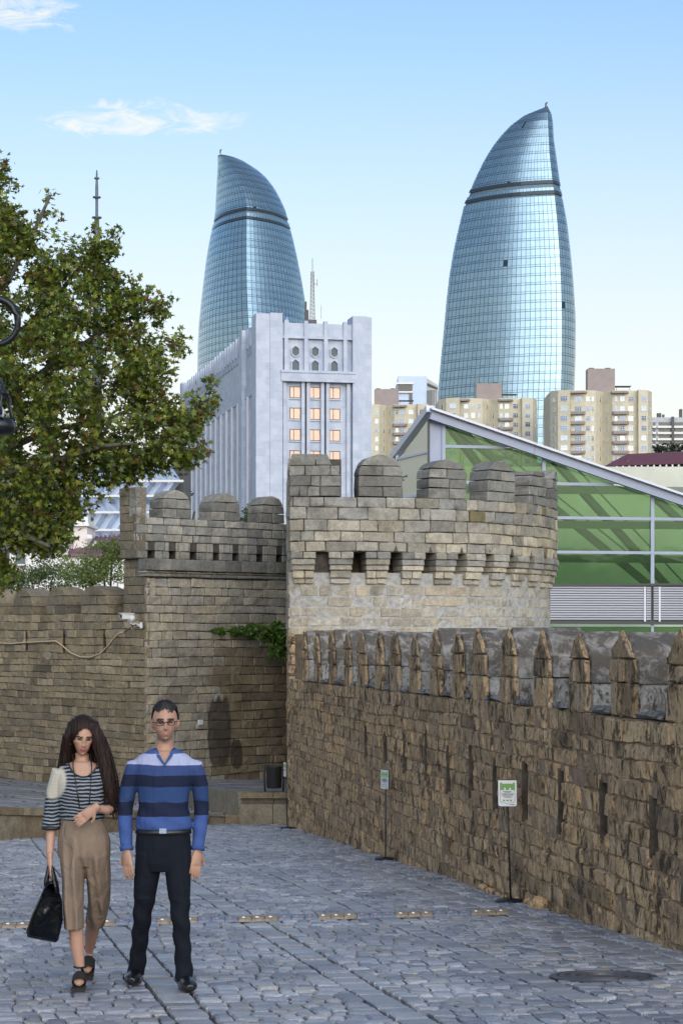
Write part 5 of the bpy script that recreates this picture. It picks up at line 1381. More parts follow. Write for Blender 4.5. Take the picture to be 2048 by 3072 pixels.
def info_sign(u, vb, h, yaw, lean, label, pmat):
    Yb = 9211.0 / (vb - 2224); g = Vector(((u - 1024) * Yb / F, Yb, zroad(Yb) + 0.012))
    th = thing('notice_stand', g, label, 'sign', 'notice stands along the low wall')
    MB().lathe(g, [(0.0, 0), (0.145, 0), (0.148, 0.008), (0.14, 0.016), (0.03, 0.026), (0.02, 0.03)], 28).build('base', M['black_iron'], th, True)
    top = g + Vector((lean, 0, h - 0.235))
    MB().tube([g + Vector((0, 0, 0.02)), g.lerp(top, 0.5), top + Vector((0, 0.0, 0.1))], 0.0085, 8).build('pole', M['black_iron'], th, True)
    cy, sy = math.cos(yaw), math.sin(yaw); xd = Vector((cy, sy, 0)); nd_ = Vector((sy, -cy, 0)); zd = Vector((lean * 0.3, 0, 1)).normalized()
    def pl(x, z, d): return tuple(top + xd * x + zd * z + nd_ * (d + 0.012))
    w, hh = 0.172, 0.243; r = 0.018
    out = [(-w / 2, hh), (-w / 2, r)] + [(-w / 2 + r - r * math.cos(k * math.pi / 8), r - r * math.sin(k * math.pi / 8)) for k in range(1, 5)] + [(w / 2 - r + r * math.sin(k * math.pi / 8), r - r * math.cos(k * math.pi / 8)) for k in range(0, 4)] + [(w / 2, r), (w / 2, hh)]
    mb = MB(); n = len(out)
    mb.add([pl(x * 1.05, (z - hh / 2) * 1.04 + hh / 2, 0.0) for x, z in out] + [pl(x * 1.05, (z - hh / 2) * 1.04 + hh / 2, -0.012) for x, z in out], [tuple(range(n)), tuple(range(2 * n - 1, n - 1, -1))] + [(i, i + n, (i + 1) % n + n, (i + 1) % n) for i in range(n)]); mb.build('frame', M['black_iron'], th)
    pn = mk('panel', [pl(x, z, 0.002) for x, z in out], [tuple(range(n))], pmat, th)
    gz0, gz1 = 0.152, 0.222
    gp = [(-0.07, gz0), (0.07, gz0), (0.07, gz1), (0.052, gz1), (0.048, gz1 - 0.012), (0.03, gz1 - 0.01), (-0.03, gz1 - 0.01), (-0.048, gz1 - 0.012), (-0.052, gz1), (-0.07, gz1)]
    mk('green_print', [pl(x, z, 0.004) for x, z in gp], [tuple(range(len(gp)))], M['print_green'], pn)
    for cx in (-0.024, 0.024):
        ap = [(cx - 0.009, gz0 + 0.001), (cx + 0.009, gz0 + 0.001), (cx + 0.009, gz0 + 0.012), (cx, gz0 + 0.026), (cx - 0.009, gz0 + 0.012)]
        mk('gate_print', [pl(x, z, 0.0055) for x, z in ap], [tuple(range(5))], pmat, pn)
    rot = [[xd.x, zd.x, nd_.x], [xd.y, zd.y, nd_.y], [xd.z, zd.z, nd_.z]]
    text_mesh('\u0130\u00c7\u018fR\u0130\u015e\u018fH\u018fR', pl(0, 0.112, 0.004), 0.03, rot, M['print_dark'], pn, sx=0.62)
    mb = MB()
    for (z, x0, x1, t) in ((0.137, -0.045, 0.04, 0.004), (0.129, -0.03, 0.03, 0.003), (0.0945, -0.048, 0.045, 0.0035), (0.085, -0.04, 0.042, 0.0025), (0.078, -0.03, 0.032, 0.0025)):
        mb.add([pl(x0, z, 0.004), pl(x1, z, 0.004), pl(x1, z + t, 0.004), pl(x0, z + t, 0.004)], [(0, 1, 2, 3)])
    ol = [(-0.068, 0.152), (-0.068, 0.05), (-0.05, 0.034), (-0.02, 0.032), (0, 0.02), (0.02, 0.032), (0.05, 0.034), (0.068, 0.05), (0.068, 0.152)]
    for (a, c) in zip(ol, ol[1:]):
        dx, dz = c[0] - a[0], c[1] - a[1]; L = math.hypot(dx, dz); nx, nz = -dz / L * 0.0012, dx / L * 0.0012
        mb.add([pl(a[0] - nx, a[1] - nz, 0.004), pl(c[0] - nx, c[1] - nz, 0.004), pl(c[0] + nx, c[1] + nz, 0.004), pl(a[0] + nx, a[1] + nz, 0.004)], [(0, 1, 2, 3)])
    mb.build('print_lines', M['print_dark'], pn)
    for cx in (-0.032, 0, 0.032):
        mk('plant_mark', [pl(cx - 0.011, 0.05, 0.004), pl(cx, 0.045, 0.004), pl(cx + 0.011, 0.052, 0.004), pl(cx + 0.006, 0.066, 0.004), pl(cx - 0.002, 0.06, 0.004), pl(cx - 0.01, 0.065, 0.004)], [(0, 1, 2, 3, 4, 5)], M['print_green'], pn)
    mk('red_mark', [pl(0.02, 0.012, 0.004), pl(0.07, 0.012, 0.004), pl(0.07, 0.018, 0.004), pl(0.02, 0.018, 0.004)], [(0, 1, 2, 3)], M['print_red'], pn)
    return th
info_sign(1531, 2708, 1.126, math.radians(-4), -0.03, 'nearest of the three notice stands, white panel with green print', M['panel_white'])
info_sign(1156, 2580, 1.126, math.radians(-56), 0.0, 'middle notice stand with a narrow grey panel turned aside', M['panel_grey'])
info_sign(862, 2487, 1.126, math.radians(-74), -0.03, 'farthest notice stand, next to the litter bin at the wall end', M['panel_white'])

# litter bin
Yb = 37.2; bx = (822 - 1024) * Yb / F; bz = EZ + zU(0, Yb) + 0.012
lb = thing('litter_bin', (bx, Yb, bz), 'black open litter bin hung between two posts on the stone plinth', 'bin')
M['bin_black'] = simple('bin_black', (0.016, 0.018, 0.02), 0.55)
mb = MB(); mb.lathe((bx, Yb, bz + 0.07), [(0.128, 0), (0.135, 0.01), (0.142, 0.37), (0.15, 0.385), (0.152, 0.4), (0.138, 0.4), (0.13, 0.37), (0.12, 0.06), (0.0, 0.05)], 28); mb.build('bucket', M['bin_black'], lb, True)
for s in (-1, 1):
    MB().tube([(bx + s * 0.165, Yb, bz), (bx + s * 0.172, Yb, bz + 0.15), (bx + s * 0.178, Yb, bz + 0.35), (bx + s * 0.178, Yb, bz + 0.49)], 0.018, 8).build('post', M['bin_black'], lb, True)
    MB().bar((bx + s * 0.175, Yb, bz + 0.4), (bx + s * 0.13, Yb, bz + 0.4), 0.03).build('hinge', M['bin_black'], lb)

# speed bump
M['bump_yellow'] = simple('bump_yellow', (0.25, 0.2, 0.15), 0.6, 0, 30, 0.35, 0.3); M['bump_grey'] = simple('bump_grey', (0.16, 0.185, 0.24), 0.6, 0, 30, 0.35, 0.3)
M['reflector'] = simple('reflector', (0.8, 0.78, 0.74), 0.25); M['reflector_red'] = simple('reflector_red', (0.4, 0.2, 0.24), 0.3)
b0, b1 = Vector((-3.85, 16.05, 0)), Vector((1.42, 17.72, 0)); bl = (b1 - b0).length; bdv = (b1 - b0) / bl; bn = Vector((-bdv.y, bdv.x, 0))
spd = thing('speed_bump', (b0.x, b0.y, zroad(b0.y)), 'thin speed bump strip of alternating tan and grey studded pieces', 'speed bump')
ns = 16; sl_ = bl / ns
for k in range(ns):
    yel = (ns - 1 - k) % 2 == 0; seg = None
    for q in range(3):
        s0 = k * sl_ + q * sl_ / 3; s1 = s0 + sl_ / 3 - 0.004
        mb = MB(); prof = [(-0.11, 0.0), (-0.095, 0.022), (-0.05, 0.04), (0.0, 0.046), (0.05, 0.04), (0.095, 0.022), (0.11, 0.0)]
        v = []
        for s in (s0, s0 + 0.02, s1 - 0.02, s1):
            for (o, z) in prof:
                zz = z - (0.006 if s in (s0, s1) else 0)
                c = b0 + bdv * (s + (0.018 if abs(o) < 0.06 else 0)) + bn * o; v.append((c.x, c.y, zroad(c.y) + 0.008 + max(zz, -0.012)))
        n = len(prof); f = [(i * n + j, i * n + j + 1, (i + 1) * n + j + 1, (i + 1) * n + j) for i in range(3) for j in range(n - 1)]
        mb.add(v, f); so = mb.build('segment', M['bump_yellow'] if yel else M['bump_grey'], spd)
        c = b0 + bdv * ((s0 + s1) / 2) - bn * 0.055
        MB().lathe((c.x, c.y, zroad(c.y) + 0.036), [(0.018, 0), (0.017, 0.008), (0.009, 0.013), (0, 0.014)], 10).build('reflector', M['reflector'] if yel else M['reflector_red'], so, True)

# manhole cover
M['cast_iron'] = simple('cast_iron', (0.085, 0.085, 0.095), 0.5, 0.3, 40, 0.3, 0.3)
mc = Vector((1.68, 13.05, zroad(13.05) + 0.004)); mh = thing('manhole_cover', mc, 'round cast iron manhole cover with rings set in the cobbles', 'manhole cover')
def tilt(v): return [(x, y, z - 0.0531 * (y - mc.y)) for x, y, z in v]
mb = MB(); mb.lathe(mc, [(0.0, -0.03), (0.34, -0.03), (0.345, 0.0), (0.30, 0.004), (0.298, -0.006), (0.0, -0.006)], 40); mb.v = tilt(mb.v); mb.build('frame_ring', M['cast_iron'], mh)
for r in (0.27, 0.2, 0.13):
    mb = MB(); n = 40
    v = []; f = []
    for i in range(n):
        a = 2 * math.pi * i / n
        for (rr, z) in ((r - 0.02, -0.006), (r - 0.016, 0.005), (r + 0.016, 0.005), (r + 0.02, -0.006)): v.append((mc.x + rr * math.cos(a), mc.y + rr * math.sin(a), mc.z + z))
    for i in range(n):
        for k in range(3): f.append((i * 4 + k, i * 4 + k + 1, ((i + 1) % n) * 4 + k + 1, ((i + 1) % n) * 4 + k))
    mb.add(tilt(v), f); mb.build('raised_ring', M['cast_iron'], mh)

# security camera and cable on the wall corner
cc = plf(0.12, 0.33, 0.0); cam_t = thing('security_camera', cc, 'white security camera on a bracket at the wall corner', 'camera')
M['cam_white'] = simple('cam_white', (0.72, 0.74, 0.75), 0.4)
base = Vector(plf(0.3, 0.2, 0.0)); nv = Vector(ln)
Yc = 54.9
def cp(u, v, o=0.0): return P(u, v, Yc + o)
MB().box(tuple(cp(425, 1876, 0.15)), (0.06, 0.35, 0.16)).build('wall_plate', M['cam_white'], cam_t)
MB().bar(cp(427, 1879, 0.1), cp(392, 1868, -0.2), 0.05, 0.07).build('bracket', M['cam_white'], cam_t)
MB().lathe(cp(394, 1866, -0.2), [(0.0, 0), (0.1, 0.02), (0.115, 0.1), (0.1, 0.17), (0.04, 0.2), (0, 0.2)], 16).build('pan_head', M['cam_white'], cam_t, True)
hs = MB(); a, c = cp(397, 1850, -0.2), cp(364, 1849, -0.35); hs.bar(a, c, 0.17, 0.14); ho = hs.build('housing', M['cam_white'], cam_t)
MB().bar(a + Vector((0.03, 0, 0.085)), c + Vector((-0.05, -0.02, 0.085)), 0.21, 0.02).build('sun_hood', M['cam_white'], ho)
MB().bar(c + Vector((-0.004, 0, 0)), c + Vector((-0.016, -0.004, 0)), 0.12, 0.09).build('lens_window', M['dark_glass'], ho)
MB().tube([cp(393, 1872, -0.2), cp(400, 1884, -0.15), cp(420, 1882, -0.1), cp(408, 1874, -0.15), cp(395, 1880, -0.2), cp(382, 1892, -0.15), cp(372, 1898, -0.05)], 0.012, 6).build('lead', M['bin_black'], cam_t)
M['cable_tan'] = simple('cable_tan', (0.55, 0.42, 0.28), 0.6)
pts = []
cab = [(-140, 1936), (-60, 1930), (0, 1929), (40, 1931), (80, 1927), (130, 1925), (172, 1923), (190, 1936), (215, 1958), (245, 1971), (275, 1972), (305, 1960), (325, 1940), (343, 1917), (359, 1901), (372, 1897)]
for (u, v) in cab:
    k = (u - 1024) / F; s = (-5.26 - 55 * k) / (0.768 * k + 0.64)
    p = Vector(plf(s, 0, 0.035)); p.z = EZ + (HV - v) * p.y / F; pts.append(p)
tag(MB().tube(pts, 0.021, 6).build('cable', M['cable_tan'], None, True), 'tan conduit cable sagging across the shaded wall to the camera', 'cable')
# little white box and wet stain on the wall
wp = Vector(pr_(1.85, -2.46, 0.04)); MB()
tag(MB().box(tuple(wp), (0.13, 0.08, 0.13), math.atan2(kd.y, kd.x)).build('junction_box', M['cam_white'], None), 'small white box fixed to the wall behind the man', 'junction box')

# street lantern at the left edge
D = 19.0; lx = lambda u: (u - 1024) * D / F
lamp = thing('street_lamp', (lx(-190), D, zroad(D)), 'black iron street lamp with scroll arm and open lantern at the left edge', 'street lamp')
MB().tube([(lx(-190), D, zroad(D) - 0.1), (lx(-190), D, zroad(D) + 0.5), (lx(-190), D, EZ + 3.2)], [0.09, 0.06, 0.045], 12).build('post', M['black_iron'], lamp, True)
MB().lathe((lx(-190), D, zroad(D)), [(0.17, 0), (0.17, 0.06), (0.12, 0.12), (0.1, 0.3), (0.06, 0.36)], 20).build('post_base', M['black_iron'], lamp, True)
pts = [P(-190, 900, D)]; cx, cy, r = -10, 970, 76
pts = [P(-190, 960, D), P(-150, 905, D), P(-90, 880, D)]
for k in range(22):
    a = math.radians(118 - k * 14.5); rr = r * (1 - 0.012 * k); pts.append(P(cx + rr * 0.94 * math.cos(a), cy - rr * math.sin(a), D))
MB().tube(pts, [0.035] * 8 + [0.034 - 0.0006 * k for k in range(len(pts) - 8)], 10).build('scroll_arm', M['black_iron'], lamp, True)
ltop = P(-4, 1155, D)
def lz(v): return (HV - v) * D / F + EZ - ltop.z
lan = MB(); lan.lathe(ltop, [(0.0, lz(1142)), (0.03, lz(1143)), (0.055, lz(1152)), (0.062, lz(1163)), (0.055, lz(1166)), (0.09, lz(1172)), (0.098, lz(1185)), (0.07, lz(1190)), (0.0, lz(1186))], 20); hd = lan.build('lantern_cap', M['black_iron'], lamp, True)
MB().lathe(ltop, [(0.0, lz(1268)), (0.06, lz(1266)), (0.1, lz(1255)), (0.14, lz(1258)), (0.16, lz(1276)), (0.152, lz(1293)), (0.11, lz(1303)), (0.0, lz(1306))], 24).build('lantern_bowl', M['black_iron'], lamp, True)
for k in range(4):
    a = math.radians(20 + 90 * k); ca, sa = math.cos(a), math.sin(a)
    MB().tube([(ltop.x + ca * q, ltop.y + sa * q, ltop.z + lz(v_)) for q, v_ in ((0.08, 1178), (0.1, 1192), (0.108, 1215), (0.125, 1245), (0.14, 1262))], [0.022, 0.02, 0.017, 0.018, 0.026], 8).build('cage_bar', M['black_iron'], lamp, True)
M['bulb_glass'] = simple('bulb_glass', (0.62, 0.66, 0.75), 0.25)
MB().lathe(ltop, [(0.0, lz(1262)), (0.035, lz(1258)), (0.056, lz(1246)), (0.058, lz(1236)), (0.042, lz(1222)), (0.03, lz(1212)), (0.028, lz(1190)), (0, lz(1188))], 18).build('bulb', M['bulb_glass'], lamp, True)
MB().tube([P(-4, 1045, D), P(-4, 1100, D), P(-4, 1146, D)], 0.014, 8).build('hanger', M['black_iron'], lamp, True)

# ================================================================== plants
def leaf_mat(name, k=1.0):
    m, nt, b = nmat(name); nt.nodes.remove(b)
    c = mixrgb(nt, 1.0, attr(nt), (k, k, k), 'MULTIPLY')
    d = N(nt, 'ShaderNodeBsdfPrincipled'); d.inputs['Roughness'].default_value = 0.5; nt.links.new(c, d.inputs['Base Color'])
    t = N(nt, 'ShaderNodeBsdfTranslucent'); nt.links.new(mixrgb(nt, 1.0, c, (1.5, 1.5, 0.7), 'MULTIPLY'), t.inputs[0])
    mx = N(nt, 'ShaderNodeMixShader'); mx.inputs[0].default_value = 0.35; nt.links.new(d.outputs[0], mx.inputs[1]); nt.links.new(t.outputs[0], mx.inputs[2])
    nt.links.new(mx.outputs[0], nt.nodes['Material Output'].inputs[0]); return m
M['leaf'] = leaf_mat('leaf'); M['bark'] = simple('bark', (0.085, 0.08, 0.066), 0.9, 0, 14, 0.4, 0.5); M['bark_dark'] = simple('bark_dark', (0.06, 0.05, 0.04), 0.9, 0, 14, 0.4, 0.5)
STAR = []
for k, (a, r) in enumerate(((-90, 0.28), (-62, 0.42), (-28, 0.72), (2, 0.36), (30, 0.92), (58, 0.42), (90, 1.08), (122, 0.42), (150, 0.92), (178, 0.36), (208, 0.72), (242, 0.42))):
    STAR.append((r * math.cos(math.radians(a)), r * math.sin(math.radians(a))))
OVAL = [(0, -0.5), (0.28, -0.1), (0.2, 0.3), (0, 0.6), (-0.2, 0.3), (-0.28, -0.1)]
class Leaves:
    def __init__(s): s.v = []; s.f = []; s.t = []; s.n = 0
    def add(s, shape, p, size, d, nrm, tint, fold=0.12):
        d = d.normalized(); x = d.cross(nrm); x = x.normalized() if x.length > 1e-3 else Vector((1, 0, 0)); n = x.cross(d)
        k = len(shape)
        for (a, b2) in shape: 
            q = p + x * (a * size) + d * (b2 * size) + n * (abs(a) * fold * size - 0.1 * size * b2 * b2); s.v.append((q.x, q.y, q.z))
        s.f.append(tuple(range(s.n, s.n + k))); s.n += k; s.t += [tint] * k
    def build(s, name, parent, mat=None, kind=None): return mk(name, s.v, s.f, mat or M['leaf'], parent, s.t, False, True, kind)

crown = [(9, 455), (37, 530), (52, 610), (75, 660), (118, 625), (150, 558), (166, 617), (152, 680), (118, 738), (96, 790), (130, 752), (186, 735), (217, 698), (247, 720), (286, 673), (303, 722), (338, 676), (358, 690), (348, 745), (338, 795), (352, 822), (369, 822), (412, 832), (431, 881), (423, 945), (460, 872), (518, 898), (492, 960), (478, 1007), (558, 1003), (560, 1042), (524, 1085), (516, 1150), (500, 1200), (545, 1205), (600, 1190), (652, 1140), (660, 1165), (638, 1234), (605, 1285), (590, 1320), (634, 1351), (616, 1384), (572, 1412), (512, 1410), (455, 1434), (390, 1451), (312, 1468), (312, 1503), (278, 1538), (243, 1568), (208, 1594), (217, 1642), (186, 1680), (139, 1690), (69, 1668), (45, 1650), (40, 1720), (78, 1776), (20, 1790), (-60, 1800), (-420, 1780), (-800, 1600), (-980, 1200), (-900, 800), (-500, 470), (-120, 400)]
def inside(poly, x, y):
    c = False; j = len(poly) - 1
    for i in range(len(poly)):
        if (poly[i][1] > y) != (poly[j][1] > y) and x < (poly[j][0] - poly[i][0]) * (y - poly[i][1]) / (poly[j][1] - poly[i][1]) + poly[i][0]: c = not c
        j = i
    return c
def edge_dist(poly, x, y):
    best = 1e9; j = len(poly) - 1
    for i in range(len(poly)):
        ax, ay = poly[j]; bx_, by = poly[i]; dx, dy = bx_ - ax, by - ay; t = max(0, min(1, ((x - ax) * dx + (y - ay) * dy) / (dx * dx + dy * dy)))
        best = min(best, math.hypot(x - ax - dx * t, y - ay - dy * t)); j = i
    return best
TY = 38.0
tb = P(-330, 0, TY); tree = thing('plane_tree', (tb.x, TY, EZ + zM(tb.x, TY)), 'large plane tree with lobed green and rusty leaves overhanging from the left', 'tree')
rng = random.Random(101)
limbs = MB(); tr_ = MB()
t0 = Vector((tb.x, TY, EZ + zM(tb.x, TY) - 0.1))
tr_.tube([t0, t0 + Vector((0.1, 0, 0.4)), t0 + Vector((0.05, 0, 2.5)), P(-300, 1560, TY)], [0.42, 0.3, 0.25, 0.22], 12); tr_.build('trunk', M['bark'], tree, True)
starts = P(-300, 1570, TY)
limb_specs = [[(-300, 1570), (-100, 1420), (60, 1330), (150, 1290), (220, 1276), (330, 1255), (430, 1210)], [(-300, 1570), (-150, 1450), (50, 1410), (208, 1369), (308, 1338), (400, 1330)], [(-300, 1570), (-260, 1200), (-150, 900), (-60, 700), (0, 560)], [(-300, 1570), (-150, 1200), (60, 1000), (180, 880), (270, 760)], [(-300, 1570), (-50, 1250), (150, 1100), (330, 980), (450, 930)], [(-300, 1570), (-400, 1300), (-600, 1000)], [(-300, 1570), (-100, 1600), (60, 1600), (150, 1640)], [(-300, 1570), (-180, 1100), (20, 850), (110, 680), (150, 590)]]
limb_pts = []
for k, sp in enumerate(limb_specs):
    dep = (0.0, -0.9, 0.4, 0.5, 0.2, 0.4, -0.6, -0.2)[k]; n = len(sp)
    pts = [P(u, v, TY + dep * i / (n - 1) * 1.4) for i, (u, v) in enumerate(sp)]
    MB().tube(pts, [0.075 * (1 - i / n) + 0.012 for i in range(n)], 8).build('limb', M['bark'], tree, True)
    limb_pts += pts[1:]
LV = Leaves(); twigs = MB()
GREEN = [(0.1, 0.15, 0.022), (0.135, 0.185, 0.024), (0.065, 0.11, 0.026), (0.18, 0.22, 0.028), (0.085, 0.105, 0.026), (0.23, 0.24, 0.035)]
RUST = [(0.13, 0.07, 0.015), (0.1, 0.05, 0.015), (0.16, 0.1, 0.02), (0.085, 0.05, 0.02)]
cnt = 0; tries = 0
def spray(u, v, ed):
    dep = min(2.2, 0.25 + ed / 160.0) ; Yq = TY + rng.uniform(-1, 1) * dep
    p = P(u, v, Yq); near = min(limb_pts, key=lambda q: (q - p).length)
    d = (p - near); d = d.normalized() if d.length > 0.01 else Vector((1, 0, 0.3)); d = (d + Vector((0.25, 0, 0.35)) + Vector((rng.uniform(-.4, .4), rng.uniform(-.4, .4), rng.uniform(-.4, .4)))).normalized()
    L = rng.uniform(0.35, 0.6) * min(1.0, 0.45 + ed / 90.0); a = p - d * L * 0.6; tip = p + d * L * 0.4
    twigs.tube([a, a.lerp(tip, 0.5) + Vector((0, 0, 0.02)), tip], [0.008, 0.006, 0.003], 4, cap=False)
    rusty = rng.random() < 0.1
    for k in range(rng.randint(18, 27)):
        t = rng.random() ** 0.7; q = a.lerp(tip, t) + Vector((rng.gauss(0, 0.075), rng.gauss(0, 0.085), rng.gauss(0, 0.07)))
        ld_ = (d * 0.8 + Vector((rng.uniform(-1, 1), rng.uniform(-1, 1), rng.uniform(-0.9, 0.5)))).normalized()
        nr = Vector((rng.uniform(-0.7, 0.7), rng.uniform(-1.1, 0.3), rng.uniform(-0.1, 1.0)))
        c = pick(rng, RUST if rng.random() < (0.4 if rusty else 0.04) else GREEN, 0.25)
        LV.add(STAR, q, rng.uniform(0.05, 0.095), ld_, nr, (*c, 1))
clumps = []
while len(clumps) < 150:
    u, v = rng.uniform(-60, 670), rng.uniform(440, 1800)
    if inside(crown, u, v) and edge_dist(crown, u, v) > 24 and all(math.hypot(u - a, v - c) > 33 for a, c in clumps): clumps.append((u, v))
    tries += 1
    if tries > 40000: break
for (cu_, cv_) in clumps:
    k = 0; t_ = 0
    while k < 9 and t_ < 80:
        t_ += 1; u, v = rng.gauss(cu_, 24), rng.gauss(cv_, 17)
        if inside(crown, u, v) and edge_dist(crown, u, v) > 15: spray(u, v, edge_dist(crown, u, v)); k += 1
cnt = 0
while cnt < 60:
    u, v = rng.uniform(-60, 230), rng.uniform(1430, 1790)
    if inside(crown, u, v) and edge_dist(crown, u, v) > 10: spray(u, v, edge_dist(crown, u, v)); cnt += 1
cnt = 0
while cnt < 330:
    u, v = rng.uniform(-1000, -60), rng.uniform(400, 1800)
    if inside(crown, u, v): spray(u, v, max(40, edge_dist(crown, u, v))); cnt += 1
for (u, v) in crown[:58]:                     # twig tips on the outline
    cu, cv = u + (150 - u) * 0.05, v + (1150 - v) * 0.05; spray(cu, cv, 10)
twigs.build('twig', M['bark_dark'], tree, kind='stuff'); LV.build('crown', tree)

def bush(name, label, cat, blobs, n, size, cols, seed, trunk=None, group=None, shape=OVAL):
    r = random.Random(seed); b0_ = blobs[0][0]
    th = thing(name, trunk[0] if trunk else b0_, label, cat, group); L_ = Leaves()
    tot = sum(bl_[1] * bl_[3] for bl_ in blobs)
    for (c, rx, ry, rz) in blobs:
        m_ = int(n * rx * rz / tot); subs = []
        for _ in range(max(6, m_ // 28)):
            w = Vector((r.gauss(0, 1), r.gauss(0, 1), r.gauss(0, 1))).normalized() * (r.random() ** 0.4); subs.append(Vector((c.x + w.x * rx, c.y + w.y * ry, c.z + w.z * rz)))
        for _ in range(m_):
            q = r.choice(subs) + Vector((r.gauss(0, 0.13 * rx), r.gauss(0, 0.13 * rx), r.gauss(0, 0.11 * rz)))
            d = (q - c + Vector((r.uniform(-1, 1), r.uniform(-1, 1), r.uniform(-0.6, 1))) * rx); nr = Vector((r.uniform(-1, 1), r.uniform(-1.2, 0.3), r.uniform(0, 1)))
            cc_ = pick(r, cols, 0.25); L_.add(shape, q, size * r.uniform(0.7, 1.3), d if d.length > 0 else Vector((0, 0, 1)), nr, (*cc_, 1))
    L_.build('crown', th)
    if trunk:
        mb = MB(); a, h, rr = trunk; mb.tube([a, Vector(a) + Vector((0, 0, h * 0.5)), Vector(a) + Vector((0.1 * h, 0, h))], [rr, rr * 0.8, rr * 0.4], 8)
        for (c, rx, ry, rz) in blobs: mb.tube([Vector(a) + Vector((0, 0, h * 0.5)), (Vector(a) + Vector((0, 0, h))).lerp(c, 0.6), c + Vector((0, 0, rz * 0.5))], [rr * 0.5, rr * 0.3, rr * 0.12], 6)
        mb.build('trunk', M['bark_dark'], th, True)
    return th
FRESH = [(0.12, 0.17, 0.04), (0.16, 0.21, 0.06), (0.09, 0.13, 0.03), (0.2, 0.24, 0.08)]
DARKG = [(0.03, 0.045, 0.02), (0.045, 0.06, 0.025), (0.025, 0.04, 0.02)]
MIDG = [(0.06, 0.09, 0.025), (0.08, 0.115, 0.03), (0.05, 0.075, 0.025)]
Yt = 74
bush('garden_tree', 'light green small leaved tree behind the shaded wall, below the maroon roof', 'tree', [(P(310, 1690, Yt), 0.95, 1.2, 0.85), (P(345, 1645, Yt), 0.5, 0.8, 0.45), (P(250, 1730, Yt - 1), 0.9, 1, 0.55)], 7000, 0.085, FRESH, 1, ((P(320, 0, Yt).x, Yt, EZ - 5), 6.5, 0.12))
bush('garden_shrub', 'pale green shrub behind the shaded wall next to the plane tree', 'shrub', [(P(165, 1720, Yt + 2), 1.1, 1.0, 0.7), (P(90, 1735, Yt + 2), 0.9, 1, 0.6), (P(40, 1750, Yt + 1), 0.8, 1, 0.5)], 6000, 0.08, [(0.1, 0.15, 0.05), (0.14, 0.19, 0.07), (0.08, 0.12, 0.04)], 2, ((P(130, 0, Yt + 2).x, Yt + 2, EZ - 5), 5.5, 0.1))
bush('parapet_bush', 'green bush showing between the second and third merlons of the back wall', 'bush', [(P(762, 1545, 66), 0.48, 0.5, 0.42), (P(735, 1560, 66), 0.4, 0.4, 0.3)], 2200, 0.06, MIDG + FRESH[:1], 3, ((P(750, 0, 66).x, 66, EZ - 5), 8, 0.06))
bush('parapet_bush', 'small yellow green bush left of the second merlon of the back wall', 'bush', [(P(612, 1550, 66), 0.3, 0.4, 0.2)], 900, 0.055, FRESH, 4, ((P(612, 0, 66).x, 66, EZ - 5), 8, 0.05))
bush('wall_creeper', 'leafy creeper branch hanging across the back wall beside the round tower', 'creeper', [(P(828, 1905, 57.3), 0.42, 0.3, 0.34), (P(775, 1893, 57.2), 0.4, 0.25, 0.22), (P(715, 1893, 57), 0.36, 0.2, 0.16), (P(655, 1894, 56.6), 0.34, 0.15, 0.08), (P(838, 1945, 57.3), 0.28, 0.2, 0.26), (P(812, 1965, 57.2), 0.12, 0.1, 0.16)], 3200, 0.1, [(0.08, 0.16, 0.025), (0.11, 0.2, 0.03), (0.055, 0.11, 0.022), (0.16, 0.26, 0.045)], 5)
bush('wall_weed', 'tuft of weeds growing in the gap left of the third tower merlon', 'plant', [(P(1206, 1432, 48.2), 0.14, 0.1, 0.09)], 60, 0.05, FRESH + MIDG, 6)
bush('wall_weed', 'mossy weed tuft growing on the shoulder of the fourth tower merlon', 'plant', [(P(1385, 1423, 48.7), 0.12, 0.1, 0.09)], 90, 0.04, [(0.12, 0.13, 0.03), (0.08, 0.1, 0.02)], 7)
bush('street_tree', 'dark loose tree in front of the maroon roofed building', 'tree', [(P(2010, 1445, 360), 3.2, 3, 2.6), (P(1975, 1462, 360), 1.8, 2, 1.6), (P(2055, 1440, 360), 3.2, 3, 3)], 2600, 0.4, MIDG + DARKG, 8, ((P(2015, 0, 360).x, 360, EZ + 5), 22, 0.5))
for i, (u, v, rx) in enumerate(((1968, 1352, 3.0), (1990, 1348, 4.0), (2020, 1346, 4.5), (2048, 1345, 4.5))):
    bush('hill_tree', ('narrow', 'second', 'third', 'outermost')[i] + ' dark tree below the distant grey flats, counted from the cream block', 'tree', [(P(u, v, 700), rx, 3, 2.0)], 500, 0.6, DARKG, 20 + i, ((P(u, 0, 700).x, 700, EZ + 38), 22, 0.4), 'trees below the grey flats')
bush('hill_tree', 'dark tree between the folded glass front and the pale office block', 'tree', [(P(535, 1462, 300), 1.5, 2, 2.4), (P(530, 1500, 300), 2.2, 2, 2.4)], 1400, 0.3, DARKG, 30, ((P(535, 0, 300).x, 300, EZ - 6), 24, 0.4))

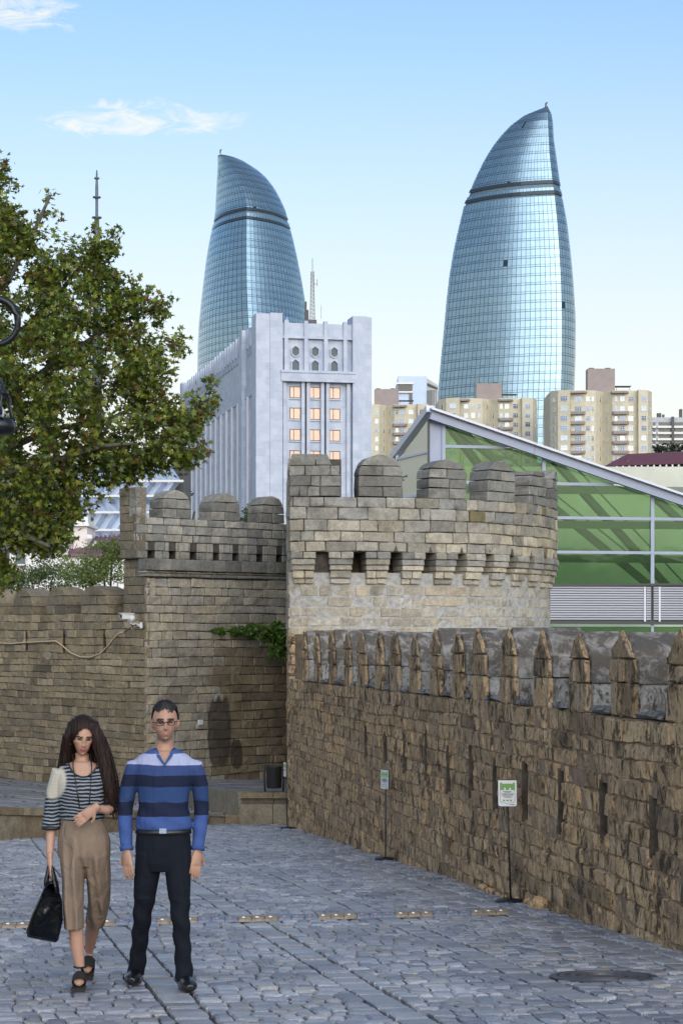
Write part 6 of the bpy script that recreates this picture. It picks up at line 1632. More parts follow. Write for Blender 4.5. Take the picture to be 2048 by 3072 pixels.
# ================================================================== people
def remesh(mb, voxel, it=4, fac=0.5):
    me = bpy.data.meshes.new('tmp'); me.from_pydata([tuple(q) for q in mb.v], [], mb.f); me.update()
    bm = bmesh.new(); bm.from_mesh(me); bmesh.ops.recalc_face_normals(bm, faces=bm.faces); bm.to_mesh(me); bm.free()
    o = bpy.data.objects.new('tmp', me); COL.objects.link(o)
    r = o.modifiers.new('r', 'REMESH'); r.mode = 'VOXEL'; r.voxel_size = voxel
    s = o.modifiers.new('s', 'SMOOTH'); s.iterations = it; s.factor = fac
    bpy.context.view_layer.update(); ev = o.evaluated_get(bpy.context.evaluated_depsgraph_get()); m2 = bpy.data.meshes.new_from_object(ev)
    V = np.array([v.co[:] for v in m2.vertices]).reshape(-1, 3); Fc = [tuple(p.vertices) for p in m2.polygons]
    bpy.data.objects.remove(o); bpy.data.meshes.remove(me); bpy.data.meshes.remove(m2)
    return V, Fc
def px_of(V): return 1024 + F * V[:, 0] / V[:, 1], HV - F * (V[:, 2] - EZ) / V[:, 1]
def cut(V, Fc, dead):
    """drop the faces whose vertices are all flagged"""
    fs = [f for f in Fc if not all(dead[i] for i in f)]
    used = sorted({i for f in fs for i in f}); mp = {i: k for k, i in enumerate(used)}
    return V[used], [tuple(mp[i] for i in f) for f in fs]
def loft(mb, rings, n=18):
    """rings: (centre, rx, ry) horizontal ellipses stacked"""
    v = []; f = []
    for (c, rx, ry) in rings:
        for k in range(n):
            a = 2 * math.pi * k / n; v.append((c[0] + rx * math.cos(a), c[1] + ry * math.sin(a), c[2]))
    for i in range(len(rings) - 1):
        for k in range(n): f.append((i * n + k, i * n + (k + 1) % n, (i + 1) * n + (k + 1) % n, (i + 1) * n + k))
    f.append(tuple(range(n - 1, -1, -1))); f.append(tuple((len(rings) - 1) * n + k for k in range(n)))
    mb.add(v, f)
def ball(mb, c, r3, n=16, rot=None):
    v = []; f = []
    for i in range(n + 1):
        th = math.pi * i / n
        for k in range(2 * n):
            a = math.pi * k / n; q = Vector((r3[0] * math.sin(th) * math.cos(a), r3[1] * math.sin(th) * math.sin(a), r3[2] * math.cos(th)))
            if rot is not None: q = rot @ q
            v.append(tuple(Vector(c) + q))
    m_ = 2 * n
    for i in range(n):
        for k in range(m_): f.append((i * m_ + k, (i + 1) * m_ + k, (i + 1) * m_ + (k + 1) % m_, i * m_ + (k + 1) % m_))
    mb.add(v, f)
def hand(mb, wrist, down, front, thumb_side, s=1.0, curl=0.35, spread=0.18):
    """palm and five bent fingers. down: along the hand, front: out of the back of the hand, thumb_side: +1 / -1"""
    d = Vector(down).normalized(); f_ = Vector(front); f_ = (f_ - d * f_.dot(d)).normalized(); x = d.cross(f_) * thumb_side
    w = Vector(wrist)
    mb.tube([w - d * 0.03, w + d * 0.01 * s, w + d * 0.045 * s, w + d * 0.085 * s], [(0.027 * s, 0.021 * s), (0.03 * s, 0.02 * s), (0.038 * s, 0.019 * s), (0.037 * s, 0.014 * s)], 12, ref=f_)
    for k, (o, L, r) in enumerate(((0.029, 0.07, 0.0088), (0.0095, 0.078, 0.009), (-0.0105, 0.072, 0.0086), (-0.03, 0.058, 0.0078))):
        b0_ = w + d * 0.075 * s + x * (o * s); dd = (d + x * (o * 6 * spread)).normalized()
        p1 = b0_ + dd * (0.042 * s); d2 = (dd - f_ * curl).normalized(); p2 = p1 + d2 * (L * 0.4 * s); d3 = (d2 - f_ * curl * 1.3).normalized(); p3 = p2 + d3 * (L * 0.35 * s)
        mb.tube([b0_, p1, p2, p3], [r * s, r * s, r * 0.92 * s, r * 0.75 * s], 8, ref=f_)
    a = w + d * 0.02 * s + x * 0.024 * s; b0_ = a + (d * 0.6 + x * 0.62 - f_ * 0.2).normalized() * 0.042 * s; c = b0_ + (d * 0.95 + x * 0.25 - f_ * 0.25).normalized() * 0.035 * s
    mb.tube([a, b0_, c], [0.013 * s, 0.0105 * s, 0.008 * s], 8, ref=f_)

def face_sculpt(V, c, rot, s, male):
    """Moves the vertices of the head into a face; returns per-vertex colour codes. Local axes: x side, y front, z up."""
    Ri = np.array(rot.to_3x3().inverted()); L = (V - np.array(c)) @ Ri.T / s
    inside_h = (np.abs(L[:, 0]) < 0.11) & (np.abs(L[:, 1]) < 0.14) & (L[:, 2] > -0.125) & (L[:, 2] < 0.14)
    x, y, z = L[:, 0], L[:, 1], L[:, 2]; fr = np.clip(y / 0.05, 0, 1) * inside_h
    def g(cx, cz, sx, sz): return np.exp(-((x - cx) / sx) ** 2 - ((z - cz) / sz) ** 2)
    dy = np.zeros(len(V))
    for q in (-1, 1):
        dy += -0.013 * g(q * 0.031, 0.004, 0.016, 0.012); dy += 0.006 * g(q * 0.03, 0.024, 0.02, 0.008); dy += 0.005 * g(q * 0.042, -0.03, 0.02, 0.018)
        dy += 0.0055 * g(q * 0.031, 0.003, 0.009, 0.006)
    dy += 0.014 * g(0, -0.005, 0.0085, 0.024) + 0.02 * g(0, -0.031, 0.011, 0.011) + 0.006 * g(0, -0.034, 0.02, 0.008)
    dy += 0.005 * g(0, -0.061, 0.019, 0.0065) - 0.004 * g(0, -0.0655, 0.02, 0.0028) + 0.005 * g(0, -0.071, 0.016, 0.006) + 0.01 * g(0, -0.098, 0.02, 0.014) - 0.004 * g(0, -0.083, 0.02, 0.006)
    L[:, 1] += dy * fr
    t = np.clip((-z - 0.02) / 0.08, 0, 1) * inside_h
    L[:, 0] *= 1 - (0.2 if male else 0.28) * t * (z > -0.115)
    V2 = np.where(inside_h[:, None], (L * s) @ np.array(rot.to_3x3()).T + np.array(c), V)
    code = np.zeros(len(V), int); front = (y > 0.03) & inside_h
    code[front & ((x / 0.024) ** 2 + ((z + 0.066) / 0.0115) ** 2 < 1)] = 1                  # lips
    for q in (-1, 1):
        code[front & (np.abs(x - q * 0.032) < 0.021) & (np.abs(z - 0.022 - 0.05 * (0.02 - np.abs(np.abs(x) - 0.03))) < 0.0055)] = 2   # brows
        code[front & (((x - q * 0.031) / 0.0165) ** 2 + ((z - 0.003) / 0.0075) ** 2 < 1)] = 3     # eyes
    if male: code[(code == 0) & inside_h & (y > 0.0) & (z < -0.045) & (z > -0.14)] = 4
    else: code[(code == 0) & front & ((((np.abs(x) - 0.045) / 0.02) ** 2 + ((z + 0.03) / 0.018) ** 2) < 1)] = 5
    return V2, code

m, nt, b = nmat('skin'); b.inputs['Roughness'].default_value = 0.5; b.inputs['Subsurface Weight'].default_value = 0.12; b.inputs['Subsurface Radius'].default_value = (0.02, 0.008, 0.005)
sn_ = noise(nt, 60, 4, 0.6, wpos(nt)); nt.links.new(mixrgb(nt, 1.0, attr(nt), ramp(nt, sn_, [(0.3, (0.93,) * 3), (0.7, (1.06,) * 3)]), 'MULTIPLY'), b.inputs['Base Color']); M['skin'] = m
def cloth(name, col, rough=0.85, fold=0.5, fs=9.0, weave=260):
    m, nt, b = nmat(name); b.inputs['Roughness'].default_value = rough; b.inputs['Specular IOR Level'].default_value = 0.2
    w = noise(nt, weave, 2, 0.5, wpos(nt)); fo = noise(nt, fs, 4, 0.55, wpos(nt, (1.6, 1.6, 0.55)), 0.7)
    if callable(col): nt.links.new(col(nt), b.inputs['Base Color'])
    else: nt.links.new(mixrgb(nt, 1.0, col, ramp(nt, fo, [(0.3, (0.85,) * 3), (0.7, (1.1,) * 3)]), 'MULTIPLY'), b.inputs['Base Color'])
    n1_ = bump(nt, b, fo, fold, 0.035); bump(nt, b, w, 0.15, 0.002, n1_)
    return m
def zof(v, Y): return EZ + (HV - v) * Y / F
def stripes_man(nt):
    sx = N(nt, 'ShaderNodeSeparateXYZ'); nt.links.new(wpos(nt), sx.inputs[0]); Yq = 12.3
    mr = N(nt, 'ShaderNodeMapRange'); nt.links.new(sx.outputs[2], mr.inputs[0]); z0, z1 = zof(2560, Yq), zof(2200, Yq); mr.inputs[1].default_value = z0; mr.inputs[2].default_value = z1
    wob = noise(nt, 6, 2, 0.5, wpos(nt)); ad_ = N(nt, 'ShaderNodeMath', operation='MULTIPLY_ADD'); nt.links.new(wob, ad_.inputs[0]); ad_.inputs[1].default_value = 0.03; nt.links.new(mr.outputs[0], ad_.inputs[2])
    r = nt.nodes.new('ShaderNodeValToRGB'); nt.links.new(ad_.outputs[0], r.inputs[0]); r.color_ramp.interpolation = 'CONSTANT'
    B1, WHT, B2, NV, MB_ = (0.045, 0.085, 0.25), (0.33, 0.36, 0.53), (0.035, 0.06, 0.17), (0.012, 0.017, 0.042), (0.026, 0.055, 0.15)
    st = [(2560, B1), (2447, NV), (2405, MB_), (2359, NV), (2324, B2), (2293, WHT), (2259, B1)]
    e = r.color_ramp.elements
    while len(e) < len(st): e.new(0.5)
    for i, (v, c) in enumerate(st): e[i].position = max(0, (zof(v, Yq) - z0) / (z1 - z0) + 0.015 * (i > 0)); e[i].color = (*c, 1)
    return r.outputs[0]
M['striped_jumper'] = cloth('striped_jumper', stripes_man, 0.9, 0.45, 8)
M['dark_trousers'] = cloth('dark_trousers', (0.007, 0.0095, 0.016), 0.9, 0.6, 9); M['black_leather'] = simple('black_leather', (0.008, 0.008, 0.009), 0.28); M['hair_black'] = simple('hair_black', (0.01, 0.008, 0.007), 0.55, 0, 90, 0.5, 0.6)
m, nt, b = nmat('hair_brown'); b.inputs['Roughness'].default_value = 0.6; b.inputs['Specular IOR Level'].default_value = 0.25
hn = noise(nt, 70, 4, 0.6, wpos(nt, (1, 1, 0.06))); nt.links.new(ramp(nt, hn, [(0.3, (0.006, 0.0035, 0.003)), (0.7, (0.026, 0.011, 0.008))]), b.inputs['Base Color']); bump(nt, b, hn, 0.5, 0.008); M['hair_brown'] = m

def person_colors(V, code, skin, lip, brow, eye, stubble, blush):
    pal = np.array([skin, lip, brow, eye, stubble, blush]); return pal[code]

# ------------------------------------------------------------------ the man
Yb = 12.3
def mp(u, v, dy=0.0): return P(u, v, Yb + dy)
man = thing('person', (P(490, 2970, Yb).x, Yb, zroad(Yb)), 'walking person in a blue striped jumper, dark trousers and glasses', 'person')
hc = mp(495, 2168); hrot = Matrix.Rotation(math.radians(180 + 8), 4, 'Z') @ Matrix.Rotation(math.radians(2), 4, 'Y')   # local +y faces the camera
body = MB()
ball(body, hc + Vector((0, 0.012, 0.012)), (0.077, 0.096, 0.107), 14); ball(body, hc + Vector((0, -0.012, -0.045)), (0.06, 0.075, 0.07), 12)
for s in (-1, 1): ball(body, hc + Vector((s * 0.078, 0.015, -0.008)), (0.012, 0.02, 0.031), 8)
body.tube([mp(495, 2205, 0.02), mp(494, 2235, 0.025), mp(492, 2275, 0.02)], [(0.058, 0.06), (0.057, 0.06), (0.075, 0.07)], 14, ref=(0, 1, 0))
loft(body, [(mp(492, 2480), 0.14, 0.095), (mp(492, 2420), 0.145, 0.1), (mp(492, 2340), 0.165, 0.1), (mp(492, 2300), 0.165, 0.085), (mp(492, 2272), 0.11, 0.075), (mp(492, 2252), 0.06, 0.055)])
loft(body, [(mp(490, 2600), 0.14, 0.1), (mp(490, 2540), 0.155, 0.105), (mp(490, 2470), 0.145, 0.1)])
armL = [mp(403, 2296), mp(387, 2355, 0.01), mp(377, 2425, 0.02), mp(377, 2485, -0.01), mp(381, 2553, -0.04)]
armR = [mp(585, 2296), mp(600, 2355, 0.02), mp(605, 2425, 0.06), mp(600, 2485, 0.03), mp(593, 2553, 0.0)]
for arm, sgn in ((armL, 1), (armR, -1)):
    body.tube(arm, [0.05, 0.044, 0.037, 0.035, 0.026], 12, ref=(0, 1, 0)); hand(body, arm[-1], (arm[-1] - arm[-2]).normalized() + Vector((0.02 * sgn, -0.05, 0)), (-0.55 * sgn, -0.8, 0), 1 if sgn > 0 else -1, 1.0, 0.3)
legL = [mp(450, 2570, 0.0), mp(438, 2650, 0.02), mp(428, 2745, 0.08), mp(418, 2840, 0.22), mp(409, 2922, 0.33)]
legR = [mp(532, 2570, 0.0), mp(536, 2650, -0.03), mp(541, 2742, -0.05), mp(548, 2840, -0.02), mp(553, 2935, 0.02)]
for leg in (legL, legR): body.tube(leg, [0.07, 0.058, 0.042, 0.036, 0.03], 12, ref=(0, 1, 0))
def foot(mb, ank, toe, w, h=0.035):
    a, t = Vector(ank), Vector(toe); mb.tube([a + Vector((0, 0.05, -0.02)), a + Vector((0, 0, -0.03)), a.lerp(t, 0.45), a.lerp(t, 0.8), t], [(w * 0.7, h), (w * 0.8, h * 1.25), (w * 0.95, h * 1.05), (w, h * 0.8), (w * 0.5, h * 0.5)], 12, ref=(0, 0, 1))
gl_ = lambda Y: zroad(Y) + 0.008
fL = (legL[-1], Vector((P(394, 0, 12.42).x, 12.42, gl_(12.42) + 0.035))); fR = (legR[-1], Vector((P(572, 0, 12.08).x, 12.08, gl_(12.08) + 0.035)))
for a, t in (fL, fR): foot(body, Vector((a.x, a.y, gl_(a.y) + 0.065)), Vector((a.x, a.y, gl_(a.y) + 0.04)).lerp(t, 0.7), 0.026, 0.022)
V, Fc = remesh(body, 0.0052)
V, code = face_sculpt(V, hc, hrot, 1.0, True)
mk('body', V, Fc, M['skin'], man, person_colors(V, code, (0.37, 0.21, 0.145), (0.36, 0.15, 0.12), (0.02, 0.014, 0.01), (0.04, 0.03, 0.025), (0.28, 0.18, 0.135), (0.4, 0.2, 0.15)), True)
# jumper
jm = MB()
loft(jm, [(mp(491, 2492), 0.155, 0.112), (mp(491, 2482), 0.172, 0.125), (mp(491, 2462), 0.17, 0.126), (mp(491, 2420), 0.15, 0.118), (mp(492, 2370), 0.158, 0.12), (mp(492, 2330), 0.178, 0.12), (mp(492, 2300), 0.19, 0.11), (mp(492, 2281), 0.178, 0.098), (mp(492, 2266), 0.15, 0.09), (mp(493, 2254), 0.105, 0.083), (mp(493, 2246), 0.078, 0.076)], 24)
for arm in (armL, armR):
    e = arm[3].lerp(arm[4], 0.86); jm.tube([arm[0].lerp(mp(492, 2288), 0.4), arm[0] + Vector((0, 0, -0.012)), arm[1], arm[2], arm[3], e], [0.05, 0.056, 0.052, 0.046, 0.044, 0.036], 14, ref=(0, 1, 0))
V, Fc = remesh(jm, 0.0068, 9)
uu, vv = px_of(V)
dead = (V[:, 1] < Yb + 0.02) & (vv < 2292 - np.abs(uu - 494) * 1.5) & (np.abs(uu - 494) < 30)
dead |= (vv < 2250) & (np.abs(uu - 494) < 34)
V2, F2 = cut(V, Fc, dead)
V2 = V2 + 0.004 * np.stack([np.zeros(len(V2)), np.sin(V2[:, 2] * 55 + V2[:, 0] * 30), np.zeros(len(V2))], 1) * (V2[:, 2] < zof(2400, Yb))[:, None]
jo = mk('jumper', V2, F2, M['striped_jumper'], man, None, True)
M['knit_blue'] = cloth('knit_blue', (0.04, 0.085, 0.25), 0.9, 0.2)
cl_ = MB(); cl_.tube([mp(466, 2246, -0.02), mp(476, 2268, -0.09), mp(494, 2294, -0.118), mp(512, 2268, -0.09), mp(523, 2246, -0.02)], [(0.011, 0.007)] * 5, 8); cl_.build('neckband', M['knit_blue'], jo, True)
for arm in (armL, armR):
    e = arm[3].lerp(arm[4], 0.8); e2 = arm[3].lerp(arm[4], 0.97); MB().tube([e, e2], [0.044, 0.04], 14, ref=(0, 1, 0)).build('cuff', M['knit_blue'], jo, True)
# trousers
tm = MB()
loft(tm, [(mp(490, 2612), 0.12, 0.1), (mp(490, 2585), 0.165, 0.118), (mp(490, 2540), 0.17, 0.122), (mp(490, 2500), 0.163, 0.116), (mp(491, 2486), 0.158, 0.112)], 22)
for leg, hem in ((legL, 0.92), (legR, 0.97)):
    tm.tube([leg[0] + Vector((0, 0, 0.03)), leg[1], leg[2], leg[3], leg[3].lerp(leg[4], hem)], [(0.086, 0.105), (0.074, 0.09), (0.057, 0.068), (0.05, 0.06), (0.055, 0.07)], 16, ref=(0, 1, 0))
V, Fc = remesh(tm, 0.0068, 4)
V[:, 1] += 0.006 * np.sin(V[:, 2] * 38 + V[:, 0] * 25) * (V[:, 2] < zof(2690, Yb)); V[:, 0] += 0.004 * np.sin(V[:, 2] * 47 + 1) * (V[:, 2] < zof(2690, Yb))
mk('trousers', V, Fc, M['dark_trousers'], man, None, True)
bt = MB(); loft(bt, [(mp(490.5, 2501), 0.166, 0.119), (mp(490.5, 2499.9), 0.171, 0.124), (mp(490.5, 2486), 0.169, 0.122), (mp(490.5, 2485), 0.16, 0.112)], 28); bo = bt.build('belt', M['black_leather'], man, True)
MB().box(tuple(mp(489, 2493, -0.126)), (0.042, 0.008, 0.03)).build('buckle', M['silver'], bo)
for a, t in (fL, fR):
    sm_ = MB(); g = gl_(a.y); an = Vector((a.x, a.y, g + 0.06)); tt = Vector((t.x, t.y, t.z))
    foot(sm_, an, tt, 0.05, 0.045); sm_.tube([Vector((a.x, a.y + 0.01, g + 0.05)), Vector((a.x, a.y + 0.01, g + 0.15))], [0.052, 0.046], 12, ref=(0, 1, 0))
    V, Fc = remesh(sm_, 0.006, 3); V[:, 2] = np.maximum(V[:, 2], np.array([zroad(y) + 0.006 for y in V[:, 1]]))
    mk('shoe', V, Fc, M['black_leather'], man, None, True)
# hair and glasses
hm = MB(); ball(hm, hc + Vector((0, 0.024, 0.034)), (0.083, 0.098, 0.097), 16)
V, Fc = remesh(hm, 0.006, 1)
rg = np.random.RandomState(3); uu, vv = px_of(V)
dead = (V[:, 1] < hc.y + 0.0) & (vv > 2133 + 6 * np.sin(uu * 0.2)) | (V[:, 1] < hc.y + 0.045) & (vv > 2168) | (vv > 2200)
V, Fc = cut(V, Fc, dead); V += rg.uniform(-0.0035, 0.0035, V.shape); V[:, 2] += 0.008 * (V[:, 2] > hc.z + 0.08)
mk('hair', V, Fc, M['hair_black'], man, None, True)
gm = MB(); ga = hrot.to_3x3()
def hp(x, y, z): return hc + ga @ Vector((x, y, z))
for s in (-1, 1):
    pts = [hp(s * (0.034 + 0.022 * math.cos(k * math.pi / 6)), 0.098 - 0.012 * abs(math.cos(k * math.pi / 6)), 0.002 + 0.015 * math.sin(k * math.pi / 6)) for k in range(13)]
    gm.tube(pts, 0.0026, 6, cap=False); gm.tube([hp(s * 0.056, 0.086, 0.006), hp(s * 0.074, 0.06, 0.008), hp(s * 0.079, -0.005, 0.006)], 0.0022, 6)
gm.tube([hp(-0.012, 0.1, 0.005), hp(0, 0.104, 0.008), hp(0.012, 0.1, 0.005)], 0.0022, 6); gm.build('glasses', M['black_iron'], man, True)

# ------------------------------------------------------------------ the woman
Yw = 12.4
def wp_(u, v, dy=0.0): return P(u, v, Yw + dy)
wom = thing('person', (P(245, 2960, Yw).x, Yw, zroad(Yw)), 'walking long haired person in a striped top and beige culottes holding a bag', 'person')
wc = wp_(249, 2212); wrot = Matrix.Rotation(math.radians(180 + 14), 4, 'Z') @ Matrix.Rotation(math.radians(-13), 4, 'X') @ Matrix.Rotation(math.radians(-3), 4, 'Y')
body = MB(); r3 = wrot.to_3x3()
def wh(x, y, z): return wc + r3 @ Vector((x, y, z))
ball(body, wh(0, -0.01, 0.012), (0.07, 0.088, 0.1), 14, r3); ball(body, wh(0, 0.012, -0.045), (0.053, 0.066, 0.064), 12, r3)
body.tube([wp_(247, 2245, 0.03), wp_(247, 2275, 0.035), wp_(247, 2305, 0.02)], [(0.042, 0.045), (0.043, 0.045), (0.07, 0.055)], 14, ref=(0, 1, 0))
loft(body, [(wp_(247, 2470), 0.105, 0.082), (wp_(247, 2430), 0.112, 0.085), (wp_(247, 2380), 0.128, 0.1), (wp_(247, 2345), 0.14, 0.098), (wp_(247, 2315), 0.15, 0.082), (wp_(247, 2298), 0.12, 0.065), (wp_(247, 2285), 0.06, 0.05)])
loft(body, [(wp_(252, 2590), 0.12, 0.1), (wp_(250, 2530), 0.14, 0.105), (wp_(248, 2460), 0.108, 0.085)])
wL = [wp_(181, 2316), wp_(168, 2375, 0.02), wp_(157, 2450, 0.03), wp_(152, 2520, -0.02), wp_(150, 2573, -0.06)]
wR = [wp_(318, 2318), wp_(335, 2370, 0.03), wp_(348, 2425, 0.03), wp_(318, 2430, -0.13), wp_(285, 2424, -0.2)]
for arm in (wL, wR): body.tube(arm, [0.042, 0.037, 0.031, 0.028, 0.021], 12, ref=(0, 1, 0) if arm is wL else (0.3, 0.2, 1))
hand(body, wL[-1], (0.0, -0.1, -1), (-0.9, -0.35, 0), 1, 0.9, 0.75, 0.05)
hand(body, wR[-1], (-0.78, -0.05, -0.6), (0.1, -0.95, 0.15), -1, 0.92, 0.25, 0.22)
kL = [wp_(222, 2570, 0), wp_(226, 2690, -0.06), wp_(228, 2780, -0.06), wp_(232, 2840, -0.05), wp_(241, 2905, -0.05)]
kR = [wp_(282, 2570, 0), wp_(292, 2660, 0.04), wp_(286, 2745, 0.18), wp_(276, 2800, 0.36), wp_(268, 2852, 0.5)]
for leg in (kL, kR): body.tube(leg, [0.075, 0.05, 0.045, 0.044, 0.028], 12, ref=(0, 1, 0))
zt1 = gl_(12.2) + 0.045
foot(body, kL[-1] + Vector((0, 0.0, -0.03)), Vector((P(237, 0, 12.19).x, 12.19, zt1)), 0.034, 0.025)
foot(body, kR[-1] + Vector((0, 0.02, -0.01)), Vector((P(262, 0, 12.78).x, 12.78, gl_(12.78) + 0.05)), 0.032, 0.025)
V, Fc = remesh(body, 0.005)
V, code = face_sculpt(V, wc, wrot, 0.93, False)
mk('body', V, Fc, M['skin'], wom, person_colors(V, code, (0.4, 0.235, 0.168), (0.33, 0.1, 0.09), (0.03, 0.02, 0.015), (0.05, 0.035, 0.03), (0.4, 0.25, 0.18), (0.42, 0.205, 0.152)), True)
# striped top
def stripes_woman(nt):
    sx = N(nt, 'ShaderNodeSeparateXYZ'); nt.links.new(wpos(nt), sx.inputs[0])
    wb = noise(nt, 7, 3, 0.5, wpos(nt)); q = N(nt, 'ShaderNodeMath', operation='MULTIPLY_ADD'); nt.links.new(wb, q.inputs[0]); q.inputs[1].default_value = 0.05; nt.links.new(sx.outputs[2], q.inputs[2])
    k = N(nt, 'ShaderNodeMath', operation='MULTIPLY'); nt.links.new(q.outputs[0], k.inputs[0]); k.inputs[1].default_value = 2 * math.pi / 0.0212
    sn2 = N(nt, 'ShaderNodeMath', operation='SINE'); nt.links.new(k.outputs[0], sn2.inputs[0])
    base = ramp(nt, sn2.outputs[0], [(0.0, (0.012, 0.015, 0.02)), (0.3, (0.22, 0.255, 0.3))])
    # lacy cream patch over one shoulder
    cx = P(172, 2345, Yw - 0.05); g = wpos(nt); dd = N(nt, 'ShaderNodeVectorMath', operation='DISTANCE'); nt.links.new(g, dd.inputs[0]); dd.inputs[1].default_value = (cx.x - 0.035, cx.y, cx.z)
    return mixrgb(nt, ramp(nt, dd.outputs['Value'], [(0.095, (0.9,) * 3), (0.115, (0, 0, 0))]), base, (0.5, 0.47, 0.4))
M['striped_top'] = cloth('striped_top', stripes_woman, 0.85, 0.35, 9)
tp = MB()
loft(tp, [(wp_(248, 2462), 0.12, 0.095), (wp_(248, 2452), 0.136, 0.11), (wp_(248, 2420), 0.14, 0.113), (wp_(247, 2380), 0.148, 0.122), (wp_(247, 2345), 0.155, 0.115), (wp_(247, 2318), 0.16, 0.094), (wp_(247, 2300), 0.135, 0.076), (wp_(247, 2288), 0.08, 0.062)], 24)
e = wL[2].lerp(wL[3], 0.5); tp.tube([wL[0] + Vector((0.01, 0, 0.01)), wL[1], wL[2], e], [0.06, 0.058, 0.056, 0.058], 14, ref=(0, 1, 0))
e = wR[2].lerp(wR[3], 0.35); tp.tube([wR[0] + Vector((-0.01, 0, 0.01)), wR[1], wR[2] + Vector((0, 0, 0.005)), e], [0.06, 0.058, 0.058, 0.05], 14, ref=(0.2, 0.3, 1))
V, Fc = remesh(tp, 0.0062, 4); uu, vv = px_of(V)
dead = (V[:, 1] < Yw + 0.03) & (((uu - 250) / 44) ** 2 + ((vv - 2275) / 55) ** 2 < 1) | (vv < 2300) & (np.abs(uu - 248) < 40)
V, Fc = cut(V, Fc, dead); tpo = mk('striped_top', V, Fc, M['striped_top'], wom, None, True)
cu = wL[2].lerp(wL[3], 0.5); MB().tube([cu + Vector((0, 0, 0.012)), cu - Vector((0, 0, 0.006))], [0.0595, 0.0585], 14, ref=(0, 1, 0)).build('sleeve_hem', M['bin_black'], tpo, True)
nk = MB(); nk.tube([wp_(250 + 45 * math.cos(a), 2275 + 56 * math.sin(a), -0.02 - 0.092 * math.sin(a) ** 0.7) for a in [math.pi * k / 12 for k in range(1, 12)]], 0.005, 6, cap=False); nk.build('neckline', M['bin_black'], tpo, True)
# culottes
M['beige_cloth'] = cloth('beige_cloth', (0.2, 0.152, 0.115), 0.85, 0.9, 7)
cu_ = MB()
loft(cu_, [(wp_(252, 2596), 0.12, 0.1), (wp_(253, 2565), 0.162, 0.13), (wp_(253, 2520), 0.162, 0.13), (wp_(250, 2480), 0.14, 0.112), (wp_(248, 2454), 0.124, 0.098)], 24)
cu_.tube([kL[0] + Vector((0, 0, 0.03)), wp_(219, 2640, -0.05), wp_(220, 2710, -0.07), wp_(223, 2786, -0.07)], [(0.09, 0.12), (0.068, 0.11), (0.063, 0.095), (0.06, 0.086)], 20, ref=(0, 1, 0))
cu_.tube([kR[0] + Vector((0, 0, 0.03)), wp_(297, 2630, 0.05), wp_(298, 2700, 0.13), wp_(288, 2764, 0.23)], [(0.098, 0.12), (0.076, 0.11), (0.068, 0.1), (0.062, 0.085)], 20, ref=(0, 1, 0))
V, Fc = remesh(cu_, 0.0065, 4)
w_ = np.clip((zof(2480, Yw) - V[:, 2]) / 0.25, 0, 1); V[:, 1] += 0.011 * w_ * np.sin(V[:, 0] * 95 + V[:, 2] * 6) + 0.006 * w_ * np.sin(V[:, 0] * 47 - V[:, 2] * 14)
mk('culottes', V, Fc, M['beige_cloth'], wom, None, True)
# hair: cap, long locks
hm = MB(); ball(hm, wh(0, -0.02, 0.034), (0.084, 0.098, 0.104), 16, r3)
def lock(pts, rad): hm.tube(pts, rad, 10, ref=(0, 1, 0))
lock([wp_(240, 2166, 0.03), wp_(218, 2178, 0.01), wp_(206, 2210, 0.01), wp_(200, 2255, 0.03), wp_(192, 2300, 0.03), wp_(184, 2322, 0.03)], [(0.045, 0.06), (0.036, 0.06), (0.03, 0.06), (0.034, 0.05), (0.026, 0.035), (0.008, 0.01)])
lock([wp_(258, 2166, 0.02), wp_(281, 2176, 0.0), wp_(296, 2215, 0.0), wp_(312, 2270, -0.01), wp_(325, 2330, -0.04), wp_(336, 2385, -0.07), wp_(346, 2440, -0.07)], [(0.04, 0.06), (0.036, 0.06), (0.042, 0.06), (0.05, 0.06), (0.046, 0.05), (0.032, 0.03), (0.008, 0.008)])
lock([wp_(300, 2230, 0.05), wp_(316, 2300, 0.03), wp_(322, 2360, -0.02), wp_(322, 2410, -0.08)], [(0.035, 0.04), (0.04, 0.04), (0.028, 0.03), (0.006, 0.006)])
lock([wp_(250, 2200, 0.09), wp_(250, 2280, 0.12), wp_(255, 2360, 0.13), wp_(260, 2400, 0.13)], [(0.1, 0.05), (0.125, 0.045), (0.11, 0.035), (0.06, 0.02)])
V, Fc = remesh(hm, 0.006, 2); L = (V - np.array(wc)) @ np.array(r3.inverted()).T
dead = (L[:, 1] > 0.02) & (np.abs(L[:, 0] + 0.004) < 0.062 * np.sqrt(np.clip(1 - ((L[:, 2] + 0.03) / 0.11) ** 2, 0, 1)))
V, Fc = cut(V, Fc, dead); V += 0.0025 * np.stack([np.sin(V[:, 2] * 30 + V[:, 0] * 260), np.sin(V[:, 0] * 320), np.zeros(len(V))], 1)
st = MB(); st.v = [tuple(q) for q in V]; st.f = [tuple(q) for q in Fc]; st.m = [0] * len(Fc)
rs = random.Random(17)
def strands(pts, rads, n_):      # loose strands over the locks
    for _ in range(n_):
        a = rs.uniform(0, 2 * math.pi); k = rs.uniform(0.9, 1.12); w1, w2 = rs.uniform(0, 6), rs.uniform(-0.006, 0.006); out_ = []
        for i, (p, r) in enumerate(zip(pts, rads)):
            rx, ry = (r, r) if isinstance(r, (int, float)) else r
            out_.append(p + Vector((rx * k * math.cos(a) + w2 * math.sin(i * 1.7 + w1), ry * k * math.sin(a) * 1.0, -0.02 * (i == len(pts) - 1) * rs.random())))
        q = []
        for i in range(len(out_) - 1): q += [out_[i], out_[i].lerp(out_[i + 1], 0.5) + Vector((rs.uniform(-0.003, 0.003), 0, 0))]
        st.tube(q + [out_[-1]], [0.0032 * (1 - 0.6 * j / len(q)) for j in range(len(q))] + [0.0008], 4, cap=False)
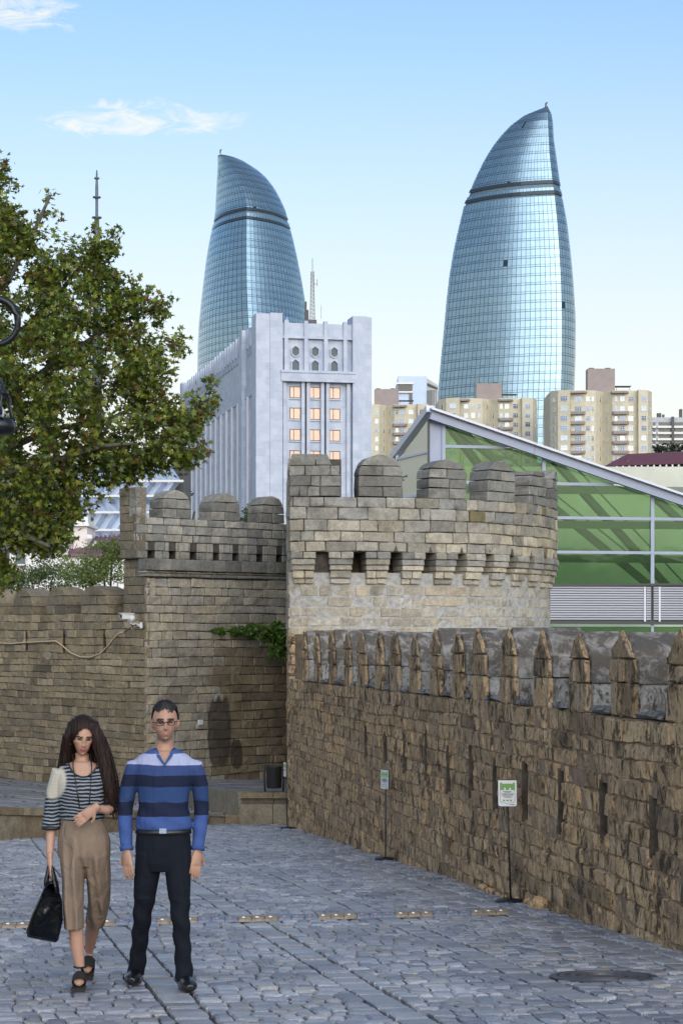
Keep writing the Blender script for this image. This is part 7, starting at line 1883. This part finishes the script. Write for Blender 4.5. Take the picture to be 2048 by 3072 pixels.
strands([wp_(224, 2168, 0.01), wp_(206, 2212, 0.01), wp_(200, 2258, 0.03), wp_(191, 2302, 0.03), wp_(180, 2330, 0.03)], [(0.022, 0.04), (0.03, 0.055), (0.034, 0.05), (0.03, 0.035), (0.02, 0.02)], 26)
strands([wp_(274, 2166, 0.01), wp_(297, 2217, 0.0), wp_(313, 2272, -0.01), wp_(327, 2332, -0.04), wp_(340, 2390, -0.07), wp_(352, 2450, -0.07)], [(0.022, 0.04), (0.042, 0.055), (0.05, 0.06), (0.05, 0.05), (0.038, 0.034), (0.022, 0.02)], 36)
strands([wp_(300, 2235, 0.05), wp_(318, 2300, 0.03), wp_(325, 2365, -0.02), wp_(326, 2420, -0.08)], [(0.036, 0.04), (0.042, 0.04), (0.032, 0.03), (0.018, 0.02)], 20)
st.build('hair', M['hair_brown'], wom, True)
# sandals
def sandal(ank, toe, flat):
    th = MB(); a, t = Vector(ank), Vector(toe); d = Vector((t.x - a.x, t.y - a.y, 0)).normalized()
    heel = Vector((a.x, a.y, 0)) - d * 0.02
    zs = (gl_(t.y), gl_(heel.y)) if flat else (t.z - 0.045, a.z - 0.11)
    th.hexa([Vector((t.x - 0.04, t.y - 0.03, zs[0])), Vector((t.x + 0.04, t.y - 0.03, zs[0])), Vector((heel.x + 0.032, heel.y, zs[1])), Vector((heel.x - 0.032, heel.y, zs[1])),
             Vector((t.x - 0.042, t.y - 0.03, t.z - 0.022)), Vector((t.x + 0.042, t.y - 0.03, t.z - 0.022)), Vector((heel.x + 0.034, heel.y + 0.01, a.z - 0.055)), Vector((heel.x - 0.034, heel.y + 0.01, a.z - 0.055))])
    so = th.build('sandal', M['suede'], wom)
    u_ = MB(); m1 = t.lerp(a, 0.14); m2 = t.lerp(a, 0.58); u_.tube([m1 + Vector((0, 0, 0.0)), m1.lerp(m2, 0.5) + Vector((0, 0, 0.006)), m2 + Vector((0, 0, 0.0))], [(0.043, 0.034), (0.043, 0.04), (0.04, 0.04)], 14, ref=(0, 0, 1), cap=False); u_.build('vamp', M['suede'], so, True)
    s_ = MB(); pp = a + Vector((0, 0, 0.03)); n = 14
    s_.tube([pp + Vector((0.036 * math.cos(2 * math.pi * k / n), 0.04 * math.sin(2 * math.pi * k / n), 0)) for k in range(n + 1)], (0.006), 6, cap=False); s_.build('ankle_strap', M['suede'], so, True)
M['suede'] = simple('suede', (0.012, 0.011, 0.011), 0.8)
sandal(kL[-1] + Vector((0, 0, -0.02)), Vector((P(237, 0, 12.19).x, 12.19, zt1)), True)
sandal(kR[-1] + Vector((0, 0.02, -0.01)), Vector((P(262, 0, 12.78).x, 12.78, gl_(12.78) + 0.05)), False)
# necklaces
nm = MB(); 
nm.tube([wp_(219, 2262, 0.0), wp_(220, 2300, -0.075), wp_(226, 2335, -0.115), wp_(233, 2380, -0.133), wp_(240, 2425, -0.125)], 0.0035, 6); nm.tube([wp_(272, 2262, 0.0), wp_(276, 2300, -0.075), wp_(274, 2335, -0.115), wp_(271, 2380, -0.133), wp_(268, 2415, -0.125)], 0.0035, 6)
nm.build('necklace', M['bin_black'], wom, True)
M['gold'] = simple('gold', (0.7, 0.5, 0.2), 0.3, 0.9)
MB().tube([wh(0.072, 0.0, -0.02), wh(0.074, 0.004, -0.045), wh(0.072, 0.0, -0.05)], 0.004, 6).build('earring', M['gold'], wom, True)

# handbag, held in her hand
bc = wL[-1]; bag = thing('handbag', wp_(130, 2815, -0.1), 'black glossy leather handbag hanging from the hand', 'handbag')
m, nt, b = nmat('patent_leather'); b.inputs['Roughness'].default_value = 0.22; b.inputs['Base Color'].default_value = (0.006, 0.006, 0.007, 1); bump(nt, b, noise(nt, 14, 4, 0.6, wpos(nt), 0.8), 0.5, 0.03); M['patent_leather'] = m
Yg = -0.1; bm_ = MB()
f0 = [(79, 2795), (84, 2812), (168, 2828), (176, 2820), (190, 2760), (187, 2700), (172, 2655), (158, 2640), (145, 2645), (128, 2675), (100, 2735)]
cx, cz = 138, 2750; n = len(f0); v = []
for (sc_, dy) in ((0.9, -0.075), (1.0, -0.055), (1.0, 0.055), (0.9, 0.075)):
    for (u, q) in f0:
        k = max(0.25, min(1, (q - 2600) / 130)) if abs(dy) > 0 else 1
        v.append(wp_(cx + (u - cx) * sc_, cz + (q - cz) * sc_, Yg + dy * k))
f = [tuple(range(n)), tuple(3 * n + k for k in range(n - 1, -1, -1))] + [(r * n + k, r * n + (k + 1) % n, (r + 1) * n + (k + 1) % n, (r + 1) * n + k) for r in range(3) for k in range(n)]
bm_.add(v, f); bm_.build('bag_body', M['patent_leather'], bag, True)
for dy, (ua, va, ub, vb) in ((-0.03, (128, 2690, 170, 2680)), (0.03, (135, 2680, 177, 2690))):
    MB().tube([wp_(ua, va, Yg + dy * 1.6), wp_(ua + 9, 2640, Yg + dy), wp_(146, 2600, -0.075 + dy * 0.3), wp_(152, 2596, -0.075 + dy * 0.3), wp_(158, 2604, -0.075 + dy * 0.3), wp_(ub - 6, 2645, Yg + dy), wp_(ub, vb, Yg + dy * 1.6)], 0.009, 8).build('handle', M['patent_leather'], bag, True)
